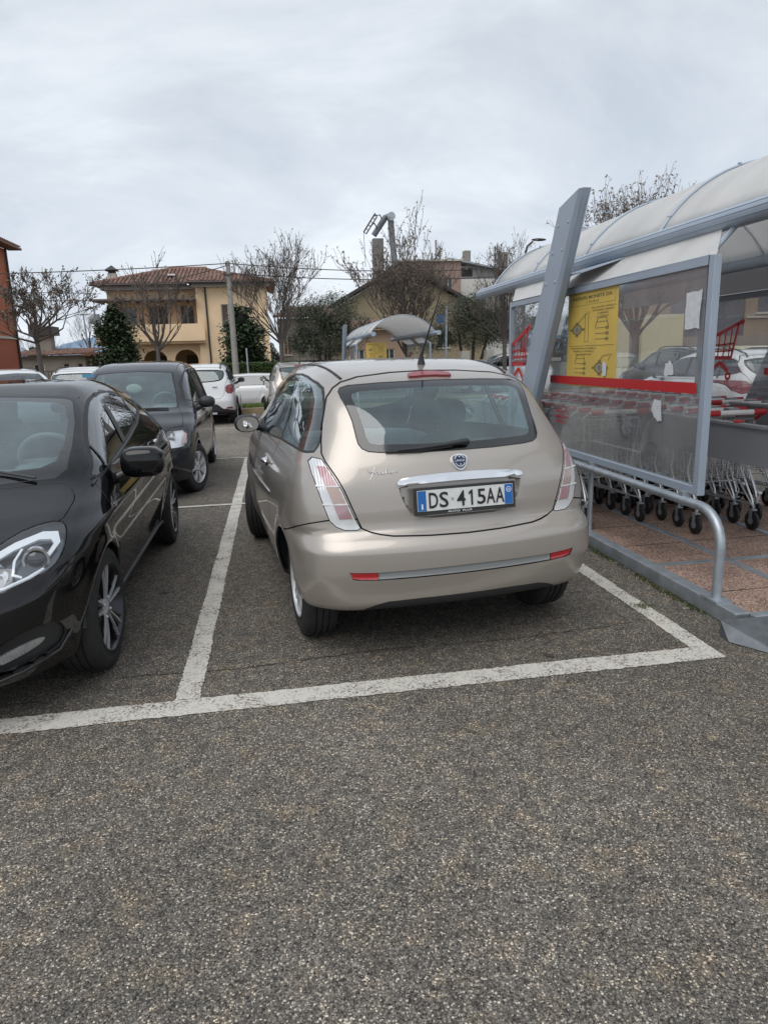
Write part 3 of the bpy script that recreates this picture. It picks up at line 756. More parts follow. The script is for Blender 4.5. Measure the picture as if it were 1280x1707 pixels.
# ------------------------------------------------------------------ the small beige hatchback
LAN = dict(
 top=[(-.7,1.30),(-.35,1.395),(-.2,1.45),(0,1.492),(.4,1.523),(.9,1.53),(1.3,1.50),(1.6,1.43),(2.0,1.25),(2.4,1.03),(2.6,.965),(2.9,.89),(3.05,.82),(3.2,.70)],
 rear=[(.15,-.50),(.30,-.585),(.40,-.62),(.50,-.64),(.60,-.636),(.645,-.612),(.675,-.580),(.70,-.557),(.80,-.545),(.90,-.53),(1.0,-.49),(1.08,-.44),(1.2,-.36),(1.3,-.285),(1.39,-.20),(1.46,-.10),(1.55,.1)],
 front=[(.15,3.0),(.3,3.08),(.5,3.14),(.65,3.12),(.8,3.02),(.9,2.9),(1.1,2.6),(1.6,2.6)],
 plan=[(-.7,.80),(-.3,.835),(0,.85),(.5,.85),(1.5,.838),(2,.822),(2.6,.79),(3.1,.70)],
 sec=[(.15,.09),(.25,.05),(.35,.02),(.5,0),(.65,0),(.8,.012),(.9,.035),(1.0,.07),(1.05,.09),(1.2,.155),(1.35,.205),(1.45,.25),(1.55,.34)],
 bot=[(-.7,.285),(-.3,.27),(0,.25),(2.5,.25),(3.1,.22)],
 cab=[(-.6,.05),(0,.02),(.6,0),(1.6,.02),(2.2,.06)],
 rc=.16, fc=.25, tc=.055, kr=.22, kf=.25, kt=.11, wb=2.388)
def mir(l): return l+[(-x, z) for x, z in reversed(l) if abs(x) > 1e-6]
hatchR = [(0,.657),(.20,.660),(.38,.668),(.44,.677),(.49,.69),(.53,.71),(.552,.765),(.580,.84),(.602,.90),(.624,.95),(.645,.99),(.668,1.035),(.676,1.07),(.664,1.13),(.641,1.21),(.612,1.29),(.592,1.34),(.55,1.385),(.50,1.414),(.40,1.438),(.2,1.455),(0,1.460)]
winR = [(0,1.060),(.20,1.061),(.40,1.068),(.455,1.075),(.485,1.090),(.50,1.115),(.503,1.15),(.505,1.22),(.515,1.28),(.53,1.335),(.532,1.365),(.515,1.385),(.47,1.397),(.30,1.405),(0,1.410)]
winI = [(0,1.100),(.20,1.102),(.40,1.108),(.437,1.115),(.452,1.14),(.455,1.20),(.465,1.28),(.475,1.335),(.468,1.352),(.43,1.362),(.2,1.372),(0,1.375)]
lampO = [(-.676,1.046),(-.650,.99),(-.607,.90),(-.585,.84),(-.557,.765),(-.530,.712),(-.548,.703),(-.61,.705),(-.650,.722),(-.680,.755),(-.700,.82),(-.722,.91),(-.735,.985),(-.736,1.03),(-.715,1.052)]
def lamp_band(z0, z1, u0, u1):
    """slice of the lamp between two heights; u 0 inner edge .. 1 outer edge"""
    def edge(z):
        inn = [(.712,-.530),(.765,-.557),(.84,-.585),(.90,-.607),(.99,-.650),(1.046,-.676)]
        o_ = [(.712,-.63),(.755,-.680),(.82,-.700),(.91,-.722),(.985,-.735),(1.03,-.736)]
        return np.interp(z, *zip(*inn)), np.interp(z, *zip(*o_))
    pts = []
    for z in np.linspace(z0, z1, 4): a, b = edge(z); pts.append((a+(b-a)*u0, z))
    for z in np.linspace(z1, z0, 4): a, b = edge(z); pts.append((a+(b-a)*u1, z))
    return [(float(a), float(b)) for a, b in pts]
dlo = [(1.62,1.005),(1.2,1.025),(.542,1.055),(0.1,1.060),(-.20,1.062),(-.262,1.07),(-.265,1.10),(-.235,1.16),(-.17,1.25),(-.10,1.32),(-.05,1.358),(.0,1.385),(.11,1.411),(.37,1.440),(.59,1.451),(.88,1.448),(1.11,1.420),(1.42,1.325),(1.66,1.205),(1.80,1.11),(1.86,1.04),(1.80,1.005)]
door = [(.54,1.068),(.60,1.00),(.665,.93),(.69,.86),(.68,.77),(.655,.68),(.61,.60),(.54,.50),(.47,.40),(.42,.31),(.7,.292),(1.72,.292),(1.80,.36),(1.86,.55),(1.90,.8),(1.90,.98),(1.86,1.03)]
bumper = [(-.09,.648),(-.162,.664),(-.28,.70),(-.38,.733),(-.46,.760),(-.56,.765),(-.75,.765),(-.75,.1),(-.20,.1),(-.20,.45)]
back = lambda c: c.y < .3
def beige_car():
    root = empty('parked_car', 'beige metallic three-door hatchback in the near bay, its rear towards the viewer', 'car',
                 (0.904, 4.013, 0), R(6.96), 1.04)
    refl = [(-.615,.513),(-.56,.509),(-.474,.505),(-.474,.463),(-.56,.468),(-.598,.476)]
    P = dict(paint=M_BEIGE, res=.0195, main='body', gp=.0068, panels=[
        ('door', 'S', door, 'paint'),
        ('side_window', 'S', dlo, 'glass', dict(mats=[M_GAR], gap=.012)),
        ('wheel_arch', 'S', circ(0, .30, .335, 40), 'hole'),
        ('wheel_arch', 'S', circ(2.388, .30, .335, 40), 'hole'),
        ('rear_bumper', 'S', bumper, 'paint', dict(lim=lambda c: c.y < .1)),
        ('tailgate', 'B', mir(hatchR), 'paint', dict(lim=lambda c: c.y < .14)),
        ('rear_window', 'B', mir(winR), 'glass', dict(mats=[M_GLOSSB], gap=.006, th=.004)),
        ('rear_window_glass', 'B', mir(winI), 'panel', dict(mats=[M_GREAR], gap=0)),
        ('tail_light', 'B', lampO, 'lamp', dict(mats=[M_LCLR], gap=.004, mirror=True, th=.0, lim=back)),
        ('lower_trim', 'B', mir([(0,.343),(.25,.343),(.42,.338),(.48,.322),(.53,.300),(.56,.16),(0,.16)]), 'panel', dict(mats=[M_PLAST], gap=.003, th=.01, lim=back)),
        ('bumper_strip', 'B', mir([(0,.463),(.474,.463),(.474,.505),(0,.508)]), 'panel', dict(mats=[mat('grey_strip', (.30,.31,.31), rough=.45)], gap=.003, th=.01, push=(1, .012), lim=back)),
        ('reflector', 'B', refl, 'panel', dict(mats=[M_RED], gap=.003, mirror=True, th=.006, push=(1, .008), lim=back)),
        ('plate_recess', 'B', smooth_poly(mir([(0,.742),(.22,.742),(.275,.765),(.305,.81),(.325,.86),(.335,.915),(0,.93)]), 1), 'panel', dict(mats=[M_BEIGE, M_INT], gap=0, th=.0, push=(1, .03), lim=back)),
        ('windscreen', 'T', mir([(0,2.30),(.3,2.27),(.5,2.18),(.62,2.02),(.50,1.50),(.3,1.42),(0,1.38)]), 'glass', dict(mats=[M_GAR], gap=.02, lim=lambda c: c.z > .95)),
        ('bonnet', 'T', mir([(0,2.38),(.4,2.34),(.64,2.14),(.70,2.5),(.60,2.9),(0,3.02)]), 'paint', dict(lim=lambda c: c.z > .7)),
        ('headlight', 'F', [(.42,.74),(.62,.70),(.70,.78),(.68,.88),(.5,.86)], 'lamp', dict(mats=[M_LCLR], gap=.004, mirror=True)),
        ('grille', 'F', mir([(0,.50),(.16,.50),(.20,.72),(0,.74)]), 'panel', dict(mats=[M_CHROME], gap=.004)),
    ])
    B, ob = build_car(LAN, root, P)
    for o in ob.get('rear_window_glass', []): o.parent = ob['rear_window'][0]
    for nme in ('rear_window', 'plate_recess'):
        for o in ob[nme]: o.parent = root
    # coloured lens fields inside the two rear lamps
    for o in ob['tail_light']:
        s = -1 if sum(v.co.x for v in o.data.vertices) < 0 else 1
        def M(pl): return [(p[0]*-s if s > 0 else p[0], p[1]) for p in pl] if s > 0 else pl
        for nm, z0, z1, mt_ in (('red_lens', .925, 1.012, M_LRED), ('amber_lens', .838, .918, M_LORG), ('red_lens', .762, .830, M_LRED)):
            q = MB(); patch(B, M(lamp_band(z0, z1, .10, .60)), 'B', .0015, .002, q); q.build(nm, [mt_], o, smooth=40)
        for z in (.921, .834):
            q = MB(); patch(B, M(lamp_band(z-.0035, z+.0035, .02, .98)), 'B', .003, .004, q, step=.05)
            q.build('lamp_bar', [mat('lamp_bar_white', (.75,.76,.77), rough=.25, coat=1)], o, smooth=40)
    # chrome bar above the plate
    q = MB(); patch(B, smooth_poly([(-.342,.930),(-.30,.945),(-.12,.956),(.12,.956),(.30,.945),(.342,.932),(.335,.912),(.10,.918),(-.10,.918),(-.335,.908)], 1), 'B', .0, .014, q, dome=.006); q.build('chrome_bar', [M_CHROME], root, smooth=50)
    # number plate
    def pf(u, v, d=0): return Vector((u, -.548-.012-d-(.83-v)*.12, v))
    q = MB()
    q.poly([(-.272,.766),(.272,.766),(.272,.900),(-.272,.900)], [], lambda u, v, d: pf(u, v, d), 0, .014)
    q.poly([(-.258,.786),(.258,.786),(.258,.889),(-.258,.889)], [], lambda u, v, d: pf(u, v, .0155+d), 1, .001)
    q.poly([(-.256,.788),(-.212,.788),(-.212,.887),(-.256,.887)], [], lambda u, v, d: pf(u, v, .0175+d), 2, .0005)
    q.poly([(.212,.788),(.256,.788),(.256,.887),(.212,.887)], [], lambda u, v, d: pf(u, v, .0175+d), 2, .0005)
    L = lambda u, v: pf(u, v, .0195)
    for ch, u0, u1 in (('D', -.198, -.150), ('S', -.143, -.095), ('4', -.050, -.004), ('5', .060, .106), ('A', .110, .158), ('A', .161, .209)):
        text(q, ch, u0, u1, .799, .876, L, 3, .012)
    q.add([L(u, v) for u, v in ((.026,.799),(.036,.799),(.036,.876),(.029,.876),(.014,.862),(.014,.851),(.026,.860))], [(0,1,2,3,6),(3,4,5,6)], 3)
    text(q, 'I', -.238, -.230, .796, .822, L, 4, .02)
    ringp = circ(.234, .862, .014, 20); q.poly(ringp, [circ(.234, .862, .011, 20)], lambda u, v, d: pf(u, v, .0195+d), 4, .0003)
    text(q, '06', .226, .242, .857, .867, L, 4)
    q.poly(circ(-.075+.002, .838, .006, 12), [], lambda u, v, d: pf(u, v, .0195+d), 5, .0003)
    text(q, 'AUTO  PLUS', -.10, .03, .771, .780, lambda u, v: pf(u, v, .0150), 4, .01)
    q.build('number_plate', [M_PLAST, M_PLATE, M_BLUE, M_BLK, M_WHT, M_SHEETM], root)
    # shield badge
    sh = [(0,.962),(.025,.975),(.040,1.000),(.044,1.030),(.022,1.038),(0,1.042),(-.022,1.038),(-.044,1.030),(-.040,1.000),(-.025,.975)]
    q = MB(); patch(B, smooth_poly(sh, 1), 'B', .0, .010, q, 0, step=.012)
    patch(B, smooth_poly([(x*.86, 1.004+(z-1.004)*.86) for x, z in sh], 1), 'B', .010, .0012, q, 1, step=.012)
    patch(B, circ(0, 1.008, .028, 20), 'B', .0115, .0012, q, 0, step=.012)
    patch(B, circ(0, 1.008, .024, 20), 'B', .0128, .0012, q, 2, step=.012)
    def bf(off):
        def g(u, v):
            p = B.pt(u, v, 'B'); return p+B.nrm(p)*off
        return g
    patch(B, [(-.029,1.000),(.029,1.000),(.029,1.016),(-.029,1.016)], 'B', .0142, .0008, q, 2, step=.02)
    text(q, 'LANCIA', -.026, .026, 1.003, 1.013, bf(.0155), 0, .01)
    for k in (-.017, .017): patch(B, circ(0, 1.008+k, .0035, 8), 'B', .0142, .001, q, 0, step=.02)
    q.build('badge', [M_CHROME, mat('badge_grey', (.10,.11,.13), rough=.3), mat('badge_blue', (.012,.022,.07), rough=.3)], root, smooth=40)
    # handwritten model name in chrome
    sc = [[(-.474,1.000),(-.470,.985),(-.462,.978),(-.452,.983)], [(-.436,1.004),(-.446,.985),(-.458,.962),(-.470,.944)],
          [(-.452,.983),(-.440,.976),(-.436,.962),(-.437,.955)], [(-.438,.975),(-.428,.983),(-.424,.974),(-.430,.969),(-.420,.972),(-.414,.982),(-.410,.971),(-.402,.972),(-.398,.981),(-.396,.971),(-.388,.973),(-.384,.985),(-.380,.998),(-.378,.985),(-.378,.973),(-.370,.973),(-.364,.981),(-.358,.975),(-.364,.970),(-.356,.972),(-.350,.981),(-.347,.972),(-.342,.981),(-.336,.979),(-.330,.975)]]
    q = MB(); g = bf(.003)
    for st in sc: q.tube([g(*p) for p in st], .0017, 5)
    q.build('model_lettering', [M_SILVER], root, smooth=50)
    # third brake light
    q = MB(); patch(B, smooth_poly([(-.125,1.424),(-.118,1.436),(0,1.445),(.118,1.436),(.125,1.424),(.12,1.417),(0,1.424),(-.12,1.417)], 1), 'B', .0, .014, q, dome=.004); q.build('brake_light', [mat('brake_lens', (.24,.02,.03), rough=.3, coat=.6)], root, smooth=50)
    # wiper
    q = MB(); g2 = bf(.022)
    pts = [(.055,1.092),(.02,1.090),(-.05,1.084),(-.2,1.072),(-.31,1.068)]
    q.tube([g2(*p) for p in pts], [.017,.014,.011,.008,.005], 8); q.ellipsoid(tuple(bf(.015)(.05, 1.092)), (.026, .018, .018), 0, 12, 8, .8)
    q.tube([bf(.010)(u, z) for u, z in ((-.02,1.078),(-.2,1.064),(-.37,1.068))], .006, 6)
    q.build('rear_wiper', [M_PLAST], root, smooth=60)
    # roof trims from the windscreen to the tailgate
    for s in (-1, 1):
        q = MB(); pts = []
        for y, x in ((.0,.487),(.08,.497),(.2,.505),(.4,.512),(.7,.512),(1.0,.508),(1.3,.50)):
            p = B.pt(x*s, y, 'T'); pts.append(p+Vector((0,0,.001)))
        q.tube(pts, .008, 6); q.build('roof_trim', [M_RUB], root, smooth=60)
        # B pillar divider
        q = MB(); pts = []
        for y, z in ((.545,1.06),(.565,1.15),(.585,1.28),(.60,1.38),(.612,1.452)):
            p = B.pt(y, z, 'S', s); pts.append(p+Vector((.001*s,0,0)))
        vs = []; 
        for p in pts:
            for e in (-.016, .016): vs.append(p+Vector((0, e, 0)))
        n_ = len(pts); q.add(vs+[v-Vector((.02*s,0,0)) for v in vs], [(2*i,2*i+1,2*i+3,2*i+2) for i in range(n_-1)]+[(2*i+2*n_,2*i+1+2*n_,2*i+3+2*n_,2*i+2+2*n_) for i in range(n_-1)]); q.build('window_pillar', [M_RUB], root, smooth=40)
        # rubber lip at the window foot
        # chrome handle
        q = MB(); c0 = B.pt(.79, .885, 'S', s); q.ellipsoid((c0.x+.018*s, c0.y+.06, c0.z+.01), (.020, .095, .018), 0, 16, 8, .8)
        q.ellipsoid((c0.x+.004*s, c0.y+.06, c0.z), (.010, .060, .034), 0, 16, 8, .8); q.build('door_handle', [M_CHROME, M_PLAST], ob['door'][0 if s == 1 else 1], smooth=50)
        # side rubbing strip
        q = MB(); pts = []
        for k in range(14):
            y = .55+k*.09; pts.append(B.pt(y, .735-.03*k/13, 'S', s)+Vector((.002*s,0,0)))
        q.tube(pts, [.004]+[.007]*12+[.004], 6); q.build('rubbing_strip', [M_BEIGE], ob['door'][0 if s == 1 else 1], smooth=60)
        # mirror
        q = MB(); mc = Vector((.870*s, 1.56, 1.078))
        q.ellipsoid(tuple(mc), (.092, .075, .066), 0, 20, 12, .85); q.tube([(.72*s, 1.60, 1.03), (.80*s, 1.59, 1.045), (.86*s, 1.58, 1.06)], [.03, .024, .03], 10)
        mo = q.build('door_mirror', [M_BEIGE if s > 9 else M_PLAST], root, smooth=60)
        q = MB(); vs = [mc+Vector((0,-.0785,-.004))]
        for k in range(24):
            t = 2*math.pi*k/24; vs.append(mc+Vector((.078*math.copysign(abs(math.cos(t))**.85, math.cos(t)), -.0785-.10*(.054*math.sin(t)), .054*math.copysign(abs(math.sin(t))**.85, math.sin(t)))))
        q.add(vs, [(0, i+1, (i+1) % 24+1) for i in range(24)]); q.build('mirror_glass', [mat('mirror_silver', (.75,.78,.8), rough=.03, metal=1)], mo, smooth=60)
    q = MB(); a = B.pt(.045, .20, 'T'); q.tube([a+Vector((0,0,-.01)), a+Vector((.0,-.004,.05)), a+Vector((.003,-.02,.075))], [.026, .012, .008], 10)
    q.tube([a+Vector((.003,-.02,.07)), a+Vector((.03,-.23,.36))], [.007, .0025], 6); q.build('roof_aerial', [M_PLAST], root, smooth=60)
    arch_liners(root, 2.388, .345, .80, .30)
    interior(root)
    for s in (-1, 1):
        wheel(root, .795*s, 0, .298, .19, .198, 'multi'); wheel(root, .805*s, 2.388, .298, .19, .198, 'multi', R(-17))
    q = MB(); q.box(-.58,.58,-.15,2.9,.22,.27); q.tube([(-.6,0,.28),(.6,0,.28)], .04, 8); q.build('chassis', [M_PLAST], root)
    return root
LANCAR = beige_car()

# ------------------------------------------------------------------ the other cars
def side_mirror(root, c, s, r=(.10,.085,.07), m_=None, e=.8):
    q = MB(); q.ellipsoid(c, r, 0, 24, 14, e); q.tube([(c[0]-.16*s, c[1]+.02, c[2]-.09), (c[0]-.05*s, c[1], c[2]-.04)], [.035, .03], 10)
    o = q.build('door_mirror', [m_ or M_PLAST], root, smooth=60)
    q = MB(); q.poly(smooth_poly([(c[0]-r[0]*.8, c[2]-r[2]*.75), (c[0]+r[0]*.8, c[2]-r[2]*.75), (c[0]+r[0]*.8, c[2]+r[2]*.75), (c[0]-r[0]*.8, c[2]+r[2]*.75)], 2), [], lambda u, v, d: Vector((u, c[1]-r[1]-.001-d, v)), 0, .002)
    q.build('mirror_glass', [mat('mirror_silver', (.75,.78,.8), rough=.03, metal=1)], o)
def handle(root, B, y, z, s, mt_):
    q = MB(); c = B.pt(y, z, 'S', s); q.ellipsoid((c.x+.022*s, c.y, c.z+.008), (.013, .085, .014), 0, 16, 8, .8); q.ellipsoid((c.x+.002*s, c.y, c.z-.006), (.012, .05, .026), 1, 14, 8)
    q.build('door_handle', [mt_, M_PLAST], root, smooth=50)

FIE = dict(
 top=[(-.72,1.08),(-.45,1.27),(-.2,1.355),(.2,1.415),(.8,1.45),(1.2,1.435),(1.5,1.375),(2.0,1.18),(2.4,1.015),(2.6,.965),(2.9,.905),(3.15,.81),(3.3,.70)],
 rear=[(.15,-.55),(.30,-.68),(.5,-.72),(.7,-.70),(.9,-.66),(1.05,-.62),(1.2,-.52),(1.35,-.38),(1.45,-.2)],
 front=[(.12,3.05),(.2,3.24),(.35,3.31),(.55,3.33),(.7,3.28),(.78,3.2),(.85,3.05),(1.0,2.7),(1.1,2.6)],
 plan=[(-.7,.78),(-.3,.825),(0,.845),(.5,.85),(2.0,.85),(2.5,.848),(2.8,.835),(3.3,.77)],
 sec=[(.12,.12),(.25,.085),(.35,.065),(.5,.03),(.7,0),(.8,.005),(.9,.03),(.96,.055),(1.05,.10),(1.2,.18),(1.35,.27),(1.47,.35)],
 bot=[(-.7,.28),(0,.22),(2.5,.2),(3.3,.17)],
 cab=[(-.6,.14),(0,.08),(.6,.02),(1.4,.0),(2.2,.03)],
 rc=.2, fc=.30, tc=.06, kr=.25, kf=.28, kt=.13, wb=2.55, crease=(.84,-.02,.012,2.9))
def black_car():
    root = empty('parked_car', 'glossy black five-door hatchback facing the viewer, cut off by the left edge', 'car', (-1.79, 6.35, 0), R(180.5), 1.04)
    fdlo = smooth_poly([(2.36,.925),(2.12,1.075),(1.92,1.165),(1.62,1.285),(1.40,1.34),(1.12,1.362),(.80,1.358),(.42,1.315),(.20,1.25),(.16,1.20),(.34,1.155),(.70,1.105),(1.2,1.055),(1.85,1.0)], 1)
    P = dict(paint=M_BLACKP, res=.03, main='body', panels=[
        ('front_door', 'S', [(1.40,1.05),(1.38,.84),(1.44,.5),(1.50,.33),(2.20,.33),(2.36,.45),(2.42,.70),(2.36,.86),(2.30,.95)], 'paint'),
        ('rear_door', 'S', [(1.37,1.05),(1.36,.84),(1.41,.5),(1.47,.33),(.62,.33),(.50,.50),(.36,.62),(.30,.85),(.33,1.16)], 'paint'),
        ('side_window', 'S', fdlo, 'glass', dict(mats=[M_GDARK], gap=.016)),
        ('wheel_arch', 'S', circ(0, .31, .345, 40), 'hole'),
        ('wheel_arch', 'S', circ(2.55, .31, .345, 40), 'hole'),
        ('bonnet', 'T', smooth_poly(mir([(0,2.50),(.33,2.48),(.60,2.40),(.66,2.40),(.71,2.50),(.71,2.62),(.70,2.76),(.62,2.85),(.50,3.0),(.3,3.12),(0,3.17)]), 1), 'paint', dict(lim=lambda c: c.z > .7)),
        ('windscreen', 'T', mir([(0,2.46),(.33,2.44),(.58,2.37),(.63,2.30),(.62,2.1),(.585,1.85),(.525,1.60),(.505,1.57),(.29,1.555),(0,1.54)]), 'glass', dict(mats=[M_GLOSSB], gap=.005, th=.004, lim=lambda c: c.z > .93)),
        ('windscreen_glass', 'T', mir([(0,2.375),(.30,2.36),(.50,2.31),(.565,2.25),(.575,2.1),(.545,1.85),(.485,1.66),(.43,1.63),(.2,1.61),(0,1.60)]), 'panel', dict(mats=[M_GREAR], gap=0, lim=lambda c: c.z > .93)),
        ('headlight', 'F', smooth_poly([(.46,.60),(.54,.622),(.62,.655),(.70,.675),(.735,.70),(.755,.745),(.745,.79),(.715,.825),(.68,.835),(.62,.835),(.54,.815),(.46,.765),(.40,.70)], 1), 'lamp', dict(mats=[M_LENS], gap=.005, mirror=True, lim=lambda c: c.z > .55)),
        ('front_grille', 'F', mir([(0,.36),(.34,.36),(.42,.45),(.40,.60),(0,.62)]), 'panel', dict(mats=[M_PLAST], gap=.006, push=(1, -.03))),
        ('air_intake', 'F', smooth_poly([(.50,.25),(.70,.31),(.735,.38),(.72,.455),(.64,.46),(.50,.41),(.46,.33)], 1), 'panel', dict(mats=[M_PLAST], gap=.008, mirror=True, push=(1, -.035))),
        ('lower_grille', 'F', mir([(0,.20),(.40,.20),(.44,.31),(0,.33)]), 'panel', dict(mats=[M_PLAST], gap=.006, push=(1, -.02))),
        ('rear_window', 'B', mir([(0,1.02),(.45,1.03),(.5,1.1),(.42,1.28),(0,1.32)]), 'glass', dict(mats=[M_GDARK], gap=.01, lim=back)),
        ('tail_light', 'B', [(.52,.80),(.74,.80),(.74,1.0),(.60,1.0)], 'lamp', dict(mats=[M_RED], gap=.004, mirror=True, lim=back)),
    ])
    B, ob = build_car(FIE, root, P)
    for o in ob.get('windscreen_glass', []): o.parent = ob['windscreen'][0]
    # headlamp insides
    for o in ob['headlight']:
        s = 1 if sum(v.co.x for v in o.data.vertices) > 0 else -1
        def fp(x, z, d): p = B.pt(x*s, z, 'F'); return p+B.nrm(p)*d
        q = MB(); vs = [(v.co - B.nrm(v.co)*.05) for v in o.data.vertices]; q.add(vs, [tuple(p.vertices) for p in o.data.polygons], 0)
        q.build('lamp_housing', [mat('lamp_inner', (.14,.145,.155), rough=.2, metal=.8)], o, smooth=60)
        q = MB()
        c = fp(.655, .745, -.035); n_ = B.nrm(c)
        def disc(c, r, prof, mi):
            w_ = Vector((0.25*s, 1, 0)).normalized(); uu = w_.cross(Vector((0,0,1))).normalized(); vv = uu.cross(w_)
            base = len(q.v); vs = []; K = 22
            for a, rr in prof:
                for k in range(K):
                    t = 2*math.pi*k/K; vs.append(c+w_*a+(uu*math.cos(t)+vv*math.sin(t))*rr)
            q.add(vs, [(i*K+k, i*K+(k+1) % K, (i+1)*K+(k+1) % K, (i+1)*K+k) for i in range(len(prof)-1) for k in range(K)], mi)
        disc(c, .05, [(-.03,.055),(.012,.055),(.012,.045),(.0,.043)], 0)
        disc(c, .04, [(.0,.043),(.014,.030),(.02,.012),(.021,.001)], 1)
        c2 = fp(.52, .71, -.03); disc(c2, .05, [(-.02,.045),(.008,.045),(-.02,.02),(-.025,.001)], 0)
        q.build('projector', [M_CHROME, M_GLOSSB], o, smooth=40)
        q = MB()
        for pl_ in ([(.42,.735),(.55,.795),(.64,.815),(.70,.808),(.728,.775),(.705,.735),(.690,.742),(.705,.775),(.688,.790),(.64,.795),(.56,.773),(.44,.712)],
                    [(.46,.615),(.56,.640),(.65,.664),(.70,.69),(.69,.70),(.64,.678),(.56,.654),(.46,.632)], [(.585,.775),(.572,.74),(.580,.69),(.62,.675),(.62,.682),(.589,.696),(.582,.74),(.595,.775)]):
            patch(B, [(x*s, z) for x, z in pl_], 'F', -.022, .010, q, 0, dome=.004)
        q.build('light_strip', [mat('lamp_white', (.80,.82,.84), rough=.25, coat=.6)], o, smooth=60)
    for s in (-1, 1):
        q = MB()
        pl = smooth_poly([(.50*s,.305),(.60*s,.335),(.665*s,.362),(.68*s,.385),(.65*s,.390),(.58*s,.374),(.50*s,.345)], 1)
        patch(B, pl, 'F', -.030, .012, q, 0, dome=.006); q.build('fog_light', [ribbed('fog_lens', (.16,.165,.17), (.50,.51,.52))], root, smooth=40)
        q = MB(); q.tube([B.pt(x*s, z, 'F')+Vector((0,.006,0)) for x, z in ((.46,.235),(.58,.262),(.70,.30),(.745,.37))], .010, 8); q.build('bumper_blade', [M_BLACKP], root, smooth=60)
        side_mirror(root, (.955*s, 1.97, .985), s, (.122,.088,.088), M_BLACKP, .62)
        d1 = [o for o in ob['front_door'] if sum(v.co.x for v in o.data.vertices)*s > 0][0]; d2 = [o for o in ob['rear_door'] if sum(v.co.x for v in o.data.vertices)*s > 0][0]
        handle(d1, B, 1.58, .915, s, M_CHROME); handle(d2, B, .56, .945, s, M_CHROME)
        def strip(name, pts, w_, mt_, par):
            q = MB(); vs = []
            for y, z in pts:
                p = B.pt(y, z, 'S', s)
                for e in (-w_, w_): vs.append(p+Vector((.006*s, e, 0)))
            n_ = len(pts); q.add(vs+[v-Vector((.03*s,0,0)) for v in vs], [(2*i,2*i+1,2*i+3,2*i+2) for i in range(n_-1)]+[(2*i+2*n_,2*i+2*n_+2,2*i+3+2*n_,2*i+1+2*n_) for i in range(n_-1)]); q.build(name, [mt_], par, smooth=40)
        strip('door_pillar', [(1.40,1.045),(1.34,1.13),(1.27,1.24),(1.20,1.36)], .052, M_PLAST, root)
        strip('window_divider', [(2.10,1.0),(2.07,1.04),(2.03,1.10)], .014, M_PLAST, root)
        strip('window_divider', [(.66,1.11),(.58,1.20),(.52,1.33)], .016, M_PLAST, root)
        q = MB(); q.tube([B.pt(y, z, 'S', s)+Vector((.004*s,0,0)) for y, z in ((2.34,.925),(1.85,.995),(1.2,1.05),(.7,1.10),(.36,1.15),(.19,1.19),(.17,1.23))], .009, 6); q.build('waist_trim', [M_PLAST], root, smooth=60)
        q = MB(); q.tube([B.pt(y, .27, 'S', s)+Vector((.004*s,0,0)) for y in np.linspace(.38, 2.12, 12)], .014, 8); q.build('side_skirt', [M_PLAST], root, smooth=60)
        q = MB(); g = lambda u, v: B.pt(u, v, 'S', s)+Vector((.003*s,0,0))
        text(q, 'ST', 2.34, 2.28, .800, .822, g, 0, .01) if s < 0 else text(q, 'ST', 2.28, 2.34, .800, .822, g, 0, .01); q.build('wing_badge', [M_CHROME], root)
        q = MB(); q.tube([B.pt((.02+.0)*s if 0 else x*s, y, 'T')+Vector((0,0,.02)) for x, y in ((.05,2.36),(.3,2.37),(.5,2.40))], .007, 6); q.build('windscreen_wiper', [M_PLAST], root, smooth=60)
        wheel(root, .838*s, 0, .318, .205, .236, 'five', 0, M_DALLOY); wheel(root, .825*s, 2.55, .318, .205, .236, 'five', R(-3), M_DALLOY)
        q = MB(); q.tube([B.pt(x*s, y, 'T')+Vector((0,0,.000)) for x, y in ((.53,-.1),(.55,.4),(.55,1.0),(.53,1.50))], .004, 5); q.build('roof_seam', [M_RUB], root)
    q = MB()
    for x in (-.26, .26): q.box(x-.01, x+.01, 3.28, 3.31, .38, .60)
    for k in range(4): q.tube([(-.36, 3.27-.01*abs(k-1.5), .40+.055*k), (0, 3.315, .40+.055*k), (.36, 3.27, .40+.055*k)], .006, 6)
    q.build('grille_mesh', [M_GLOSSB], root)
    arch_liners(root, 2.55, .355, .80, .31)
    interior(root, dash_y=1.95, front_y=.95, rear_y=.05)
    q = MB(); q.box(-.6,.6,-.5,3.0,.2,.24); q.build('chassis', [M_PLAST], root)
    return root
BLACKCAR = black_car()

MER = dict(
 top=[(-.68,1.45),(-.4,1.56),(0,1.60),(.6,1.63),(1.1,1.61),(1.5,1.53),(2.0,1.28),(2.35,1.07),(2.6,1.0),(2.9,.94),(3.15,.85),(3.3,.75)],
 rear=[(.15,-.6),(.35,-.70),(.6,-.72),(.95,-.68),(1.2,-.62),(1.5,-.48),(1.62,-.3)],
 front=[(.12,3.15),(.25,3.3),(.45,3.36),(.6,3.35),(.75,3.28),(.88,3.15),(1.0,2.95),(1.1,2.9)],
 plan=[(-.7,.78),(0,.83),(.5,.845),(2.4,.845),(2.8,.83),(3.3,.76)],
 sec=[(.12,.08),(.35,.02),(.5,0),(.8,0),(.95,.02),(1.02,.05),(1.1,.075),(1.3,.14),(1.5,.22),(1.62,.30)],
 bot=[(-.7,.27),(0,.2),(2.6,.2),(3.3,.2)], cab=[(-.6,.05),(0,0),(1.4,.0),(2.2,.03)],
 rc=.12, fc=.28, tc=.05, kr=.2, kf=.25, kt=.12, wb=2.63)
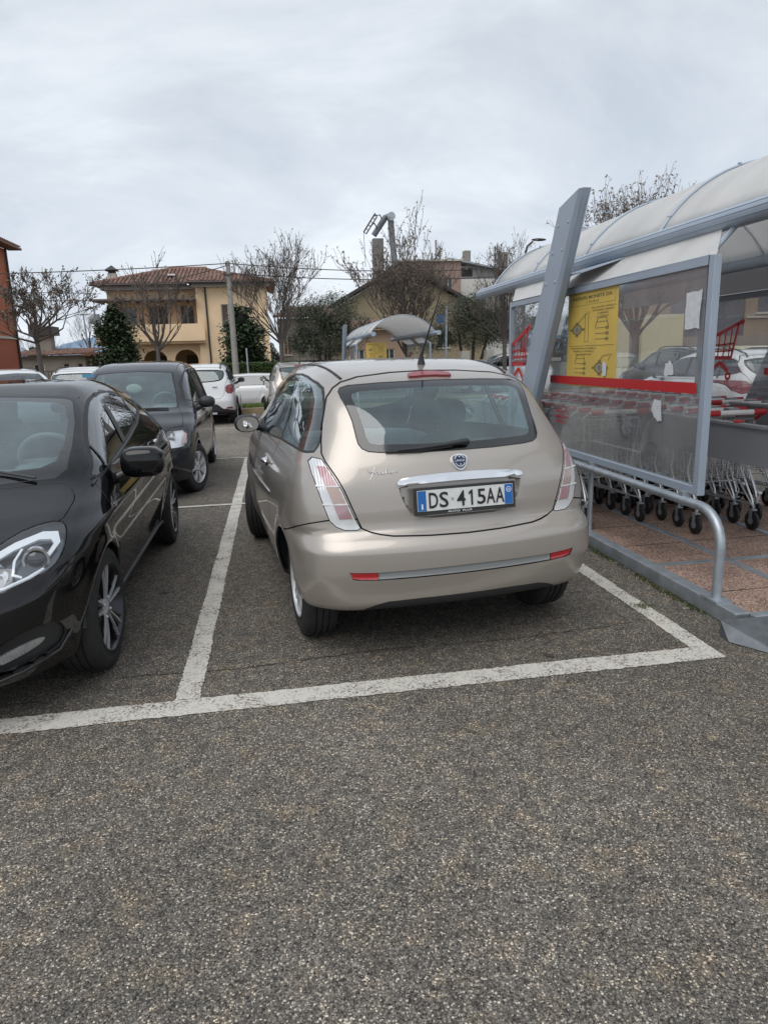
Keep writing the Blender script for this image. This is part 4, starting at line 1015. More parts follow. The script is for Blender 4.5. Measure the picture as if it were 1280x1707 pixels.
def minivan():
    root = empty('parked_car', 'dark grey compact minivan facing forward behind the black hatchback', 'car', (-1.76, 11.50, 0), R(180), 1.0)
    P = dict(paint=M_DKBLUE, res=.04, main='body', panels=[
        ('front_door', 'S', [(1.20,1.06),(1.20,.5),(1.30,.32),(2.15,.32),(2.28,.5),(2.34,.9),(2.30,1.04)], 'paint'),
        ('rear_door', 'S', [(1.17,1.06),(1.17,.5),(1.24,.32),(.60,.32),(.40,.55),(.30,.9),(.26,1.06)], 'paint'),
        ('side_window', 'S', smooth_poly([(2.30,1.07),(1.95,1.30),(1.65,1.44),(1.40,1.50),(.5,1.52),(-.2,1.48),(-.42,1.40),(-.45,1.15),(-.35,1.10),(.9,1.07)], 1), 'glass', dict(mats=[M_GDARK], gap=.016)),
        ('wheel_arch', 'S', circ(0, .31, .345, 30), 'hole'), ('wheel_arch', 'S', circ(2.63, .31, .345, 30), 'hole'),
        ('bonnet', 'T', mir([(0,2.50),(.35,2.48),(.63,2.42),(.70,2.7),(.71,2.90),(.52,3.03),(.40,3.2),(0,3.25)]), 'paint', dict(lim=lambda c: c.z > .7)),
        ('windscreen', 'T', mir([(0,2.47),(.3,2.45),(.62,2.38),(.585,2.1),(.53,1.85),(.49,1.62),(.25,1.60),(0,1.59)]), 'glass', dict(mats=[M_GREAR], gap=.025, lim=lambda c: c.z > 1.0)),
        ('headlight', 'F', [(.48,.625),(.765,.635),(.785,.70),(.775,.80),(.72,.85),(.62,.85),(.52,.805),(.45,.71)], 'lamp', dict(mats=[M_LENS], gap=.006, mirror=True, lim=lambda c: c.z > .5)),
        ('front_grille', 'F', mir([(0,.60),(.40,.60),(.44,.72),(0,.76)]), 'panel', dict(mats=[M_PLAST], gap=.006, push=(1, -.02))),
        ('bumper_seam', 'F', mir([(0,.585),(.50,.585),(.80,.605),(.80,.612),(.50,.593),(0,.593)]), 'panel', dict(mats=[M_RUB], gap=0)),
        ('air_intake', 'F', mir([(0,.30),(.42,.30),(.45,.44),(0,.46)]), 'panel', dict(mats=[M_PLAST], gap=.006, push=(1, -.02))),
        ('fog_light', 'F', circ(.60, .34, .045, 18), 'panel', dict(mats=[M_PLAST], gap=.004, mirror=True, push=(1, -.01))),
    ])
    B, ob = build_car(MER, root, P)
    for o in ob['headlight']:
        s = 1 if sum(v.co.x for v in o.data.vertices) > 0 else -1
        q = MB(); vs = [(v.co - B.nrm(v.co)*.045) for v in o.data.vertices]; q.add(vs, [tuple(p.vertices) for p in o.data.polygons], 0); q.build('lamp_housing', [mat('lamp_inner_bright', (.78,.79,.80), rough=.35, metal=.3)], o, smooth=60)
        q = MB(); c = B.pt(.59*s, .735, 'F')
        for dz in (.04, -.04):
            q.lathe([(-.03,.015),(-.02,.035),(.0,.048),(.006,.050)], 20, 0, 'y')
            for i in range(len(q.v)-80, len(q.v)): a = q.v[i]; q.v[i] = (a[0]+c.x, a[1]+c.y-.035, a[2]+c.z+dz)
        q.build('reflector_bowl', [M_SILVER], o, smooth=60)
        q = MB(); patch(B, [(.735*s,.67),(.762*s,.67),(.762*s,.78),(.735*s,.79)], 'F', -.02, .01, q, 0); q.build('indicator_lens', [mat('amber_lens', (.62,.42,.34), rough=.3, coat=.5)], o, smooth=50)
    for s in (-1, 1):
        side_mirror(root, (.93*s, 1.92, 1.08), s, (.105,.085,.075))
        wheel(root, .830*s, 0, .31, .195, .205, 'paddle'); wheel(root, .830*s, 2.63, .31, .195, .205, 'paddle', R(-20))
        d1 = [o for o in ob['front_door'] if sum(v.co.x for v in o.data.vertices)*s > 0][0]; handle(d1, B, 1.34, .95, s, M_DKBLUE)
        q = MB(); q.tube([B.pt(.52*s+(y-.4)*0, y, 'T') for y in np.linspace(-.3, 1.5, 8)], .006, 5); q.build('roof_trim', [M_RUB], root)
        for y in (1.18, .22):
            q = MB(); q.tube([B.pt(y, z, 'S', s)+Vector((.003*s,0,0)) for z in (1.07,1.2,1.35,1.5)], .02, 6)
            q.build('window_pillar', [M_PLAST], root)
    q = MB(); q.tube([B.pt(x, 2.46-.06*abs(x), 'T')+Vector((0,0,.015)) for x in (-.5,-.3,-.1,.1,.3,.5)], .011, 6); q.build('windscreen_wiper', [M_PLAST], root)
    q = MB(); q.ellipsoid((-.0, 1.85, 1.28), (.10,.02,.06), 0, 12, 8); q.ellipsoid((.10, 1.95, 1.12), (.07,.03,.10), 1, 12, 8); q.ellipsoid((.16, 1.93, 1.05), (.06,.03,.05), 2, 12, 8); q.build('dashboard_things', [mat('pale_cloth', (.5,.52,.42), rough=.9), M_PAPER, mat('blue_card', (.1,.3,.5), rough=.6)], root, smooth=60)
    q = MB(); patch(B, [(.36,1.50),(.50,1.50),(.50,1.46),(.36,1.46)], 'F', -.012, .002, q, 0); q.build('sun_strip', [mat('blue_card', (.1,.3,.5))], root)
    q = MB(); q.box(-.26,.26,3.36,3.375,.46,.57); q.build('number_plate', [M_PLATE], root)
    arch_liners(root, 2.63, .355, .82, .31)
    interior(root, dash_y=1.95, front_y=.95, rear_y=.0, zt=.97)
    return root
VAN = minivan()

SAN = dict(
 top=[(-.75,1.40),(-.5,1.49),(0,1.53),(.6,1.555),(1.1,1.53),(1.5,1.43),(2.1,1.12),(2.4,1.04),(2.8,.98),(3.1,.90),(3.3,.78)],
 rear=[(.2,-.62),(.4,-.74),(.6,-.76),(.75,-.72),(.95,-.68),(1.1,-.64),(1.3,-.52),(1.45,-.4),(1.55,-.25)],
 front=[(.2,3.15),(.45,3.3),(.7,3.28),(.9,3.1),(1.0,2.9)], plan=[(-.7,.80),(0,.87),(2.5,.87),(3.3,.80)],
 sec=[(.2,.05),(.35,0),(.5,0),(.75,0),(.9,.02),(1.0,.06),(1.1,.09),(1.3,.16),(1.45,.22),(1.55,.3)],
 bot=[(-.7,.30),(0,.27),(2.6,.27),(3.3,.27)], cab=[(-.6,.05),(0,0),(1.4,.0),(2.2,.03)],
 rc=.1, fc=.25, tc=.05, kr=.2, kf=.25, kt=.12, wb=2.59)
def white_car():
    root = empty('parked_car', 'white crossover with roof rails seen from behind, past the dark minivan', 'car', (-1.74, 18.9, 0), 0, 1.0)
    P = dict(paint=M_WHITEP, res=.05, main='body', panels=[
        ('side_window', 'S', smooth_poly([(2.15,1.05),(1.75,1.27),(1.45,1.40),(.6,1.45),(-.1,1.42),(-.40,1.30),(-.48,1.18),(-.30,1.10),(.9,1.04)], 1), 'glass', dict(mats=[M_GDARK], gap=.018)),
        ('door', 'S', [(1.05,1.02),(1.05,.5),(1.15,.36),(2.05,.36),(2.2,.6),(2.22,.95)], 'paint', dict(gap=.007)),
        ('rear_door', 'S', [(1.02,1.02),(1.02,.5),(1.10,.36),(.55,.36),(.36,.6),(.22,1.0)], 'paint', dict(gap=.007)),
        ('wheel_arch', 'S', circ(0, .32, .36, 30), 'hole'), ('wheel_arch', 'S', circ(2.59, .32, .36, 30), 'hole'),
        ('tailgate', 'B', mir([(0,.66),(.50,.67),(.60,.76),(.64,1.0),(.70,1.15),(.68,1.30),(.60,1.44),(0,1.46)]), 'paint', dict(gap=.008, lim=back)),
        ('rear_window', 'B', smooth_poly(mir([(0,1.075),(.50,1.10),(.60,1.17),(.63,1.30),(.58,1.39),(0,1.405)]), 1), 'glass', dict(mats=[M_GREAR], gap=.03, lim=back)),
        ('tail_light', 'B', smooth_poly([(.635,.80),(.83,.78),(.83,1.0),(.80,1.02),(.64,1.005)], 1), 'lamp', dict(mats=[M_REDD], gap=.005, mirror=True, lim=back)),
        ('lower_bumper', 'B', mir([(0,.20),(.80,.20),(.86,.36),(.70,.40),(.55,.42),(.42,.53),(.2,.56),(0,.56)]), 'panel', dict(mats=[M_PLAST], gap=.004, th=.01, lim=back)),
        ('reflector', 'B', [(.62,.415),(.80,.40),(.78,.46),(.66,.46)], 'lamp', dict(mats=[M_REDD], gap=.003, mirror=True, lim=back)),
        ('windscreen', 'T', mir([(0,2.16),(.35,2.13),(.62,2.02),(.52,1.50),(0,1.45)]), 'glass', dict(mats=[M_GAR], gap=.02, lim=lambda c: c.z > 1.0)),
        ('headlight', 'F', [(.50,.70),(.76,.70),(.76,.84),(.55,.82)], 'lamp', dict(mats=[M_LCLR], gap=.004, mirror=True)),
    ])
    B, ob = build_car(SAN, root, P)
    for s in (-1, 1):
        side_mirror(root, (.96*s, 1.72, 1.07), s, (.10,.08,.07))
        wheel(root, .875*s, 0, .325, .20, .21, 'paddle'); wheel(root, .875*s, 2.59, .325, .20, .21, 'paddle')
        q = MB(); q.tube([B.pt(.53*s, y, 'T')+Vector((0,0,h)) for y, h in ((-.35,.0),(-.30,.04),(0,.05),(1.0,.05),(1.30,.04),(1.36,0))], .016, 6); q.build('roof_rail', [M_PLAST], root, smooth=60)
        q = MB(); q.tube([B.pt(0+.365*math.cos(a), .32+.365*math.sin(a), 'S', s) for a in np.linspace(.15, 3.0, 14)], .028, 6); q.build('arch_cladding', [M_PLAST], root, smooth=60)
        for y in (1.03, .05):
            q = MB(); q.tube([B.pt(y, z, 'S', s)+Vector((.003*s,0,0)) for z in (1.05,1.2,1.3,1.42)], .02, 6)
            q.build('window_pillar', [M_PLAST], root)
    q = MB(); q.box(-.40,.40,-.775,-.735,.285,.33); q.build('skid_plate', [M_SILVER], root)
    q = MB(); q.box(-.26,.26,-.790,-.765,.42,.53); q.box(.205,.255,-.794,-.786,.425,.525, 1)
    text(q, 'FG 506XC', -.20, .19, .44, .515, lambda u, v: Vector((u, -.792, v)), 2, .02); q.build('number_plate', [M_PLATE, M_BLUE, M_BLK], root)
    q = MB(); q.poly([(-.055,.975),(.055,.975),(.055,.955),(.03,.915),(-.03,.915),(-.055,.955)], [], lambda u, v, d: Vector((u, -.712-d, v)), 0, .01); q.box(.32,.44,-.69,-.675,.955,.975)
    q.build('tailgate_badge', [M_SHEETM], root)
    q = MB(); g = lambda u, v: B.pt(u, v, 'B')+B.nrm(B.pt(u, v, 'B'))*.02
    q.tube([g(*p) for p in ((.05,1.09),(-.1,1.10),(-.3,1.085))], [.03,.022,.01], 8); q.build('rear_wiper', [M_PLAST], root, smooth=60)
    arch_liners(root, 2.59, .37, .84, .32)
    interior(root, dash_y=1.7, front_y=.7, rear_y=-.05, zt=.95)
    q = MB(); q.box(-.6,.6,-.5,3.0,.24,.28); q.build('chassis', [M_PLAST], root)
    return root
WHITECAR = white_car()

def place(o, x, y, deg, label, sc=None, group=None):
    o.location = (x, y, 0); o.rotation_euler = (0, 0, R(deg)); o['label'] = label
    if sc: o.scale = sc if isinstance(sc, tuple) else (sc,)*3
    if group: o['group'] = group
    return o
place(copy_tree(LANCAR), .80, 18.75, 3, 'second beige hatchback, parked far off beside the white crossover with roof rails', 1.0)
place(copy_tree(WHITECAR), -7.15, 20.6, -148, 'white crossover at the far left below the orange building')
place(copy_tree(WHITECAR), -4.95, 19.9, 0, 'white car roof between the black hatchback and the dark minivan')
place(copy_tree(VAN, swap={M_DKBLUE: M_WHITEP}), .05, 25.1, 90, 'low white car parked sideways on the road beyond the grass island', (1.0, 1.0, .72))
place(copy_tree(WHITECAR), 8.95, 11.7, 0, 'white crossover seen through the glass of the trolley shelter', (1.04,1.04,1.0))
place(copy_tree(WHITECAR, swap={M_WHITEP: M_DARKP}), 11.75, 17.6, 0, 'anthracite car behind the white one, seen through the shelter glass', (1.04,1.04,1.06))
place(copy_tree(VAN, swap={M_DKBLUE: M_YELP}), 13.6, 19.0, 180, 'pale yellow car roof beyond the white one, through the shelter glass', 1.0)
place(copy_tree(VAN, swap={M_DKBLUE: M_WHITEP}), 11.0, 28.5, 90, 'small white car by the hedge, left of the trolley shelter')

# ------------------------------------------------------------------ ground, lines, island
def ground_sheet(name, x0, x1, y0, y1, z, m_, n=1):
    q = MB(); q.add([(x0,y0,z),(x1,y0,z),(x1,y1,z),(x0,y1,z)], [(0,1,2,3)]); return tag(q.build(name, [m_], fix=False), kind='structure')
ground_sheet('asphalt_ground', -400, 400, -60, 24.0, 0, M_ASPH)
ground_sheet('road', -400, 400, 24.0, 29.0, 0, M_ASPH)
M_SOIL = mat('far_field', (0.10,0.11,0.07), rough=.95, noise=.3, nscale=.2)
ground_sheet('ground', -9000, 9000, 29.0, 9000, -0.02, M_SOIL)
ground_sheet('verge', -400, 400, 29.0, 120, 0.02, mat('verge_soil', (0.12,0.12,0.08), rough=.95, noise=.3, nscale=1))
rnd = random.Random(4)
def line(x0, y0, x1, y1, w, z=.004, jit=.005, name='parking_line', label=None):
    a = Vector((x0,y0,0)); b = Vector((x1,y1,0)); d = (b-a); L = d.length; d.normalize(); nrm_ = Vector((-d.y, d.x, 0))
    n = max(2, int(L/.018)); vs = []
    for k in range(n+1):
        p = a+d*L*k/n
        for e in (-1, 1): vs.append(p+nrm_*e*(w/2+rnd.uniform(-jit, jit)*.6+.002*math.sin(k*.11+e))+Vector((0,0,z)))
    q = MB(); q.add(vs, [(2*i,2*i+1,2*i+3,2*i+2) for i in range(n)])
    return tag(q.build(name, [M_LINE], fix=False), kind='structure')
line(-12, 3.035, 2.29, 3.130, .152, jit=.009)
line(-.484, 3.192, -.42, 11.85, .116, jit=.008)
line(-3.30, 3.175, -3.25, 11.85, .112, jit=.008)
line(2.235, 3.205, 2.245, 11.8, .112, jit=.007)
line(-12, 7.93, 2.2, 7.88, .075, z=.007, jit=.003)
line(-12, 11.83, 2.2, 11.80, .075, z=.007, jit=.003)
line(-12, 17.38, 12.0, 17.40, .09, z=.004)
for x in (-6.2, -3.3, -.5, 2.3): line(x, 17.4, x, 21.6, .11, z=.008)
# planted island with stone kerb
M_STONE = mat('yellowish_kerb_stone', (0.42,0.33,0.21), rough=.85, noise=.2, nscale=6, bump=.4)
isl = empty('kerbed_island', 'low island with yellowish stone kerb and grass, beyond the far row of cars', 'island')
for k in range(40):
    x0 = -14+k*.7; q = MB(); q.box(x0+.004, x0+.696, 21.70, 21.92, 0, .17); o = q.build('kerb_stone', [M_STONE], isl)
q = MB(); q.box(-14, 14, 21.92, 23.4, 0, .14); q.build('soil_bed', [M_SOIL], isl)
q = MB(); q.box(-14, 14, 23.4, 23.6, 0, .17); q.build('back_kerb', [M_STONE], isl)
q = MB(); rg = random.Random(8)
for k in range(16000):
    x = rg.uniform(-8, 6); y = rg.uniform(21.95, 23.35); h = rg.uniform(.05, .16); a = rg.uniform(0, 3.14); l = rg.uniform(-.04, .04)
    q.add([(x-.012*math.cos(a), y-.012*math.sin(a), .13), (x+.012*math.cos(a), y+.012*math.sin(a), .13), (x+l, y+l, .13+h)], [(0,1,2)])
tag(q.build('grass', [leaf_mat('grass_blades', (0.10,0.17,0.035), (0.17,0.24,0.06))], fix=False), kind='stuff')
# moss and weeds in the crack along the shelter kerb
q = MB()
for k in range(1300):
    y = rg.uniform(3.6, 7.0); x = 2.555-abs(rg.gauss(0, .025))
    if (math.sin(y*5.1)+math.sin(y*11.7+1)) < -.2 and rg.random() < .8: continue
    h = rg.uniform(.004, .022); a = rg.uniform(0, 3.14); r_ = .006
    q.add([(x-r_*math.cos(a), y-r_*math.sin(a), .002), (x+r_*math.cos(a), y+r_*math.sin(a), .002), (x+rg.uniform(-.01,.01), y, .004+h)], [(0,1,2)])
for k in range(140):
    y = rg.gauss(3.83, .03); x = 2.25+rg.gauss(0, .04); a = rg.uniform(0, 3.14)
    q.add([(x-.005*math.cos(a), y-.005*math.sin(a), .010), (x+.005*math.cos(a), y+.005*math.sin(a), .010), (x, y+.004, .018)], [(0,1,2)])
tag(q.build('moss', [leaf_mat('moss_green', (0.05,0.065,0.02), (0.10,0.115,0.045))], fix=False), kind='stuff')
q = MB()
for k in range(90):
    x = rg.uniform(-2.6, 2.5); y = rg.uniform(1.2, 6.5); s_ = rg.uniform(.004, .011); a = rg.uniform(0, 6.28); z = .012
    if k < 12: x = 2.50+rg.gauss(0,.03); y = rg.uniform(3.6, 5)
    ca, sa = math.cos(a)*s_, math.sin(a)*s_
    q.add([(x-ca,y-sa,z),(x+sa*.5,y-ca*.5,z+.003),(x+ca,y+sa,z),(x-sa*.5,y+ca*.5,z+.005)], [(0,1,2,3)])
tag(q.build('leaf_litter', [leaf_mat('dry_litter', (0.30,0.24,0.15), (0.42,0.36,0.27))], fix=False), kind='stuff')
q = MB(); q.add([(-1.02,1.66,.012),(-.99,1.70,.014),(-.98,1.66,.013),(-1.0,1.64,.012)], [(0,1,2,3)]); tag(q.build('leaf', [mat('pale_leaf', (.33,.32,.28), rough=.8)], fix=False), 'pale dry leaf lying alone on the asphalt at the lower left', 'leaf')

# cracks in the asphalt
M_CRACK = mat('crack_filling', (0.018,0.017,0.016), rough=.95)
def crack(pts, w, seed):
    rs = random.Random(seed); q = MB(); P = []
    for (x0, y0), (x1, y1) in zip(pts, pts[1:]):
        n = max(2, int(math.hypot(x1-x0, y1-y0)/.03))
        for k in range(n): t = k/n; P.append((x0+(x1-x0)*t+rs.gauss(0, .006), y0+(y1-y0)*t+rs.gauss(0, .006)))
    vs = []
    for i, (x, y) in enumerate(P):
        ww = w*(.4+rs.random()*.9)*(1 if 3 < i < len(P)-3 else .3); a = P[max(i-1, 0)]; b = P[min(i+1, len(P)-1)]; d = Vector((b[0]-a[0], b[1]-a[1])).normalized()
        vs += [(x-d.y*ww, y+d.x*ww, .0035), (x+d.y*ww, y-d.x*ww, .0035)]
    q.add(vs, [(2*i, 2*i+1, 2*i+3, 2*i+2) for i in range(len(P)-1)]); tag(q.build('asphalt_crack', [M_CRACK], fix=False), kind='structure')
crack([(-.98,3.52),(-.6,3.50),(-.2,3.49),(.5,3.56),(1.3,3.53),(2.15,3.62)], .0028, 1)
crack([(-1.0,9.2),(.2,9.35),(1.6,9.1)], .004, 4)

# ------------------------------------------------------------------ trolley shelter
def shelter(dy, label, near=True):
    root = empty('trolley_shelter', label, 'shelter', (0, dy, 0))
    XL, XR = 2.66, 4.92; GX, GXR, GZ = 2.88, 4.70, 2.375
    y0, y1 = 3.92, 7.50; ya, yb = 2.42, 8.76; yg = 9.36
    def frame(x, name='side_frame'):
        q = MB(); t = .025
        q.box(x-t, x+t, y0, y0+.055, .68, 2.135); q.box(x-t, x+t, y1-.055, y1, .68, 2.135); q.box(x-t, x+t, y0+.055, y1-.055, 2.08, 2.135); q.box(x-t, x+t, y0+.055, y1-.055, .68, .735)
        o = q.build(name, [M_ALU], root)
        md = o.modifiers.new('bevel', 'BEVEL'); md.width = .004; md.segments = 2
        q = MB(); q.box(x-.004, x+.004, y0+.055, y1-.055, .735, 2.08); p = q.build('glass_pane', [M_PANE], o)
        # vinyl stripe, trolley pictogram and warning lines stuck on the outside of the pane
        e = -1 if x < 3.5 else 1; xo = x-.012
        q = MB(); q.box(xo-.001, xo, y0+.115, 6.36, 1.315, 1.385)
        q.build('red_stripe', [M_REDV], p)
        q = MB()
        def F(u, v, d=0): return Vector((xo-.001-d, (7.52 if x < 3.5 else 7.38)-u*(.70 if x < 3.5 else .74), 1.26+v*.68))
        def bar(a, b, w):
            A = Vector(a); Bv = Vector(b); dd = (Bv-A); Ln = dd.length; dd.normalize(); nn = Vector((-dd.y, dd.x))*w/2
            q.poly([tuple(A-nn), tuple(Bv-nn), tuple(Bv+nn), tuple(A+nn)], [], lambda u, v, d: F(u, v, d), 0, .0012)
        bar((.10,.62), (.83,.87), .052); bar((.10,.60), (.08,.33), .045); bar((.08,.33), (.66,.33), .055); bar((.66,.33), (.78,.85), .045)
        for k in range(1, 5): u0 = .10+k*.125; bar((u0, .34), (u0+.01*k, .62+.034*k*1.1), .026)
        bar((.09,.43), (.69,.44), .026); bar((.09,.52), (.71,.55), .026)
        q.poly(circ(.86, .87, .045, 16), [], lambda u, v, d: F(u, v, d), 0, .0012)
        bar((.20,.12), (.42,.26), .065); bar((.42,.26), (.60,.12), .065)
        for cx_ in (.18, .62): q.poly(circ(cx_, .045, .066, 18), [circ(cx_, .045, .026, 14)], lambda u, v, d: F(u, v, d), 0, .0012)
        q.build('trolley_pictogram', [M_REDV], p)
        if x < 3.5:
            q = MB()
            for i, tx in enumerate(('VIETATO AI', 'BAMBINI NEL', 'CARRELLO')):
                z = 1.045-i*.045; text(q, tx, 6.22, 5.93 if i < 2 else 5.97, z, z+.030, lambda u, v: Vector((xo-.002, u, v)), 0, .02)
            q.build('warning_lettering', [M_REDV], p)
        return o
    frame(XL); frame(XR)
    for x in (XL, XR):
        s = -1 if x < 3.5 else 1
        # leaning fin column: narrow across, deep along
        q = MB(); xa, xb = (2.46, 2.565) if s < 0 else (5.015, 5.105)
        def cy(z): return 5.62+.545*(2.80-z)
        sec = [(xa, -.16), (xa+.022, -.20), (xb-.022, -.20), (xb, -.16), (xb, .17), (xb-.02, .205), (xa+.02, .205), (xa, .17)]
        zt = [(2.76 if u > -.05 else 2.83) for _, u in sec]
        vs = [(px_, cy(.05)+u, .05) for px_, u in sec]+[(px_, cy(z)+u, z) for (px_, u), z in zip(sec, zt)]
        n = len(sec); q.add(vs, [(i, (i+1) % n, (i+1) % n+n, i+n) for i in range(n)]+[tuple(range(n)), tuple(range(n, 2*n))])
        for e in (-.20,):
            for xx in (xa+.032, xb-.032): q.tube([(xx, cy(z)+e-.002, z) for z in (.1, 2.78)], .004, 4)
        for zz in (.16, .30, 2.18, 2.42, 2.62):
            for u in (-.10, .10): q.ellipsoid((xa-.001 if s < 0 else xb+.001, cy(zz)+u, zz), (.007, .014, .014), 0, 8, 6)
        cl = q.build('leaning_column', [M_ALU], root)
        q = MB(); q.box(xa-.04, xb+.04, cy(.1)-.30, cy(.1)+.30, .100, .116); 
        for u in (-.25, .25): q.ellipsoid(((xa+xb)/2, cy(.1)+u, .118), (.018,.018,.014), 0, 6, 6)
        q.build('base_plate', [M_GALV], cl)
        q = MB(); bx0, bx1 = (min(x, xa)-.0, x)
        for zb in (2.22,):
            q.add([(xb if s < 0 else xa, cy(zb)-.36, zb), (xb if s < 0 else xa, cy(zb)+.36, zb), ((GX if s < 0 else GXR), cy(zb)+.12, zb+.10), ((GX if s < 0 else GXR), cy(zb)-.55, zb+.10),
                   (xb if s < 0 else xa, cy(zb)-.36, zb+.012), (xb if s < 0 else xa, cy(zb)+.36, zb+.012), ((GX if s < 0 else GXR), cy(zb)+.12, zb+.112), ((GX if s < 0 else GXR), cy(zb)-.55, zb+.112)],
                  [(0,1,2,3),(4,5,6,7),(0,1,5,4),(1,2,6,5),(2,3,7,6),(3,0,4,7)])
        q.build('column_bracket', [M_ALU], root)
        # gutter tube
        g = GX if s < 0 else GXR
        q = MB(); q.tube([(g, ya-.5, GZ), (g, yg, GZ)], .066, 20)
        for a in (2.5, 3.0, 3.5): q.tube([(g+s*-.0+.067*math.cos(a if s < 0 else math.pi-a), ya-.5, GZ+.067*math.sin(a)), (g+.067*math.cos(a if s < 0 else math.pi-a), yg, GZ+.067*math.sin(a))], .003, 4)
        q.build('gutter_tube', [M_ALU], root, smooth=40)
        q = MB(); th = .006
        a0 = (x, y0+.02, 2.135); a1 = (x, y1-.02, 2.135); b1 = (g-.02*-s, y1+.42, GZ-.055); b0 = (g-.02*-s, y0+.28, GZ-.055)
        q.add([a0, a1, b1, b0]+[(p[0], p[1], p[2]+th) for p in (a0, a1, b1, b0)], [(0,1,2,3),(4,5,6,7),(0,1,5,4),(1,2,6,5),(2,3,7,6),(3,0,4,7)])
        q.build('eaves_sheet', [M_ROOFP], root)
        # steel hoop rail
        rx = 2.61 if s < 0 else 4.97
        q = MB(); pts = [(rx, 3.62, .05), (rx, 3.62, .42)]
        for k in range(7): a = math.pi/2*k/6; pts.append((rx, 3.62+.22*(1-math.cos(a)), .42+.215*math.sin(a)))
        pts += [(rx, 6.0, .64)]
        for k in range(7): a = math.pi/2*k/6; pts.append((rx, 7.62+.22*math.sin(a), .42+.22*math.cos(a)))
        pts.append((rx, 7.84, .05)); q.tube(pts, .030, 14)
        q.box(rx-.055, rx+.055, 3.54, 3.70, .095, .110); q.box(rx-.055, rx+.055, 7.77, 7.92, .095, .110)
        for yy in (4.02, 5.35, 7.3): q.box(rx-.012, rx+.045, yy, yy+.05, .60, .69)
        q.build('hoop_rail', [M_GALV], root, smooth=40)
        q = MB(); q.tube([(rx+.05, 5.45, .09), (rx+.05, 5.45, .69)], .022, 10); q.build('rail_post', [M_GALV], root, smooth=40)
    # barrel roof
    q = MB(); nseg = 20; XC = (GX+GXR)/2; hw = (GXR-GX)/2; sag = .50; Rr = (hw*hw+sag*sag)/(2*sag); zc = GZ+.05+sag-Rr; a0 = math.asin(hw/Rr)
    arc = [(XC+Rr*math.sin(-a0+2*a0*k/nseg), zc+Rr*math.cos(-a0+2*a0*k/nseg)) for k in range(nseg+1)]
    ysr = np.linspace(ya, yb, 11)
    vs = [(x, y, z) for y in ysr for x, z in arc]; w = nseg+1
    q.add(vs, [(j*w+i, j*w+i+1, (j+1)*w+i+1, (j+1)*w+i) for j in range(len(ysr)-1) for i in range(nseg)])
    o = q.build('roof_sheet', [M_ROOFP], root, smooth=60); md = o.modifiers.new('s', 'SOLIDIFY'); md.thickness = .008
    for yr in (2.42, 3.69, 4.95, 6.21, 7.48, 8.76):
        q = MB(); q.tube([(XC+(x-XC)*1.006, yr, z+.008) for x, z in arc], .011, 6)
        for k in (1, 7, 13, 19): x, z = arc[k]; q.ellipsoid((x, yr, z+.022), (.015,.015,.010), 0, 8, 6)
        q.build('roof_rib', [M_ALU], root, smooth=40)
    q = MB(); q.tube([(GX+.0, 4.1, 2.32), (XL+.03, 4.1, 2.12)], .018, 8); q.build('strut', [M_ALU], root)
    q = MB(); q.tube([(GXR, 4.1, 2.32), (XR-.03, 4.1, 2.12)], .018, 8); q.build('strut', [M_ALU], root)
    if near:
        q = MB(); q.box(GXR-.07, GXR-.045, ya, yb, 2.12, 2.32); q.build('inner_beam', [M_SHEETM], root)
    # floor
    q = MB(); q.box(2.66, 4.96, 3.40, 9.2, 0.0, .078); q.build('floor_slab', [M_TILE], root)
    def edge(nm, x0, x1, yy0, yy1, zz0, zz1):
        q = MB(); q.box(x0, x1, yy0, yy1, zz0, zz1); o = q.build(nm, [M_GALV], root); md = o.modifiers.new('b', 'BEVEL'); md.width = .008; md.segments = 2
    edge('steel_edge', 2.565, 2.66, 3.38, 9.2, 0, .098); edge('steel_edge', 4.96, 5.05, 3.38, 9.2, 0, .098); edge('front_edge', 2.66, 4.96, 3.33, 3.40, 0, .092)
    for xx in (3.20, 3.97): edge('floor_strip', xx, xx+.062, 3.402, 9.2, .05, .086)
    q = MB()
    for y in (4.36,): q.box(2.662, 3.198, y, y+.06, .06, .0835); q.box(3.264, 3.968, y, y+.06, .06, .0835); q.box(4.034, 4.958, y, y+.06, .06, .0835)
    q.build('cross_strip', [M_GALV], root)
    # tile joints
    for y in (3.78, 4.9, 5.5, 6.1, 6.7):
        q = MB(); q.box(2.662, 3.198, y, y+.006, .07, .0795); q.build('tile_joint', [M_RUB], root)
        q = MB(); q.box(3.264, 3.968, y+.02, y+.026, .07, .0795); q.build('tile_joint', [M_RUB], root)
    # ramp of chequer plate
    q = MB(); q.add([(2.44,3.33,.088),(4.96,3.33,.088),(4.96,2.98,.006),(2.58,2.96,.006),(2.42,3.22,.006),(2.44,3.33,0),(4.96,3.33,0)], [(0,1,2,3),(0,3,4),(0,4,5),(0,5,6,1),(3,2,6,5,4)])
    for i in range(26):
        for j in range(4):
            x = 2.60+i*.09+(.045 if j % 2 else 0); y = 3.28-j*.075; z = .088-(3.33-y)/.36*.082
            q.add([(x-.018,y-.006,z+.001),(x+.018,y+.006,z+.0035),(x-.016,y+.010,z+.0045)], [(0,1,2)])
    q.build('entry_ramp', [mat('worn_chequer_plate', (.16,.175,.19), rough=.55, metal=.5, noise=.25, nscale=12)], root)
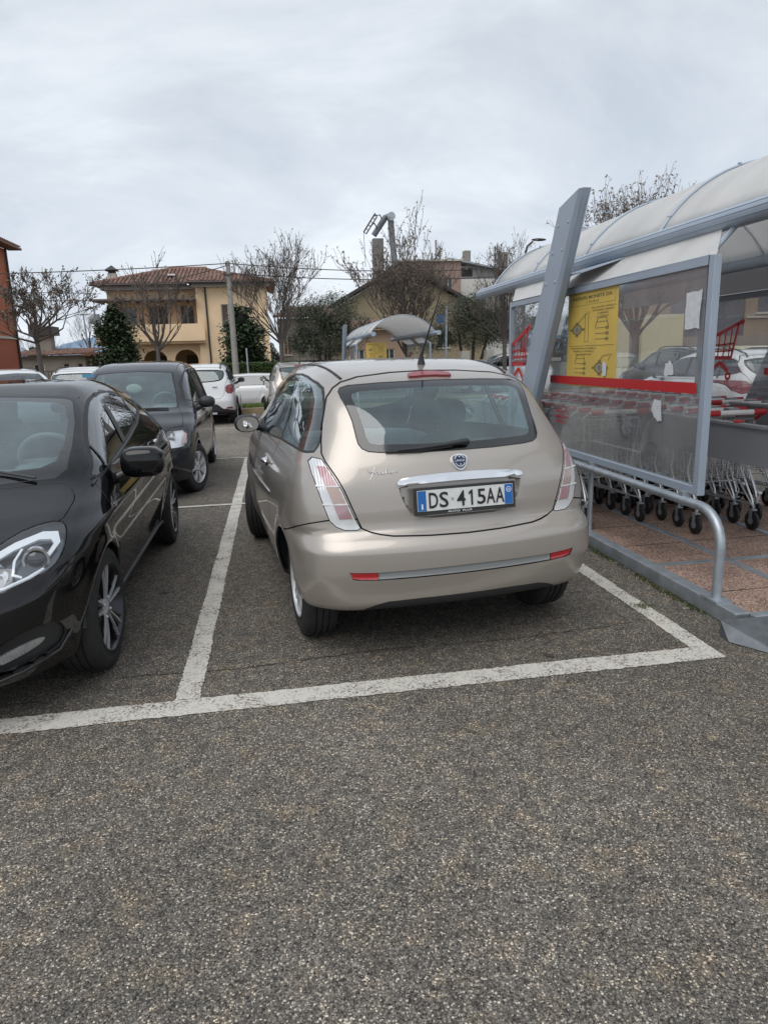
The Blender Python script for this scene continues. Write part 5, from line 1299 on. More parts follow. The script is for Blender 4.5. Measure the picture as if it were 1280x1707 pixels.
    # lane dividers
    if near:
        for xd, zt_, yend in ((3.33, 1.04, 6.32), (4.07, 1.10, 5.75)):
            q = MB(); prof = [(1.6, zt_-.24), (yend-.06, zt_-.24), (yend, zt_-.16), (yend, zt_-.09), (yend-.04, zt_-.02), (yend-.12, zt_), (1.6, zt_)]
            q.poly(prof, [], lambda u, v, d: Vector((xd-.012+d, u, v)), 0, .024)
            q.box(xd-.035, xd+.035, 1.6, yend-.10, zt_+.002, zt_+.022); q.box(xd-.016, xd+.016, 1.6, yend-.08, zt_-.262, zt_-.238)
            o = q.build('lane_divider', [M_SHEETM], root)
            q = MB(); q.tube([(xd, 3.5, .08), (xd, 3.5, zt_-.24)], .022, 8); q.build('divider_post', [M_GALV], root, smooth=50)
    return root
SH = shelter(0, 'grey-blue steel trolley shelter with curved white roof and glass sides beside the beige hatchback')
FS = shelter(17.2, 'distant trolley shelter with arched ribbed roof and a yellow poster, beyond the beige hatchback', False); FS.scale = (1, 1, .93)

# poster on the near pane
def poster(name, fn, label, full=True):
    q = MB()
    def r_(u0, u1, v0, v1, mi, d=.001):
        q.poly([(u0,v0),(u1,v0),(u1,v1),(u0,v1)], [], lambda u, v, dd: fn(u, v, d+dd), mi, .0006)
    q.poly([(0,0),(1,0),(1,1),(0,1)], [], lambda u, v, d: fn(u, v, d), 0, .002)
    T = lambda s_, u0, u1, v0, v1, mi=1, b=0: text(q, s_, u0, u1, v0, v1, lambda u, v: fn(u, v, .0035), mi, b)
    def box(u0, u1, v0, v1, w=.004):
        r_(u0, u1, v0, v0+w, 1, .0025); r_(u0, u1, v1-w, v1, 1, .0025); r_(u0, u0+w*1.5, v0, v1, 1, .0025); r_(u1-w*1.5, u1, v0, v1, 1, .0025)
    T('INSERIRE MONETE DA:', .10, .90, .905, .940, 1, .03); T('1 EURO', .40, .64, .862, .888, 1, .0)
    box(.05, .95, .845, .965, .003); r_(.05, .95, .425, .430, 1, .0025)
    for i, s_ in enumerate(("PER L'USO DEL CARRELLO", 'INTRODURRE LA MONETA', 'E LIBERARE', 'IL CARRELLO')):
        hw = len(s_)*.0102; T(s_, .73-hw, .73+hw, .800-i*.031, .817-i*.031, 1, .01)
    for i, s_ in enumerate(('RIPOSIZIONARE IL CARRELLO', 'INSERIRE LA CATENELLA', "PER L'ESTRAZIONE")):
        hw = len(s_)*.0105; T(s_, .36-hw, .36+hw, .392-i*.031, .409-i*.031, 1, .01)
    def ring(cx_, cy_, r0, r1, mi=1): q.poly(circ(cx_, cy_, r0, 24, .55), [circ(cx_, cy_, r1, 20, .55)], lambda u, v, d: fn(u, v, .003+d), mi, .0004)
    for cx_, cy_ in ((.21, .60), (.70, .20)):
        ring(cx_, cy_, .105, .075); q.poly(circ(cx_, cy_, .06, 20, .6), [], lambda u, v, d: fn(u, v, .003+d), 2, .0004)
        for dx_, dy_ in ((.13, 0), (-.12, 0), (0, .065), (0, -.065)): r_(cx_+dx_-.03, cx_+dx_+.03, cy_+dy_-.012, cy_+dy_+.012, 1, .003)
        T('1', cx_-.015, cx_+.015, cy_-.02, cy_+.02)
    def ln(a, b, w=.006):
        A = Vector(a); Bv = Vector(b); d = (Bv-A); d.normalize(); nn = Vector((-d.y, d.x*.5))*w
        q.poly([tuple(A-nn), tuple(Bv-nn), tuple(Bv+nn), tuple(A+nn)], [], lambda u, v, dd: fn(u, v, .003+dd), 1, .0004)
    ln((.23,.66),(.34,.73)); ln((.34,.73),(.42,.765)); ln((.45,.47),(.45,.78),.004); ln((.38,.47),(.38,.76),.004); ln((.38,.47),(.45,.47),.004)
    for cx_, cy_, s_ in ((.72, .61, 1), (.30, .25, .9)):
        for k in range(3):
            o_ = -k*.055*s_; ln((cx_-.13*s_, cy_+o_-.01), (cx_+.12*s_, cy_+o_-.01)); ring(cx_+.10*s_, cy_+o_-.012, .03, .018)
        ln((cx_-.13*s_, cy_), (cx_-.08*s_, cy_+.09*s_)); ln((cx_+.12*s_, cy_), (cx_+.08*s_, cy_+.09*s_)); ln((cx_-.08*s_, cy_+.09*s_), (cx_+.08*s_, cy_+.09*s_)); ln((cx_-.10*s_, cy_+.05*s_), (cx_+.10*s_, cy_+.05*s_))
    ln((.70,.27),(.76,.32)); ln((.76,.32),(.90,.335)); ln((.85,.27),(.93,.345),.004)
    o = q.build(name, [M_YEL, M_YTXT, M_SHEETM], fix=False); return tag(o, label, 'poster')
poster('poster', lambda u, v, d: Vector((2.6555-d, 6.00-u*.90, 1.305+v*.79)), 'yellow coin instructions poster behind the near glass of the trolley shelter')
poster('poster', lambda u, v, d: Vector((2.86+u*.60, 20.5-d, 1.50+v*.50)), 'small yellow poster hung in the distant trolley shelter')
def scrap(pts, label, seed):
    q = MB(); rr = random.Random(seed)
    pl = []
    n = len(pts)
    for i in range(n):
        a = pts[i]; b = pts[(i+1) % n]
        for k in range(4): t = k/4; pl.append((a[0]+(b[0]-a[0])*t+rr.uniform(-.006,.006), a[1]+(b[1]-a[1])*t+rr.uniform(-.006,.006)))
    q.poly(pl, [], lambda u, v, d: Vector((2.6455-d, u, v)), 0, .001); tag(q.build('paper_scrap', [M_PAPER], fix=False), label, 'paper', 'paper scraps on the glass')
scrap([(4.20,1.715),(4.045,1.72),(4.035,1.945),(4.20,1.94)], 'blank white sheet taped at the upper near corner of the shelter glass', 1)
scrap([(4.40,1.42),(4.29,1.43),(4.30,1.49),(4.34,1.52),(4.39,1.50)], 'torn white paper scrap on the glass just above the red stripe', 2)
scrap([(4.54,1.18),(4.51,1.26),(4.42,1.25),(4.40,1.12),(4.45,1.10)], 'torn white paper scrap on the glass below the red stripe', 3)
scrap([(5.30,1.40),(5.24,1.40),(5.24,1.50),(5.30,1.51)], 'white paper scrap over the lower half of the yellow poster', 4)

# ------------------------------------------------------------------ shopping trolleys
def trolley():
    root = empty('shopping_trolley', 'x', 'trolley')
    # basket: near end (handle) at y=0, far end at y=.92
    def P(u, v, e):          # u 0..1 along, v 0..1 height, e -1/1 side
        hw0, hw1 = .27-.05*u, .235-.055*u
        zt_, zb = .93-.03*u, .44+.12*u
        return Vector((e*(hw1+(hw0-hw1)*v), .05+.90*u-.10*(1-v)*(0 if u > .5 else 0)-(.0 if u < .5 else .12*(1-v)), zb+(zt_-zb)*v))
    q = MB()
    for e in (-1, 1):
        for k in range(19): u = k/18; q.tube([P(u, 0, e), P(u, 1, e)], .0030, 3, cap=False)
        for v in (0, .2, .4, .62, .85): q.tube([P(0, v, e), P(1, v, e)], .0030, 3, cap=False)
        q.tube([P(0, 1, e), P(1, 1, e)], .0055, 5)
    for u in (0, 1):
        for k in range(11):
            t = -1+k*.2; q.tube([Vector((P(u,0,1).x*t, P(u,0,1).y, P(u,0,1).z)), Vector((P(u,1,1).x*t, P(u,1,1).y, P(u,1,1).z))], .0030, 3, cap=False)
        for v in (0, .2, .4, .62, .85, 1): q.tube([P(u, v, -1), P(u, v, 1)], .0025 if v < 1 else .0045, 3, cap=False)
    for k in range(1, 18): u = k/18; q.tube([P(u, 0, -1), P(u, 0, 1)], .0030, 3, cap=False)
    for k in range(1, 9): t = -1+k*.222; q.tube([Vector((P(0,0,1).x*t, P(0,0,1).y, P(0,0,1).z)), Vector((P(1,0,1).x*t, P(1,0,1).y, P(1,0,1).z))], .0030, 3, cap=False)
    q.build('basket', [M_WIRE], root, fix=False)
    q = MB(); q.tube([(-.15, -.06, 1.0), (.15, -.06, 1.0)], .022, 10, 0); q.tube([(-.26, -.06, 1.0), (-.15, -.06, 1.0)], .024, 10, 1); q.tube([(.15, -.06, 1.0), (.26, -.06, 1.0)], .024, 10, 1)
    for e in (-1, 1): q.tube([(.265*e, -.06, 1.0), (.268*e, .0, .97), (.27*e, .06, .93)], .015, 8, 1 if e > 0 else 0)
    q.build('handle', [M_CWHITE, M_CRED], root, smooth=50)
    q = MB(); q.box(-.05, .04, -.04, .03, .975, 1.035, 0); q.box(.04, .06, -.04, .03, .98, 1.03, 1); q.build('coin_lock', [M_SHEETM, M_CRED], root)
    q = MB()
    for e in (-1, 1):
        q.tube([(.255*e, .05, .92), (.25*e, .16, .50), (.26*e, .0, .26), (.262*e, -.02, .20)], .009, 6)
        q.tube([(.25*e, .16, .40), (.262*e, .00, .22), (.19*e, .85, .20)], .008, 6)
        q.tube([(.225*e, .14, .40), (.236*e, -.02, .235), (.262*e, -.03, .19)], .006, 6)
        q.tube([(.20*e, .90, .53), (.19*e, .86, .20)], .007, 6)
    q.tube([(-.25, .16, .40), (.25, .16, .40)], .007, 6); q.tube([(-.19, .85, .20), (.19, .85, .20)], .007, 6)
    q.build('undercarriage', [M_WIRE], root, smooth=50)
    for e, y in ((-1, -.02), (1, -.02), (-1, .84), (1, .84)):
        x = (.262 if y < .5 else .19)*e
        q = MB(); q.lathe([(-.016,.03),(-.016,.070),(-.010,.080),(.010,.080),(.016,.070),(.016,.03)], 20, 0, 'x')
        q.lathe([(-.014,.002),(-.017,.032),(.017,.032),(.014,.002)], 12, 1, 'x')
        o = q.build('castor_wheel', [M_RUB, M_SHEETM], root, smooth=40); o.location = (x, y, .080)
        q = MB()
        for s in (-1, 1): q.add([(s*.020,-.02,.0),(s*.020,.018,0),(s*.020,.022,.095),(s*.020,-.022,.095)], [(0,1,2,3)])
        q.box(-.022,.022,-.024,.024,.088,.100); q.tube([(0,0,.098),(0,0,.14)], .012, 8); q.build('castor_fork', [M_GALV], o, smooth=40)
    return root
TR = trolley(); first = True
rt = random.Random(5)
for li, (xc, ystart, n, where) in enumerate(((2.955, 5.63, 12, 'lane nearest the glass'), (3.70, 5.12, 13, 'middle lane'), (4.44, 5.38, 12, 'far lane'))):
    for k in range(n):
        t = TR if first else copy_tree(TR); first = False
        t.location = (xc+rt.uniform(-.008,.008), ystart+k*.265+rt.uniform(-.01,.01), .08); t.rotation_euler = (0, 0, R(rt.uniform(-.8,.8)))
        t['group'] = 'nested shopping trolleys in the shelter'
        t['label'] = ('chrome wire trolley with red-ended handle, nearest one of the %s' % where) if k == 0 else ('chrome wire trolley nested inside the row of the %s of the shelter' % where)
# small red coin clips on the dividers
for (x, y, z) in ((3.33, 4.55, 1.068), (3.33, 4.02, 1.068)):
    q = MB(); q.ellipsoid((x, y, z), (.02,.035,.015), 0, 12, 8); q.tube([(x, y-.03, z), (x+.03, y-.03, z+.01)], .008, 6); tag(q.build('coin_clip', [M_CRED], smooth=60), 'small red plastic clip on top of the grey lane divider, %s one' % ('farther' if y > 4.3 else 'nearer'), 'clip', 'red clips on the divider')

# ------------------------------------------------------------------ buildings
M_TERRA = leaf_mat('terracotta_tiles', (0.15, 0.082, 0.064), (0.28, 0.168, 0.132)); M_TERRA.node_tree.nodes['Principled BSDF'].inputs['Roughness'].default_value = .85
M_GLAZ = mat('dark_window_glass', (0.03,0.035,0.045), rough=.1, coat=.5)
M_SHUT = mat('dark_shutter', (0.045,0.04,0.04), rough=.6)
M_WSTONE = mat('pale_trim', (0.5,0.47,0.42), rough=.8)
def wall(q, x0, x1, z0, z1, y, holes, depth=.22, mi=0, arches=()):
    """front wall (facing -y) with rectangular and arched openings, thickness depth"""
    hs = [[(a, c), (b, c), (b, d), (a, d)] for a, b, c, d in holes]
    for a, b, c, spring, r in arches:
        hs.append([(a, c), (b, c)]+[((a+b)/2+(b-a)/2*math.cos(t), spring+r*math.sin(t)) for t in np.linspace(0, math.pi, 13)])
    q.poly([(x0,z0),(x1,z0),(x1,z1),(x0,z1)], hs, lambda u, v, d: Vector((u, y+d, v)), mi, depth)
def tiles(q, A, Bp, C_, D, w=.24, seed=1):
    """corrugated tiled slope: eave A->B, ridge D->C (D above A)"""
    A, Bp, C_, D = map(Vector, (A, Bp, C_, D)); L = (Bp-A).length; n = max(3, int(L/w))
    nrm_ = ((Bp-A).cross(D-A if (D-A).length > .01 else C_-A)).normalized()
    if nrm_.z < 0: nrm_ = -nrm_
    e = (Bp-A).normalized(); sv = D-A; up = (sv-e*sv.dot(e)); H = up.length
    if H < 1e-6: return
    up = up/H; tA = (D-A).dot(e); tB = (C_-A).dot(e)
    q.add([A, Bp, C_, D], [(0,1,2,3)] if (C_-D).length > .01 else [(0,1,2)])
    rs = random.Random(seed)
    for k in range(n):
        u = (k+.5)*L/n
        top = H
        if tA > 0 and u < tA: top = min(top, H*u/tA)
        if tB < L and u > tB: top = min(top, H*(L-u)/(L-tB))
        if top < .1: continue
        m_ = max(1, int(top/.38))
        for j in range(m_):
            h0 = top*j/m_; h1 = top*(j+1)/m_+.02; vs = []
            for hh, lift, ww in ((h0, .035, w*.40), (h1, .02, w*.34)):
                for a in (0, .25, .5, .75, 1):
                    t = math.pi*a; vs.append(A+e*(u+math.cos(t)*ww)+up*hh+nrm_*(.01+lift+math.sin(t)*w*.30))
            q.add(vs, [(i, i+1, i+6, i+5) for i in range(4)]+[(0,1,2,3,4)])
def window(root, x0, x1, z0, z1, y, mt_=None, frame=M_WSTONE, bars=1, name='window', sill=True):
    q = MB(); q.box(x0, x1, y+.12, y+.16, z0, z1); w = q.build(name, [mt_ or M_GLAZ], root, fix=False)
    q = MB(); t = .06
    q.box(x0, x0+t, y+.06, y+.115, z0, z1); q.box(x1-t, x1, y+.06, y+.115, z0, z1); q.box(x0+t, x1-t, y+.06, y+.115, z1-t, z1); q.box(x0+t, x1-t, y+.06, y+.115, z0, z0+t)
    for k in range(bars): xm = x0+(x1-x0)*(k+1)/(bars+1); q.box(xm-.03, xm+.03, y+.06, y+.115, z0+t, z1-t)
    q.build('window_frame', [frame], w, fix=False)
    if sill: q = MB(); q.box(x0-.1, x1+.1, y-.08, y+.05, z0-.08, z0-.003); q.build('sill', [M_WSTONE], w, fix=False)
    return w
def solid(root, name, m_, x0, x1, y0, y1, z0, z1):
    q = MB(); q.box(x0, x1, y0, y1, z0, z1); return q.build(name, [m_], root, fix=False)

M_PEACH = mat('peach_render', (0.86, 0.645, 0.42), rough=.9, noise=.10, nscale=.9)
h = empty('house', 'two-storey peach house with terracotta hip roof, balcony and arched loggia', 'house')
Y = 45.0
q = MB()   # left recessed part with the loggia; right part stands forward
wall(q, -9.40, -4.03, 2.82, 6.15, Y+1.0, [(-8.7,-7.75,3.75,5.0),(-7.05,-5.9,3.85,5.05),(-5.15,-4.3,3.85,5.05)], .25)
wall(q, -9.40, -4.03, 0, 2.815, Y, [], .25, arches=((-7.45,-6.05,0,1.75,.62),(-5.60,-4.20,0,1.75,.62),(-9.2,-7.9,0,1.75,.62)))
wall(q, -4.03, .22, 0, 6.15, Y-.3, [(-2.6,-1.75,3.55,4.98)], .3)
q.box(-9.40, -9.15, Y+1.26, 52.5, 0, 6.15); q.box(-.05, .22, Y+.01, 52.5, 0, 6.15); q.box(-4.03, -3.8, Y+.01, Y+1.2, 0, 6.15); q.box(-9.15, -.05, 52.2, 52.5, 0, 6.15)
q.build('wall', [M_PEACH], h, fix=False)
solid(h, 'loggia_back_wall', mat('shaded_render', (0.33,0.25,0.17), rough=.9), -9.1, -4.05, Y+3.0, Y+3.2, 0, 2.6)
for a in (-6.9, -5.2): solid(h, 'loggia_door', M_SHUT, a, a+.9, Y+2.95, Y+2.99, 0, 2.05)
q = MB(); q.box(-9.95, -3.62, Y-.75, Y-.60, 2.86, 3.86); q.box(-9.95, -9.80, Y-.595, Y+1.3, 2.86, 3.86); q.box(-9.945, -3.63, Y-.598, Y+1.0, 2.72, 2.855)
q.build('balcony', [M_PEACH], h, fix=False)
q = MB(); q.box(-10.0, -4.05, Y-.85, Y+.98, 5.24, 5.34)
for k in range(6): x = -9.6+k*1.0; q.box(x, x+.06, Y-.8, Y+.95, 5.14, 5.235)
q.build('awning', [mat('brown_awning', (.16,.13,.13), rough=.7)], h, fix=False)
window(h, -7.05, -5.9, 3.85, 5.05, Y+1.0, M_SHUT); window(h, -5.15, -4.3, 3.85, 5.05, Y+1.0, mat('slate_shutter', (.09,.10,.13), rough=.6)); window(h, -8.7, -7.75, 3.75, 5.0, Y+1.0)
window(h, -2.6, -1.75, 3.55, 4.98, Y-.3, mat('brown_shutter', (.10,.065,.055), rough=.6))
solid(h, 'eaves_band', mat('pale_eaves', (.50,.49,.48), rough=.8), -9.6, -4.05, Y+.35, Y+.99, 5.95, 6.19); solid(h, 'eaves_band', mat('pale_eaves', (.5,.49,.48)), -4.2, .4, Y-.62, Y-.305, 5.98, 6.19)
q = MB(); q.tube([(-3.45, Y-.38, 6.15), (-3.40, Y-.38, 0)], .055, 8); q.build('downpipe', [M_SHUT], h)
q = MB()
e0 = 6.22
tiles(q, (-10.05,Y+.0,e0), (.75,Y+.0,e0), (-3.55,49.0,7.52), (-5.75,49.0,7.52))
tiles(q, (-10.05,53.0,e0), (-10.05,Y+.0,e0), (-5.75,49.0,7.52), (-5.75,49.0,7.52), seed=2)
tiles(q, (.75,Y+.0,e0), (.75,53.0,e0), (-3.55,49.0,7.52), (-3.55,49.0,7.52), seed=3)
q.build('roof', [M_TERRA], h, fix=False)
q = MB()
tiles(q, (-4.45,Y-.95,e0+.02), (.65,Y-.95,e0+.02), (-2.0,Y+2.2,7.05), (-2.2,Y+2.2,7.05), seed=4)
tiles(q, (.65,Y-.95,e0+.02), (.65,Y+5,e0+.02), (-2.0,Y+2.2,7.05), (-2.0,Y+2.2,7.05), seed=5)
tiles(q, (-4.45,Y+4,e0+.02), (-4.45,Y-.95,e0+.02), (-2.2,Y+2.2,7.05), (-2.2,Y+2.2,7.05), seed=6)
q.build('wing_roof', [M_TERRA], h, fix=False)
q = MB(); q.tube([(-5.75,49,7.58),(-3.55,49,7.58)], .12, 8); q.tube([(-10.05,Y,e0+.07),(-5.75,49,7.60)], .10, 8); q.build('ridge_tiles', [M_TERRA], h, fix=False)
q = MB(); q.tube([(-10.1,Y-.06,e0-.02),(-4.5,Y-.06,e0-.02)], .07, 6); q.build('gutter', [M_SHUT], h); q = MB(); q.tube([(-4.5,Y-1.0,e0-.02),(.7,Y-1.0,e0-.02)], .07, 6); q.build('gutter', [M_SHUT], h)
q = MB(); q.box(-9.35,-8.85,46.6,47.1,6.3,7.05); c = q.build('chimney', [M_WSTONE], h)
q = MB(); q.box(-9.3,-8.9,46.65,47.05,7.052,7.22); q.add([(-9.5,46.45,7.22),(-8.7,46.45,7.22),(-8.7,47.25,7.22),(-9.5,47.25,7.22),(-9.1,46.85,7.55)], [(0,1,4),(1,2,4),(2,3,4),(3,0,4),(0,3,2,1)]); q.build('chimney_cap', [M_SHUT], c)
q = MB(); q.box(-5.75,-5.2,46.3,46.75,6.86,6.95); q.build('roof_light', [M_WHT], h)
q = MB(); q.lathe([(0,.02),(.05,.2),(.12,.34)], 16, 0, 'y')
o = q.build('satellite_dish', [M_SHEETM], h); o.location = (-9.75, Y-.9, 4.2); o.rotation_euler = (0,0,R(30))

M_ORNG = mat('orange_render', (0.46, 0.155, 0.085), rough=.9, noise=.08, nscale=.8)
b = empty('apartment_building', 'tall orange-red rendered building at the left edge behind a bare tree', 'building')
q = MB(); q.poly([(26,0),(40,0),(40,7.5),(26,7.5)], [[(37.6,5.1),(38.5,5.1),(38.5,6.9),(37.6,6.9)],[(37.9,.8),(38.6,.8),(38.6,1.7),(37.9,1.7)],[(34,5.1),(35,5.1),(35,6.9),(34,6.9)]], lambda u, v, d: Vector((-12.9-d, u, v)), 0, .3)
q.box(-24,-13.21,26,26.3,0,7.5); q.box(-24,-13.21,39.7,40,0,7.5); q.build('wall', [M_ORNG], b, fix=False)
def swin(y0, y1, z0, z1, m_):
    q = MB(); q.box(-13.06,-13.02,y0,y1,z0,z1); w = q.build('window', [m_], b, fix=False)
    q = MB(); q.box(-13.0,-12.96,y0,y0+.07,z0,z1); q.box(-13.0,-12.96,y1-.07,y1,z0,z1); q.box(-13.0,-12.96,y0+.07,y1-.07,z1-.07,z1); q.build('window_frame', [M_WSTONE], w, fix=False)
swin(37.6,38.5,5.1,6.9,M_SHUT); swin(37.9,38.6,.8,1.7,M_GLAZ); swin(34,35,5.1,6.9,M_SHUT)
q = MB(); q.box(-12.897,-12.82,26,40,3.0,3.12); q.build('string_course', [M_WSTONE], b, fix=False)
q = MB(); q.box(-12.897,-12.875,26,40,0,2.998); q.build('lower_render', [mat('brick_red_render', (.36,.11,.065), rough=.9, noise=.08, nscale=.8)], b, fix=False)
q = MB(); tiles(q, (-12.3,40.6,7.62), (-12.3,25.5,7.62), (-17.5,30,9.2), (-17.5,36,9.2), seed=8); q.build('roof', [M_TERRA], b, fix=False)
q = MB(); q.box(-12.9,-12.25,25.5,40.6,7.51,7.61); q.build('eaves', [mat('brown_eaves', (.20,.12,.09), rough=.8)], b, fix=False)
q = MB(); q.tube([(-12.80,39.8,7.5),(-12.80,39.8,0)], .06, 8); q.build('downpipe', [M_SHUT], b)

b = empty('shed', 'low grey building with a shallow tiled roof and small windows at the far left', 'building')
M_GREY = mat('grey_beige_render', (0.27,0.25,0.22), rough=.9, noise=.12, nscale=.7)
q = MB(); wall(q, -16.4, -12.0, 0, 2.28, 50, [(-15.35,-14.65,.85,1.75),(-13.5,-13.05,1.15,1.75),(-12.6,-12.2,1.2,1.75)], .2); q.box(-12.2,-12.0,50.21,55,0,2.28); q.build('wall', [M_GREY], b, fix=False)
window(b, -15.35, -14.65, .85, 1.75, 50, frame=M_WHT); window(b, -13.5, -13.05, 1.15, 1.75, 50, bars=0); window(b, -12.6, -12.2, 1.2, 1.75, 50, bars=0)
q = MB(); tiles(q, (-16.7,49.6,2.30), (-11.8,49.6,2.30), (-11.8,55,2.75), (-16.7,55,2.75), seed=9); q.build('roof', [M_TERRA], b, fix=False)
solid(b, 'tower', M_GREY, -15.9, -14.9, 53, 54, 2.4, 3.7); solid(b, 'tower_roof', M_SHUT, -16.2, -14.6, 52.7, 54.3, 3.7, 4.3)
b = empty('carport', 'dark open carport with rusty roof between the shed and the peach house', 'carport')
solid(b, 'roof', mat('rusty_roof', (.16,.085,.06), rough=.9, noise=.3, nscale=1), -12.1, -9.8, 49.5, 54, 2.2, 2.42); solid(b, 'back_wall', M_SHUT, -12.1, -9.8, 53.5, 53.7, 0, 2.198)
for x in (-11.95, -9.95): solid(b, 'post', M_SHUT, x, x+.1, 49.7, 49.8, 0, 2.198)
b = empty('fence', 'low railing in front of the grey shed', 'fence')
q = MB()
for k in range(26): x = -15.6+k*.18; q.box(x, x+.03, 47.0, 47.03, 0, 1.25)
q.build('railing', [M_SHUT], b); q = MB(); q.box(-15.7, -10.9, 46.99, 47.04, 1.26, 1.31); q.build('rail', [M_SHUT], b)

b = empty('house', 'gabled ochre house behind the big bare tree, dark sloping roof edge', 'house')
M_OCH = mat('ochre_render', (0.29,0.235,0.155), rough=.9, noise=.08, nscale=.5)
q = MB(); q.poly([(4.6,0),(19.0,0),(19.0,4.9),(11.6,8.85),(4.6,5.0)], [[(7.2,2.2),(8.3,2.2),(8.3,4.0),(7.2,4.0)],[(14.6,2.2),(15.7,2.2),(15.7,4.0),(14.6,4.0)]], lambda u, v, d: Vector((u, 60+d, v)), 0, .3)
q.build('wall', [M_OCH], b, fix=False); window(b, 7.2, 8.3, 2.2, 4.0, 60); window(b, 14.6, 15.7, 2.2, 4.0, 60)
q = MB()
for s in (-1, 1):
    xe = 11.6+s*8.2
    q.add([(11.6,59.3,9.3),(xe,59.3,4.85),(xe,72,4.85),(11.6,72,9.3),(11.6,59.3,9.02),(xe,59.3,4.57),(xe,72,4.57),(11.6,72,9.02)], [(0,1,2,3),(4,5,6,7),(0,1,5,4),(1,2,6,5),(2,3,7,6)])
q.build('roof', [mat('brown_roof_edge', (.06,.052,.05), rough=.9)], b, fix=False)
solid(b, 'chimney_stack', mat('weathered_chimney', (.27,.26,.25), rough=.9, noise=.15, nscale=1), 9.55, 10.45, 62, 62.8, 7.0, 11.5)
fl = empty('flue', 'thick bent grey metal flue rising above the gabled house', 'flue pipe')
q = MB(); q.tube([(11.35,61,6.5),(11.25,61,8.5),(11.05,61,11),(10.95,61,12.7),(10.80,61,13.15),(10.5,61,13.0),(9.5,61.3,11.6)], [.27,.27,.26,.26,.29,.25,.24], 16); q.build('pipe', [mat('weathered_flue', (.19,.20,.215), rough=.6, noise=.2, nscale=1.5)], fl, smooth=60)
q = MB(); q.lathe([(-.03,.01),(-.03,.34),(.03,.34),(.03,.01)], 16, 0, 'y'); o = q.build('end_cap', [M_GALV], fl); o.location = (10.92, 60.52, 13.0)
an = empty('rooftop_bracket', 'thin metal antenna bracket leaning left of the bent flue', 'antenna')
q = MB(); q.tube([(8.55,60.5,11.75),(9.55,60.5,13.2)], .07, 6); q.tube([(8.75,60.5,11.6),(9.7,60.5,12.95)], .06, 6)
for t in np.linspace(0, 1, 6): q.tube([(8.55+t, 60.5, 11.75+1.45*t), (8.75+.95*t, 60.5, 11.6+1.35*t)], .03, 4)
q.tube([(9.5,60.5,13.0),(10.0,60.8,13.15),(10.3,61,12.6)], .05, 6); q.tube([(9.1,60.5,12.2),(9.5,60.8,12.5),(9.8,61,12.1)], .05, 6); q.tube([(8.55,60.5,11.75),(8.62,60.5,9.0)], .02, 4)
q.build('bracket', [M_SHUT], an)

b = empty('apartment_building', 'pink-brown block with a flat roof behind the big bare tree', 'building')
M_PINK = mat('pink_render', (0.34,0.23,0.19), rough=.9, noise=.06, nscale=.4)
q = MB(); wall(q, 15.2, 22.3, 0, 11.9, 80, [(18.3,19.3,8.4,10.2),(20.3,21.3,8.4,10.2),(18.3,19.3,5,6.8)], .3); q.box(22.0,22.3,80.31,92,0,11.9); q.build('wall', [M_PINK], b, fix=False)
window(b, 18.3,19.3,8.4,10.2,80); window(b, 20.3,21.3,8.4,10.2,80); window(b, 18.3,19.3,5,6.8,80)
solid(b, 'roof', M_WSTONE, 15.0, 22.5, 79.7, 92, 11.91, 12.1)
for x, h_ in ((20.4, 2.6), (20.9, 1.7), (19.9, 1.2)):
    q = MB(); q.tube([(x,84,12.2),(x,84,12.2+h_)], .12, 8); q.build('roof_pipe', [M_GREY], b)
b = empty('apartment_building', 'pale grey block with a sloping roof, balcony and roof chimney', 'building')
M_PALE = mat('pale_cladding', (0.62,0.61,0.58), rough=.85, noise=.05, nscale=.4)
q = MB(); wall(q, 22.8, 31, 0, 10.6, 86, [(25.6,26.9,6.4,9.0),(28.2,29.4,6.4,9.0)], .3)
for k in range(26): x = 23+k*.31; q.box(x, x+.03, 85.96, 85.997, 0, 10.6) if not (25.55 < x < 26.95 or 28.15 < x < 29.45) else None
q.box(30.7,31,86.31,96,0,10.6); q.build('wall', [M_PALE], b, fix=False); window(b, 25.6,26.9,6.4,9.0,86, mat('blue_glass', (.12,.17,.19), rough=.15)); window(b, 28.2,29.4,6.4,9.0,86)
solid(b, 'upper_storey', mat('light_mauve_render', (.48,.45,.46), rough=.9), 23.2, 29.5, 88, 95, 10.601, 12.4); solid(b, 'window_band', M_SHUT, 24.6, 26.0, 87.95, 87.998, 11.1, 12.1)
q = MB(); q.add([(22.6,86.5,13.2),(32.5,86.5,11.3),(32.5,96,11.3),(22.6,96,13.2),(22.6,86.5,13.0),(32.5,86.5,11.1),(32.5,96,11.1),(22.6,96,13.0)], [(0,1,2,3),(4,5,6,7),(0,1,5,4),(1,2,6,5),(2,3,7,6),(3,0,4,7)]); q.build('roof', [mat('blue_grey_roof', (.30,.32,.36), rough=.7)], b, fix=False)
solid(b, 'chimney', M_GREY, 25.0, 25.8, 88, 89, 12.9, 14.2); solid(b, 'chimney', M_GREY, 29.6, 30.6, 88, 89, 11.8, 14.0)
q = MB()
for k in range(4): q.tube([(28.6+k*.25,87,12.0),(28.6+k*.25,87,14.6+.2*(k % 2))], .05, 6)
q.build('antenna', [M_SHUT], b)

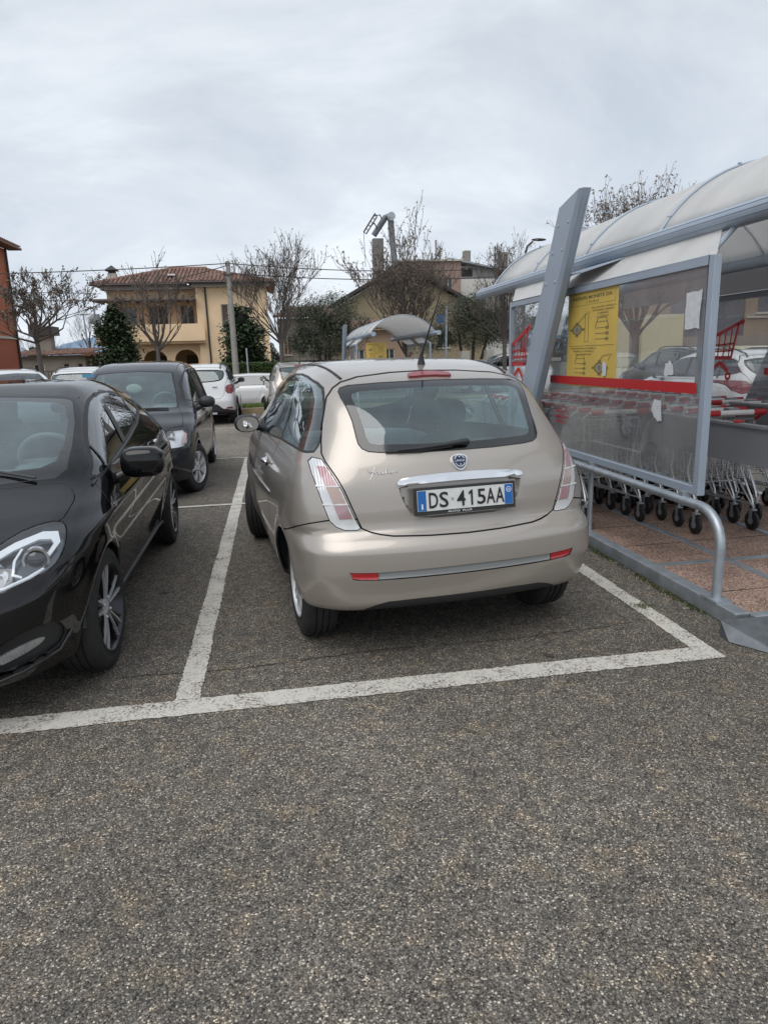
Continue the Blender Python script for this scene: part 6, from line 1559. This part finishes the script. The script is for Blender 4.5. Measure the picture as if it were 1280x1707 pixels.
b = empty('house', 'grey house with brown shutters and small tiled roof right of the peach house', 'house')
q = MB(); wall(q, .9, 4.6, 0, 4.3, 49, [(1.15,1.7,.4,1.5),(1.15,1.7,1.9,3.2),(2.9,3.5,2.2,3.2)], .25); q.box(4.35,4.6,49.26,56,0,4.3); q.build('wall', [M_GREY], b, fix=False)
brk = mat('brick_shutter', (.19,.095,.065), rough=.85)
window(b, 1.15,1.7,.4,1.5,49, brk); window(b, 1.15,1.7,1.9,3.2,49, brk); window(b, 2.9,3.5,2.2,3.2,49)
q = MB(); tiles(q, (.5,48.4,4.35), (5.0,48.4,4.35), (4.4,51,5.2), (1.6,51,5.2), seed=12); q.build('roof', [M_TERRA], b, fix=False)
b = empty('house', 'low tan house with a pink wall behind the olive tree', 'house')
q = MB(); wall(q, 4.9, 9.5, 0, 3.3, 46, [(5.6,6.3,.9,2.1),(7.6,8.3,.9,2.1)], .25); q.build('wall', [mat('tan_render', (.36,.25,.18), rough=.9)], b, fix=False); window(b, 5.6,6.3,.9,2.1,46); window(b, 7.6,8.3,.9,2.1,46)
q = MB(); tiles(q, (4.6,45.5,3.35), (9.9,45.5,3.35), (9.5,48,4.0), (5.0,48,4.0), seed=13); q.build('roof', [M_TERRA], b, fix=False)

# buildings seen through and right of the shelter
b = empty('building', 'long beige and slate building behind the parked cars, seen through the shelter glass', 'building')
M_BEI = mat('beige_render', (0.33,0.27,0.21), rough=.9, noise=.08, nscale=.5); M_SLA = mat('slate_blue_render', (0.13,0.15,0.175), rough=.9, noise=.12, nscale=.8)
q = MB(); wall(q, 18.0, 24.2, 0, 6.2, 40, [(21.5,23.4,0,2.9),(19.0,20.0,3.8,5.2)], .3); q.build('wall', [M_BEI], b, fix=False)
q = MB(); wall(q, 24.205, 29.2, 0, 5.9, 40.1, [], .3); q.build('slate_wall', [M_SLA], b, fix=False)
q = MB(); wall(q, 29.205, 40, 0, 7.4, 40, [(30.0,32.2,3.6,5.4),(34,36,3.6,5.4)], .3); q.build('wall', [M_BEI], b, fix=False)
window(b, 19.0,20.0,3.8,5.2,40); window(b, 30.0,32.2,3.6,5.4,40, M_SLA); window(b, 34,36,3.6,5.4,40, M_SLA)
solid(b, 'garage_door', mat('grey_green_door', (.10,.12,.12), rough=.7), 21.5, 23.4, 40.1, 40.15, 0, 2.9)
solid(b, 'cornice', M_WSTONE, 17.8, 29.2, 39.8, 40.5, 6.21, 6.4); solid(b, 'string_course', M_WSTONE, 29.3, 40, 39.9, 39.997, 3.3, 3.42)
gw = empty('garden_wall', 'cream boundary wall panels under the tree, seen through the shelter glass', 'wall')
for x0, x1 in ((14.2, 16.0), (16.6, 18.6)): solid(gw, 'wall_panel', mat('cream_render', (.62,.57,.36), rough=.9, noise=.05, nscale=1), x0, x1, 29.6, 29.8, 0, 3.1)
solid(gw, 'plinth', M_GREY, 14.0, 24, 29.9, 30.1, 0, 2.1)
lw = empty('low_wall', 'low pale wall with square piers left of the shelter, under the olive trees', 'wall')
for x in (8.4, 9.5, 10.7, 12): solid(lw, 'pier', M_WSTONE, x, x+.35, 30.0, 30.35, 0, 1.75)
solid(lw, 'coping', M_WSTONE, 7.5, 13, 30.05, 30.3, 1.2, 1.35); solid(lw, 'wall_panel', mat('mid_grey', (.22,.22,.21), rough=.9), 7.5, 13, 30.1, 30.25, 0, 1.198)

# ------------------------------------------------------------------ vegetation
def grow(q, p, d, L, r, depth, rs, tips, spread=.55, upw=.12, mi=0):
    """one limb with its side branches; collects the twig ends"""
    n = 4; pts = [p.copy()]; rr = [r]; dd = d.copy()
    for k in range(n):
        dd = (dd+Vector((rs.uniform(-.16,.16), rs.uniform(-.16,.16), rs.uniform(-.05,.10)+upw*.3))).normalized(); pts.append(pts[-1]+dd*L/n); rr.append(r*(1-.55*(k+1)/n))
    q.tube(pts, [max(a_, .0075) for a_ in rr], 6 if r > .03 else 4 if r > .01 else 3, mi, cap=False)
    if depth == 0:
        tips.append((pts[-1], dd)); tips.append((pts[2], dd)); return
    m_ = rs.choice((2, 3, 3, 4))
    for k in range(m_):
        i = rs.choice((2, 3, 4)); a = rs.uniform(0, 6.28); o = dd.orthogonal().normalized(); o2 = dd.cross(o)
        nd = (dd+(o*math.cos(a)+o2*math.sin(a))*rs.uniform(.5, 1)*spread*1.5+Vector((0,0,upw))).normalized()
        grow(q, pts[i], nd, L*rs.uniform(.55, .85), rr[i]*.72, depth-1, rs, tips, spread, upw, mi)
def bare_tree(name, x, y, H, trunk, W, label, seed, limbs=7, depth=3, leaves=1200, lsz=.055, r0=.09, lean=(0,0), spread=.55, low=True, group='bare winter trees around the car park'):
    rs = random.Random(seed); root = empty(name, label, 'tree', (x, y, 0), group=group)
    q = MB(); top = Vector((lean[0], lean[1], trunk)); q.tube([(0,0,0),(.02,.01,trunk*.4),(top*.7),(top)], [r0*1.25, r0, r0*.9, r0*.85], 10)
    q.build('trunk', [M_BARK], root, smooth=60)
    q = MB(); tips = []
    for k in range(limbs):
        a = 2*math.pi*k/limbs+rs.uniform(-.4,.4); el = rs.uniform(.35, 1.25) if low else rs.uniform(.8, 1.35)
        d = Vector((math.cos(a)*math.cos(el)*W/(H-trunk)*1.5, math.sin(a)*math.cos(el)*W/(H-trunk)*1.2, math.sin(el))).normalized()
        s_ = top*(rs.uniform(.82, 1.0)); grow(q, s_, d, (H-trunk)*rs.uniform(.42,.56), r0*.55, depth, rs, tips, spread, .14)
    grow(q, top, Vector((lean[0]*.05, 0, 1)), (H-trunk)*.52, r0*.7, depth, rs, tips, spread*.8, .2)
    # keep the crown inside its envelope
    zmax = sorted(v[2] for v in q.v)[int(len(q.v)*.985)]; f = (H-trunk)/(zmax-trunk); wm = sorted(abs(v[0]-lean[0]) for v in q.v)[int(len(q.v)*.985)]; g = W/wm
    def S(v): return (lean[0]+(v[0]-lean[0])*g, v[1]*g, trunk+(v[2]-trunk)*f if v[2] > trunk*.8 else v[2])
    q.v = [S(v) for v in q.v]; q.build('branches', [M_TWIG], root, fix=False)
    if leaves:
        l = MB()
        for k in range(leaves):
            p, d = rs.choice(tips); p = Vector(S(p)); p = p+Vector((rs.gauss(0,.035), rs.gauss(0,.035), rs.gauss(-.03,.035)))
            a = Vector((rs.uniform(-1,1), rs.uniform(-1,1), rs.uniform(-1,1))).normalized()*lsz*rs.uniform(.5,1.2); b_ = a.orthogonal().normalized()*lsz*rs.uniform(.4,.9)
            l.add([p-a, p+b_*.6, p+a, p-b_*.6], [(0,1,2,3)])
        l.build('dead_leaves', [M_DLEAF], root, fix=False)
    return root
bare_tree('bare_tree', -7.75, 26, 4.7, 2.75, 2.1, 'bare tree with clustered dead leaves in front of the orange building', 11, limbs=9, depth=4, leaves=2200, r0=.085, lsz=.055)
bare_tree('bare_tree', -3.80, 26, 4.75, 2.25, 1.45, 'slender bare tree with upswept twigs in front of the peach house balcony', 21, limbs=10, depth=3, leaves=600, r0=.075, lsz=.05, spread=.4)
bare_tree('bare_tree', .52, 26, 5.5, 2.3, 1.6, 'bare tree right of the concrete pole, between house and olive tree', 33, limbs=13, depth=4, leaves=1500, r0=.085, lsz=.05)
bare_tree('bare_tree', 5.2, 26, 5.85, 1.6, 2.05, 'big densely branched bare tree before the gabled house and bent flue', 45, limbs=16, depth=4, leaves=3600, r0=.10, lsz=.06, spread=.45, low=False)
bare_tree('bare_tree', 9.3, 27, 5.6, 2.2, 1.7, 'bare tree with dead leaves partly hidden behind the shelter roof', 57, limbs=12, depth=4, leaves=1500, r0=.09, lsz=.055)
bare_tree('bare_tree', 12.1, 22, 6.45, 2.2, 1.9, 'bushy tree with twig tops above the shelter roof, its trunk showing through the glass', 69, limbs=18, depth=4, leaves=5200, r0=.13, lsz=.07, spread=.45)
bare_tree('bare_tree', -16.3, 70, 6.6, 2.6, 1.7, 'thin leafless tree far off, left of the peach house', 73, limbs=7, depth=3, leaves=0, r0=.12)
bare_tree('bare_tree', -20.2, 70, 4.9, 2.0, 2.4, 'wide low leafless tree far off behind the grey shed', 79, limbs=9, depth=3, leaves=0, r0=.12)

def leafy(name, x, y, label, mt_, blobs, trunk_h, seed, n=9000, sz=.07, r0=.10, thin=False, group=None, cat='tree', stems=1):
    rs = random.Random(seed); root = empty(name, label, cat, (x, y, 0), group=group)
    for k in range(stems):
        a = k*2.1; q = MB(); b0 = blobs[k % len(blobs)]; q.tube([(.12*math.cos(a)*(stems > 1), .1*math.sin(a)*(stems > 1), 0), (b0[0]*.3, b0[1]*.3, trunk_h*.6), (b0[0]*.6, b0[1]*.6, max(trunk_h, b0[2]-.4*b0[5]))], [r0, r0*.8, r0*.45], 8); q.build('trunk', [M_BARK], root, smooth=60)
    q = MB(); tot = sum(b[3]*b[4]*b[5] for b in blobs)
    # sub-clumps inside every lobe so that light and dark masses show
    for b_ in blobs:
        m_ = int(n*b_[3]*b_[4]*b_[5]/tot); cl = []
        for k in range(max(6, m_//110)):
            t = rs.uniform(0, 6.28); u = rs.uniform(-1, 1); rr = rs.uniform(.55, 1.0); w = math.sqrt(1-u*u)
            cl.append((b_[0]+b_[3]*w*math.cos(t)*rr, b_[1]+b_[4]*w*math.sin(t)*rr, b_[2]+b_[5]*u*rr, rs.uniform(.12, .24)*(b_[3]+b_[5])/1.6))
        for k in range(m_):
            c = rs.choice(cl); p = Vector((c[0]+rs.gauss(0, c[3]), c[1]+rs.gauss(0, c[3]), c[2]+rs.gauss(0, c[3]*.8)))
            a = Vector((rs.uniform(-1,1), rs.uniform(-1,1), rs.uniform(-.6,.6))).normalized()*sz*rs.uniform(.6,1.3); bb = a.cross(Vector((rs.uniform(-1,1), rs.uniform(-1,1), 1))).normalized()*sz*(.22 if thin else .45)
            q.add([p-a, p+bb, p+a, p-bb], [(0,1,2,3)])
    q.build('crown', [mt_], root, fix=False); return root
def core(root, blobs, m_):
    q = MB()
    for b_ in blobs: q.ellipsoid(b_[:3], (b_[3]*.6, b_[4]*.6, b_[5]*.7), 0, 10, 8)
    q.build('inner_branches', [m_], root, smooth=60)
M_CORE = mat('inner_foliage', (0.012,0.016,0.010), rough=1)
for x, y, H, w, sd, lb in ((-6.75, 34, 4.45, .78, 1, 'dark green magnolia in front of the left end of the balcony'), (-1.0, 34, 4.15, .95, 2, 'dark green magnolia right of the concrete pole')):
    bl = [(0,0,H*.35,w,w,H*.30),(0.05,0,H*.62,w*.92,w*.9,H*.26),(-.05,0,H*.84,w*.62,w*.6,H*.14)]
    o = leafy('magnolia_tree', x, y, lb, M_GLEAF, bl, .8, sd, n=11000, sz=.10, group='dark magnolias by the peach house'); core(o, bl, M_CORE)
bl = [(-.6,0,3.1,.95,.8,.8),(.4,0,3.4,1.0,.8,.85),(0,0,2.3,1.3,.9,.7),(1.2,0,2.8,.8,.6,.7),(-1.0,.2,2.3,.7,.6,.6)]
leafy('olive_tree', 2.45, 30, 'grey-green olive tree left of the distant shelter', M_OLEAF, bl, 1.5, 5, n=24000, sz=.065, r0=.10, thin=True, group='olive trees behind the car park', stems=3)
bl = [(-.8,0,3.0,1.1,.8,.85),(.5,0,3.5,1.2,.8,.8),(1.5,0,2.8,1.0,.7,.8),(-1.4,0,2.3,.8,.7,.6),(.2,0,2.5,1.4,.8,.7)]
leafy('olive_tree', 9.0, 31, 'grey-green olive tree right of the distant shelter', M_OLEAF, bl, 1.5, 6, n=26000, sz=.065, r0=.11, thin=True, group='olive trees behind the car park', stems=3)
leafy('olive_tree', 12.6, 33, 'olive tree seen at the far end of the near shelter', M_OLEAF, bl, 1.5, 7, n=12000, sz=.075, r0=.11, thin=True, group='olive trees behind the car park', stems=3)
leafy('round_bush', -6.05, 42, 'small clipped bush before the left loggia arch', M_HLEAF, [(0,0,1.3,.5,.5,.5)], .8, 8, n=2500, sz=.06, cat='bush')
def hedge(x0, x1, y, h_, label, seed, n=14000):
    rs = random.Random(seed); root = empty('hedge', label, 'hedge', ((x0+x1)/2, y, 0)); w = (x1-x0)/2
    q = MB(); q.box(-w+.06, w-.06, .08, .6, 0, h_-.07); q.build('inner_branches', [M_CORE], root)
    q = MB()
    for k in range(n):
        f = rs.random()
        p = Vector((rs.uniform(-w,w), rs.uniform(-.02,.10), rs.uniform(0,h_))) if f < .72 else Vector((rs.uniform(-w,w), rs.uniform(0,.65), h_-.05+rs.uniform(-.05,.06)))
        a = Vector((rs.uniform(-1,1), rs.uniform(-1,1), rs.uniform(-1,1))).normalized()*.05; b_ = a.orthogonal().normalized()*.028
        q.add([p-a, p+b_, p+a, p-b_], [(0,1,2,3)])
    q.build('leaves', [M_HLEAF], root, fix=False)
hedge(-2.1, 6.2, 30.4, 1.5, 'trimmed green hedge behind the concrete pole and the low white car', 3, 26000)
hedge(-9.5, -2.6, 41.5, 1.35, 'low dark hedge along the foot of the peach house', 4, 9000)

# ------------------------------------------------------------------ poles, wires, lamps, signs
p = empty('utility_pole', 'slim concrete utility pole carrying wires in front of the peach house', 'pole', (-1.30, 29.6, 0))
q = MB(); q.tube([(0,0,0),(-.02,0,5.40)], [.145,.085], 12); q.build('shaft', [mat('concrete_pole', (.33,.32,.29), rough=.9, noise=.12, nscale=3)], p, smooth=60)
q = MB(); q.tube([(-.03,0,5.30),(-.03,0,5.46)], .10, 10); q.build('cap', [M_GREY], p); q = MB(); q.tube([(-.18,-.1,4.95),(.12,-.1,4.95)], .03, 6); q.tube([(-.18,-.1,4.9),(-.18,-.1,5.05)], .03, 6); q.build('insulator_bracket', [M_SHUT], p)
def wire(a, b, sag, label):
    q = MB(); A = Vector(a); Bv = Vector(b); q.tube([A+(Bv-A)*t-Vector((0,0,4*sag*t*(1-t))) for t in np.linspace(0,1,14)], .018, 4); tag(q.build('overhead_wire', [M_SHUT]), label, 'wire', 'overhead wires')
wire((-1.35,29.5,5.38), (-24,31,5.5), .30, 'thickest upper overhead wire running left from the pole top')
wire((-1.35,29.5,5.30), (-9.2,45.0,5.9), .15, 'overhead wire from the pole to the eaves of the peach house')
wire((-9.9,45.0,5.75), (-24,42,6.3), .15, 'middle overhead wire leaving the peach house to the left')
wire((-9.9,45.0,5.35), (-24,42,5.75), .15, 'lowest overhead wire leaving the peach house to the left')
wire((-1.25,29.5,5.38), (12,33,5.6), .25, 'upper overhead wire running right from the pole top')
wire((-1.25,29.5,5.0), (12,33,5.2), .22, 'lower overhead wire running right from the pole')
p = empty('thin_post', 'thin grey post beside the concrete pole', 'post', (-.71, 26.3, 0)); q = MB(); q.tube([(0,0,0),(-.02,0,2.04)], .03, 8); q.build('shaft', [M_GALV], p)
p = empty('sign_post', 'grey sign post with a small blue sign, right of the distant shelter', 'road sign', (7.45, 29.3, 0)); q = MB(); q.tube([(0,0,0),(.1,0,3.6)], .05, 8); q.build('post', [M_GALV], p); q = MB(); q.box(-.34,-.06,-.08,-.05,2.9,3.25); q.build('sign_plate', [mat('faded_blue_sign', (.06,.12,.25), rough=.5)], p)
p = empty('street_lamp', 'street lamp head showing over the shelter roof beside the bare tree', 'street lamp', (11.2, 30, 0))
q = MB(); q.tube([(0,0,0),(0,0,5.6),(.1,0,6.05),(.35,0,6.25)], [.09,.06,.045,.04], 8); q.build('pole', [M_SHUT], p, smooth=60); q = MB(); q.ellipsoid((.62,0,6.32), (.34,.12,.06), 0, 14, 8); q.build('lamp_head', [M_SHUT], p, smooth=60)
p = empty('street_lamp', 'distant thin lamp post beside the leafless tree at the left', 'street lamp', (-15.4, 66, 0)); q = MB(); q.tube([(0,0,0),(-.2,0,5.9)], [.09,.06], 8); q.tube([(-.7,0,5.95),(.4,0,5.95)], .05, 6); q.build('pole', [M_SHEETM], p)
p = empty('street_lamp', 'small lamp post against the left corner of the peach house', 'street lamp', (-9.55, 43, 0)); q = MB(); q.tube([(0,0,0),(0,0,4.7),(-.5,0,4.85)], [.06,.05,.04], 8); q.build('pole', [M_SHEETM], p)

# ------------------------------------------------------------------ far tree line and mountains
q = MB(); rs = random.Random(77)
for k in range(30000):
    x = rs.uniform(-60, 60); hh = 2.2+1.5*math.sin(x*.31)+1.2*math.sin(x*.83+2)+.8*math.sin(x*2.1); z = rs.uniform(0, max(.8, hh)); y = 105+rs.uniform(0, 3)
    a = Vector((rs.uniform(-1,1), rs.uniform(-1,1), rs.uniform(-1,1))).normalized()*.28; b_ = a.orthogonal().normalized()*.2
    q.add([(x-a.x, y-a.y, z-a.z), (x+b_.x, y+b_.y, z+b_.z), (x+a.x, y+a.y, z+a.z), (x-b_.x, y-b_.y, z-b_.z)], [(0,1,2,3)])
tag(q.build('far_shrubs', [leaf_mat('far_scrub', (.05,.055,.04), (.11,.10,.08))], fix=False), kind='stuff')
q = MB(); nx = 160; ny = 10; rs = random.Random(5)
ph = [rs.uniform(0, 6.28) for _ in range(8)]
def hz(u): return 95+60*math.sin(u*5+ph[0])+42*math.sin(u*11+ph[1])+22*math.sin(u*23+ph[2])+12*math.sin(u*51+ph[3])+6*math.sin(u*97+ph[4])
for j in range(ny+1):
    for i in range(nx+1):
        u = i/nx*2-1; t = j/ny; q.v.append((u*6500, 6000+1500*t, max(0, hz(u*1.6)*1.25+40)*t**.7+6*math.sin(i*1.7+j*2.1)*t))
q.f = [(j*(nx+1)+i, j*(nx+1)+i+1, (j+1)*(nx+1)+i+1, (j+1)*(nx+1)+i) for j in range(ny) for i in range(nx)]; q.m = [0]*len(q.f)
tag(q.build('mountains', [mat('haze_tinted_slopes', (0.22,0.30,0.40), rough=1, spec=0, noise=.12, nscale=.002)], smooth=60), kind='structure')  # distance haze is painted in as the blue base colour; no air volume
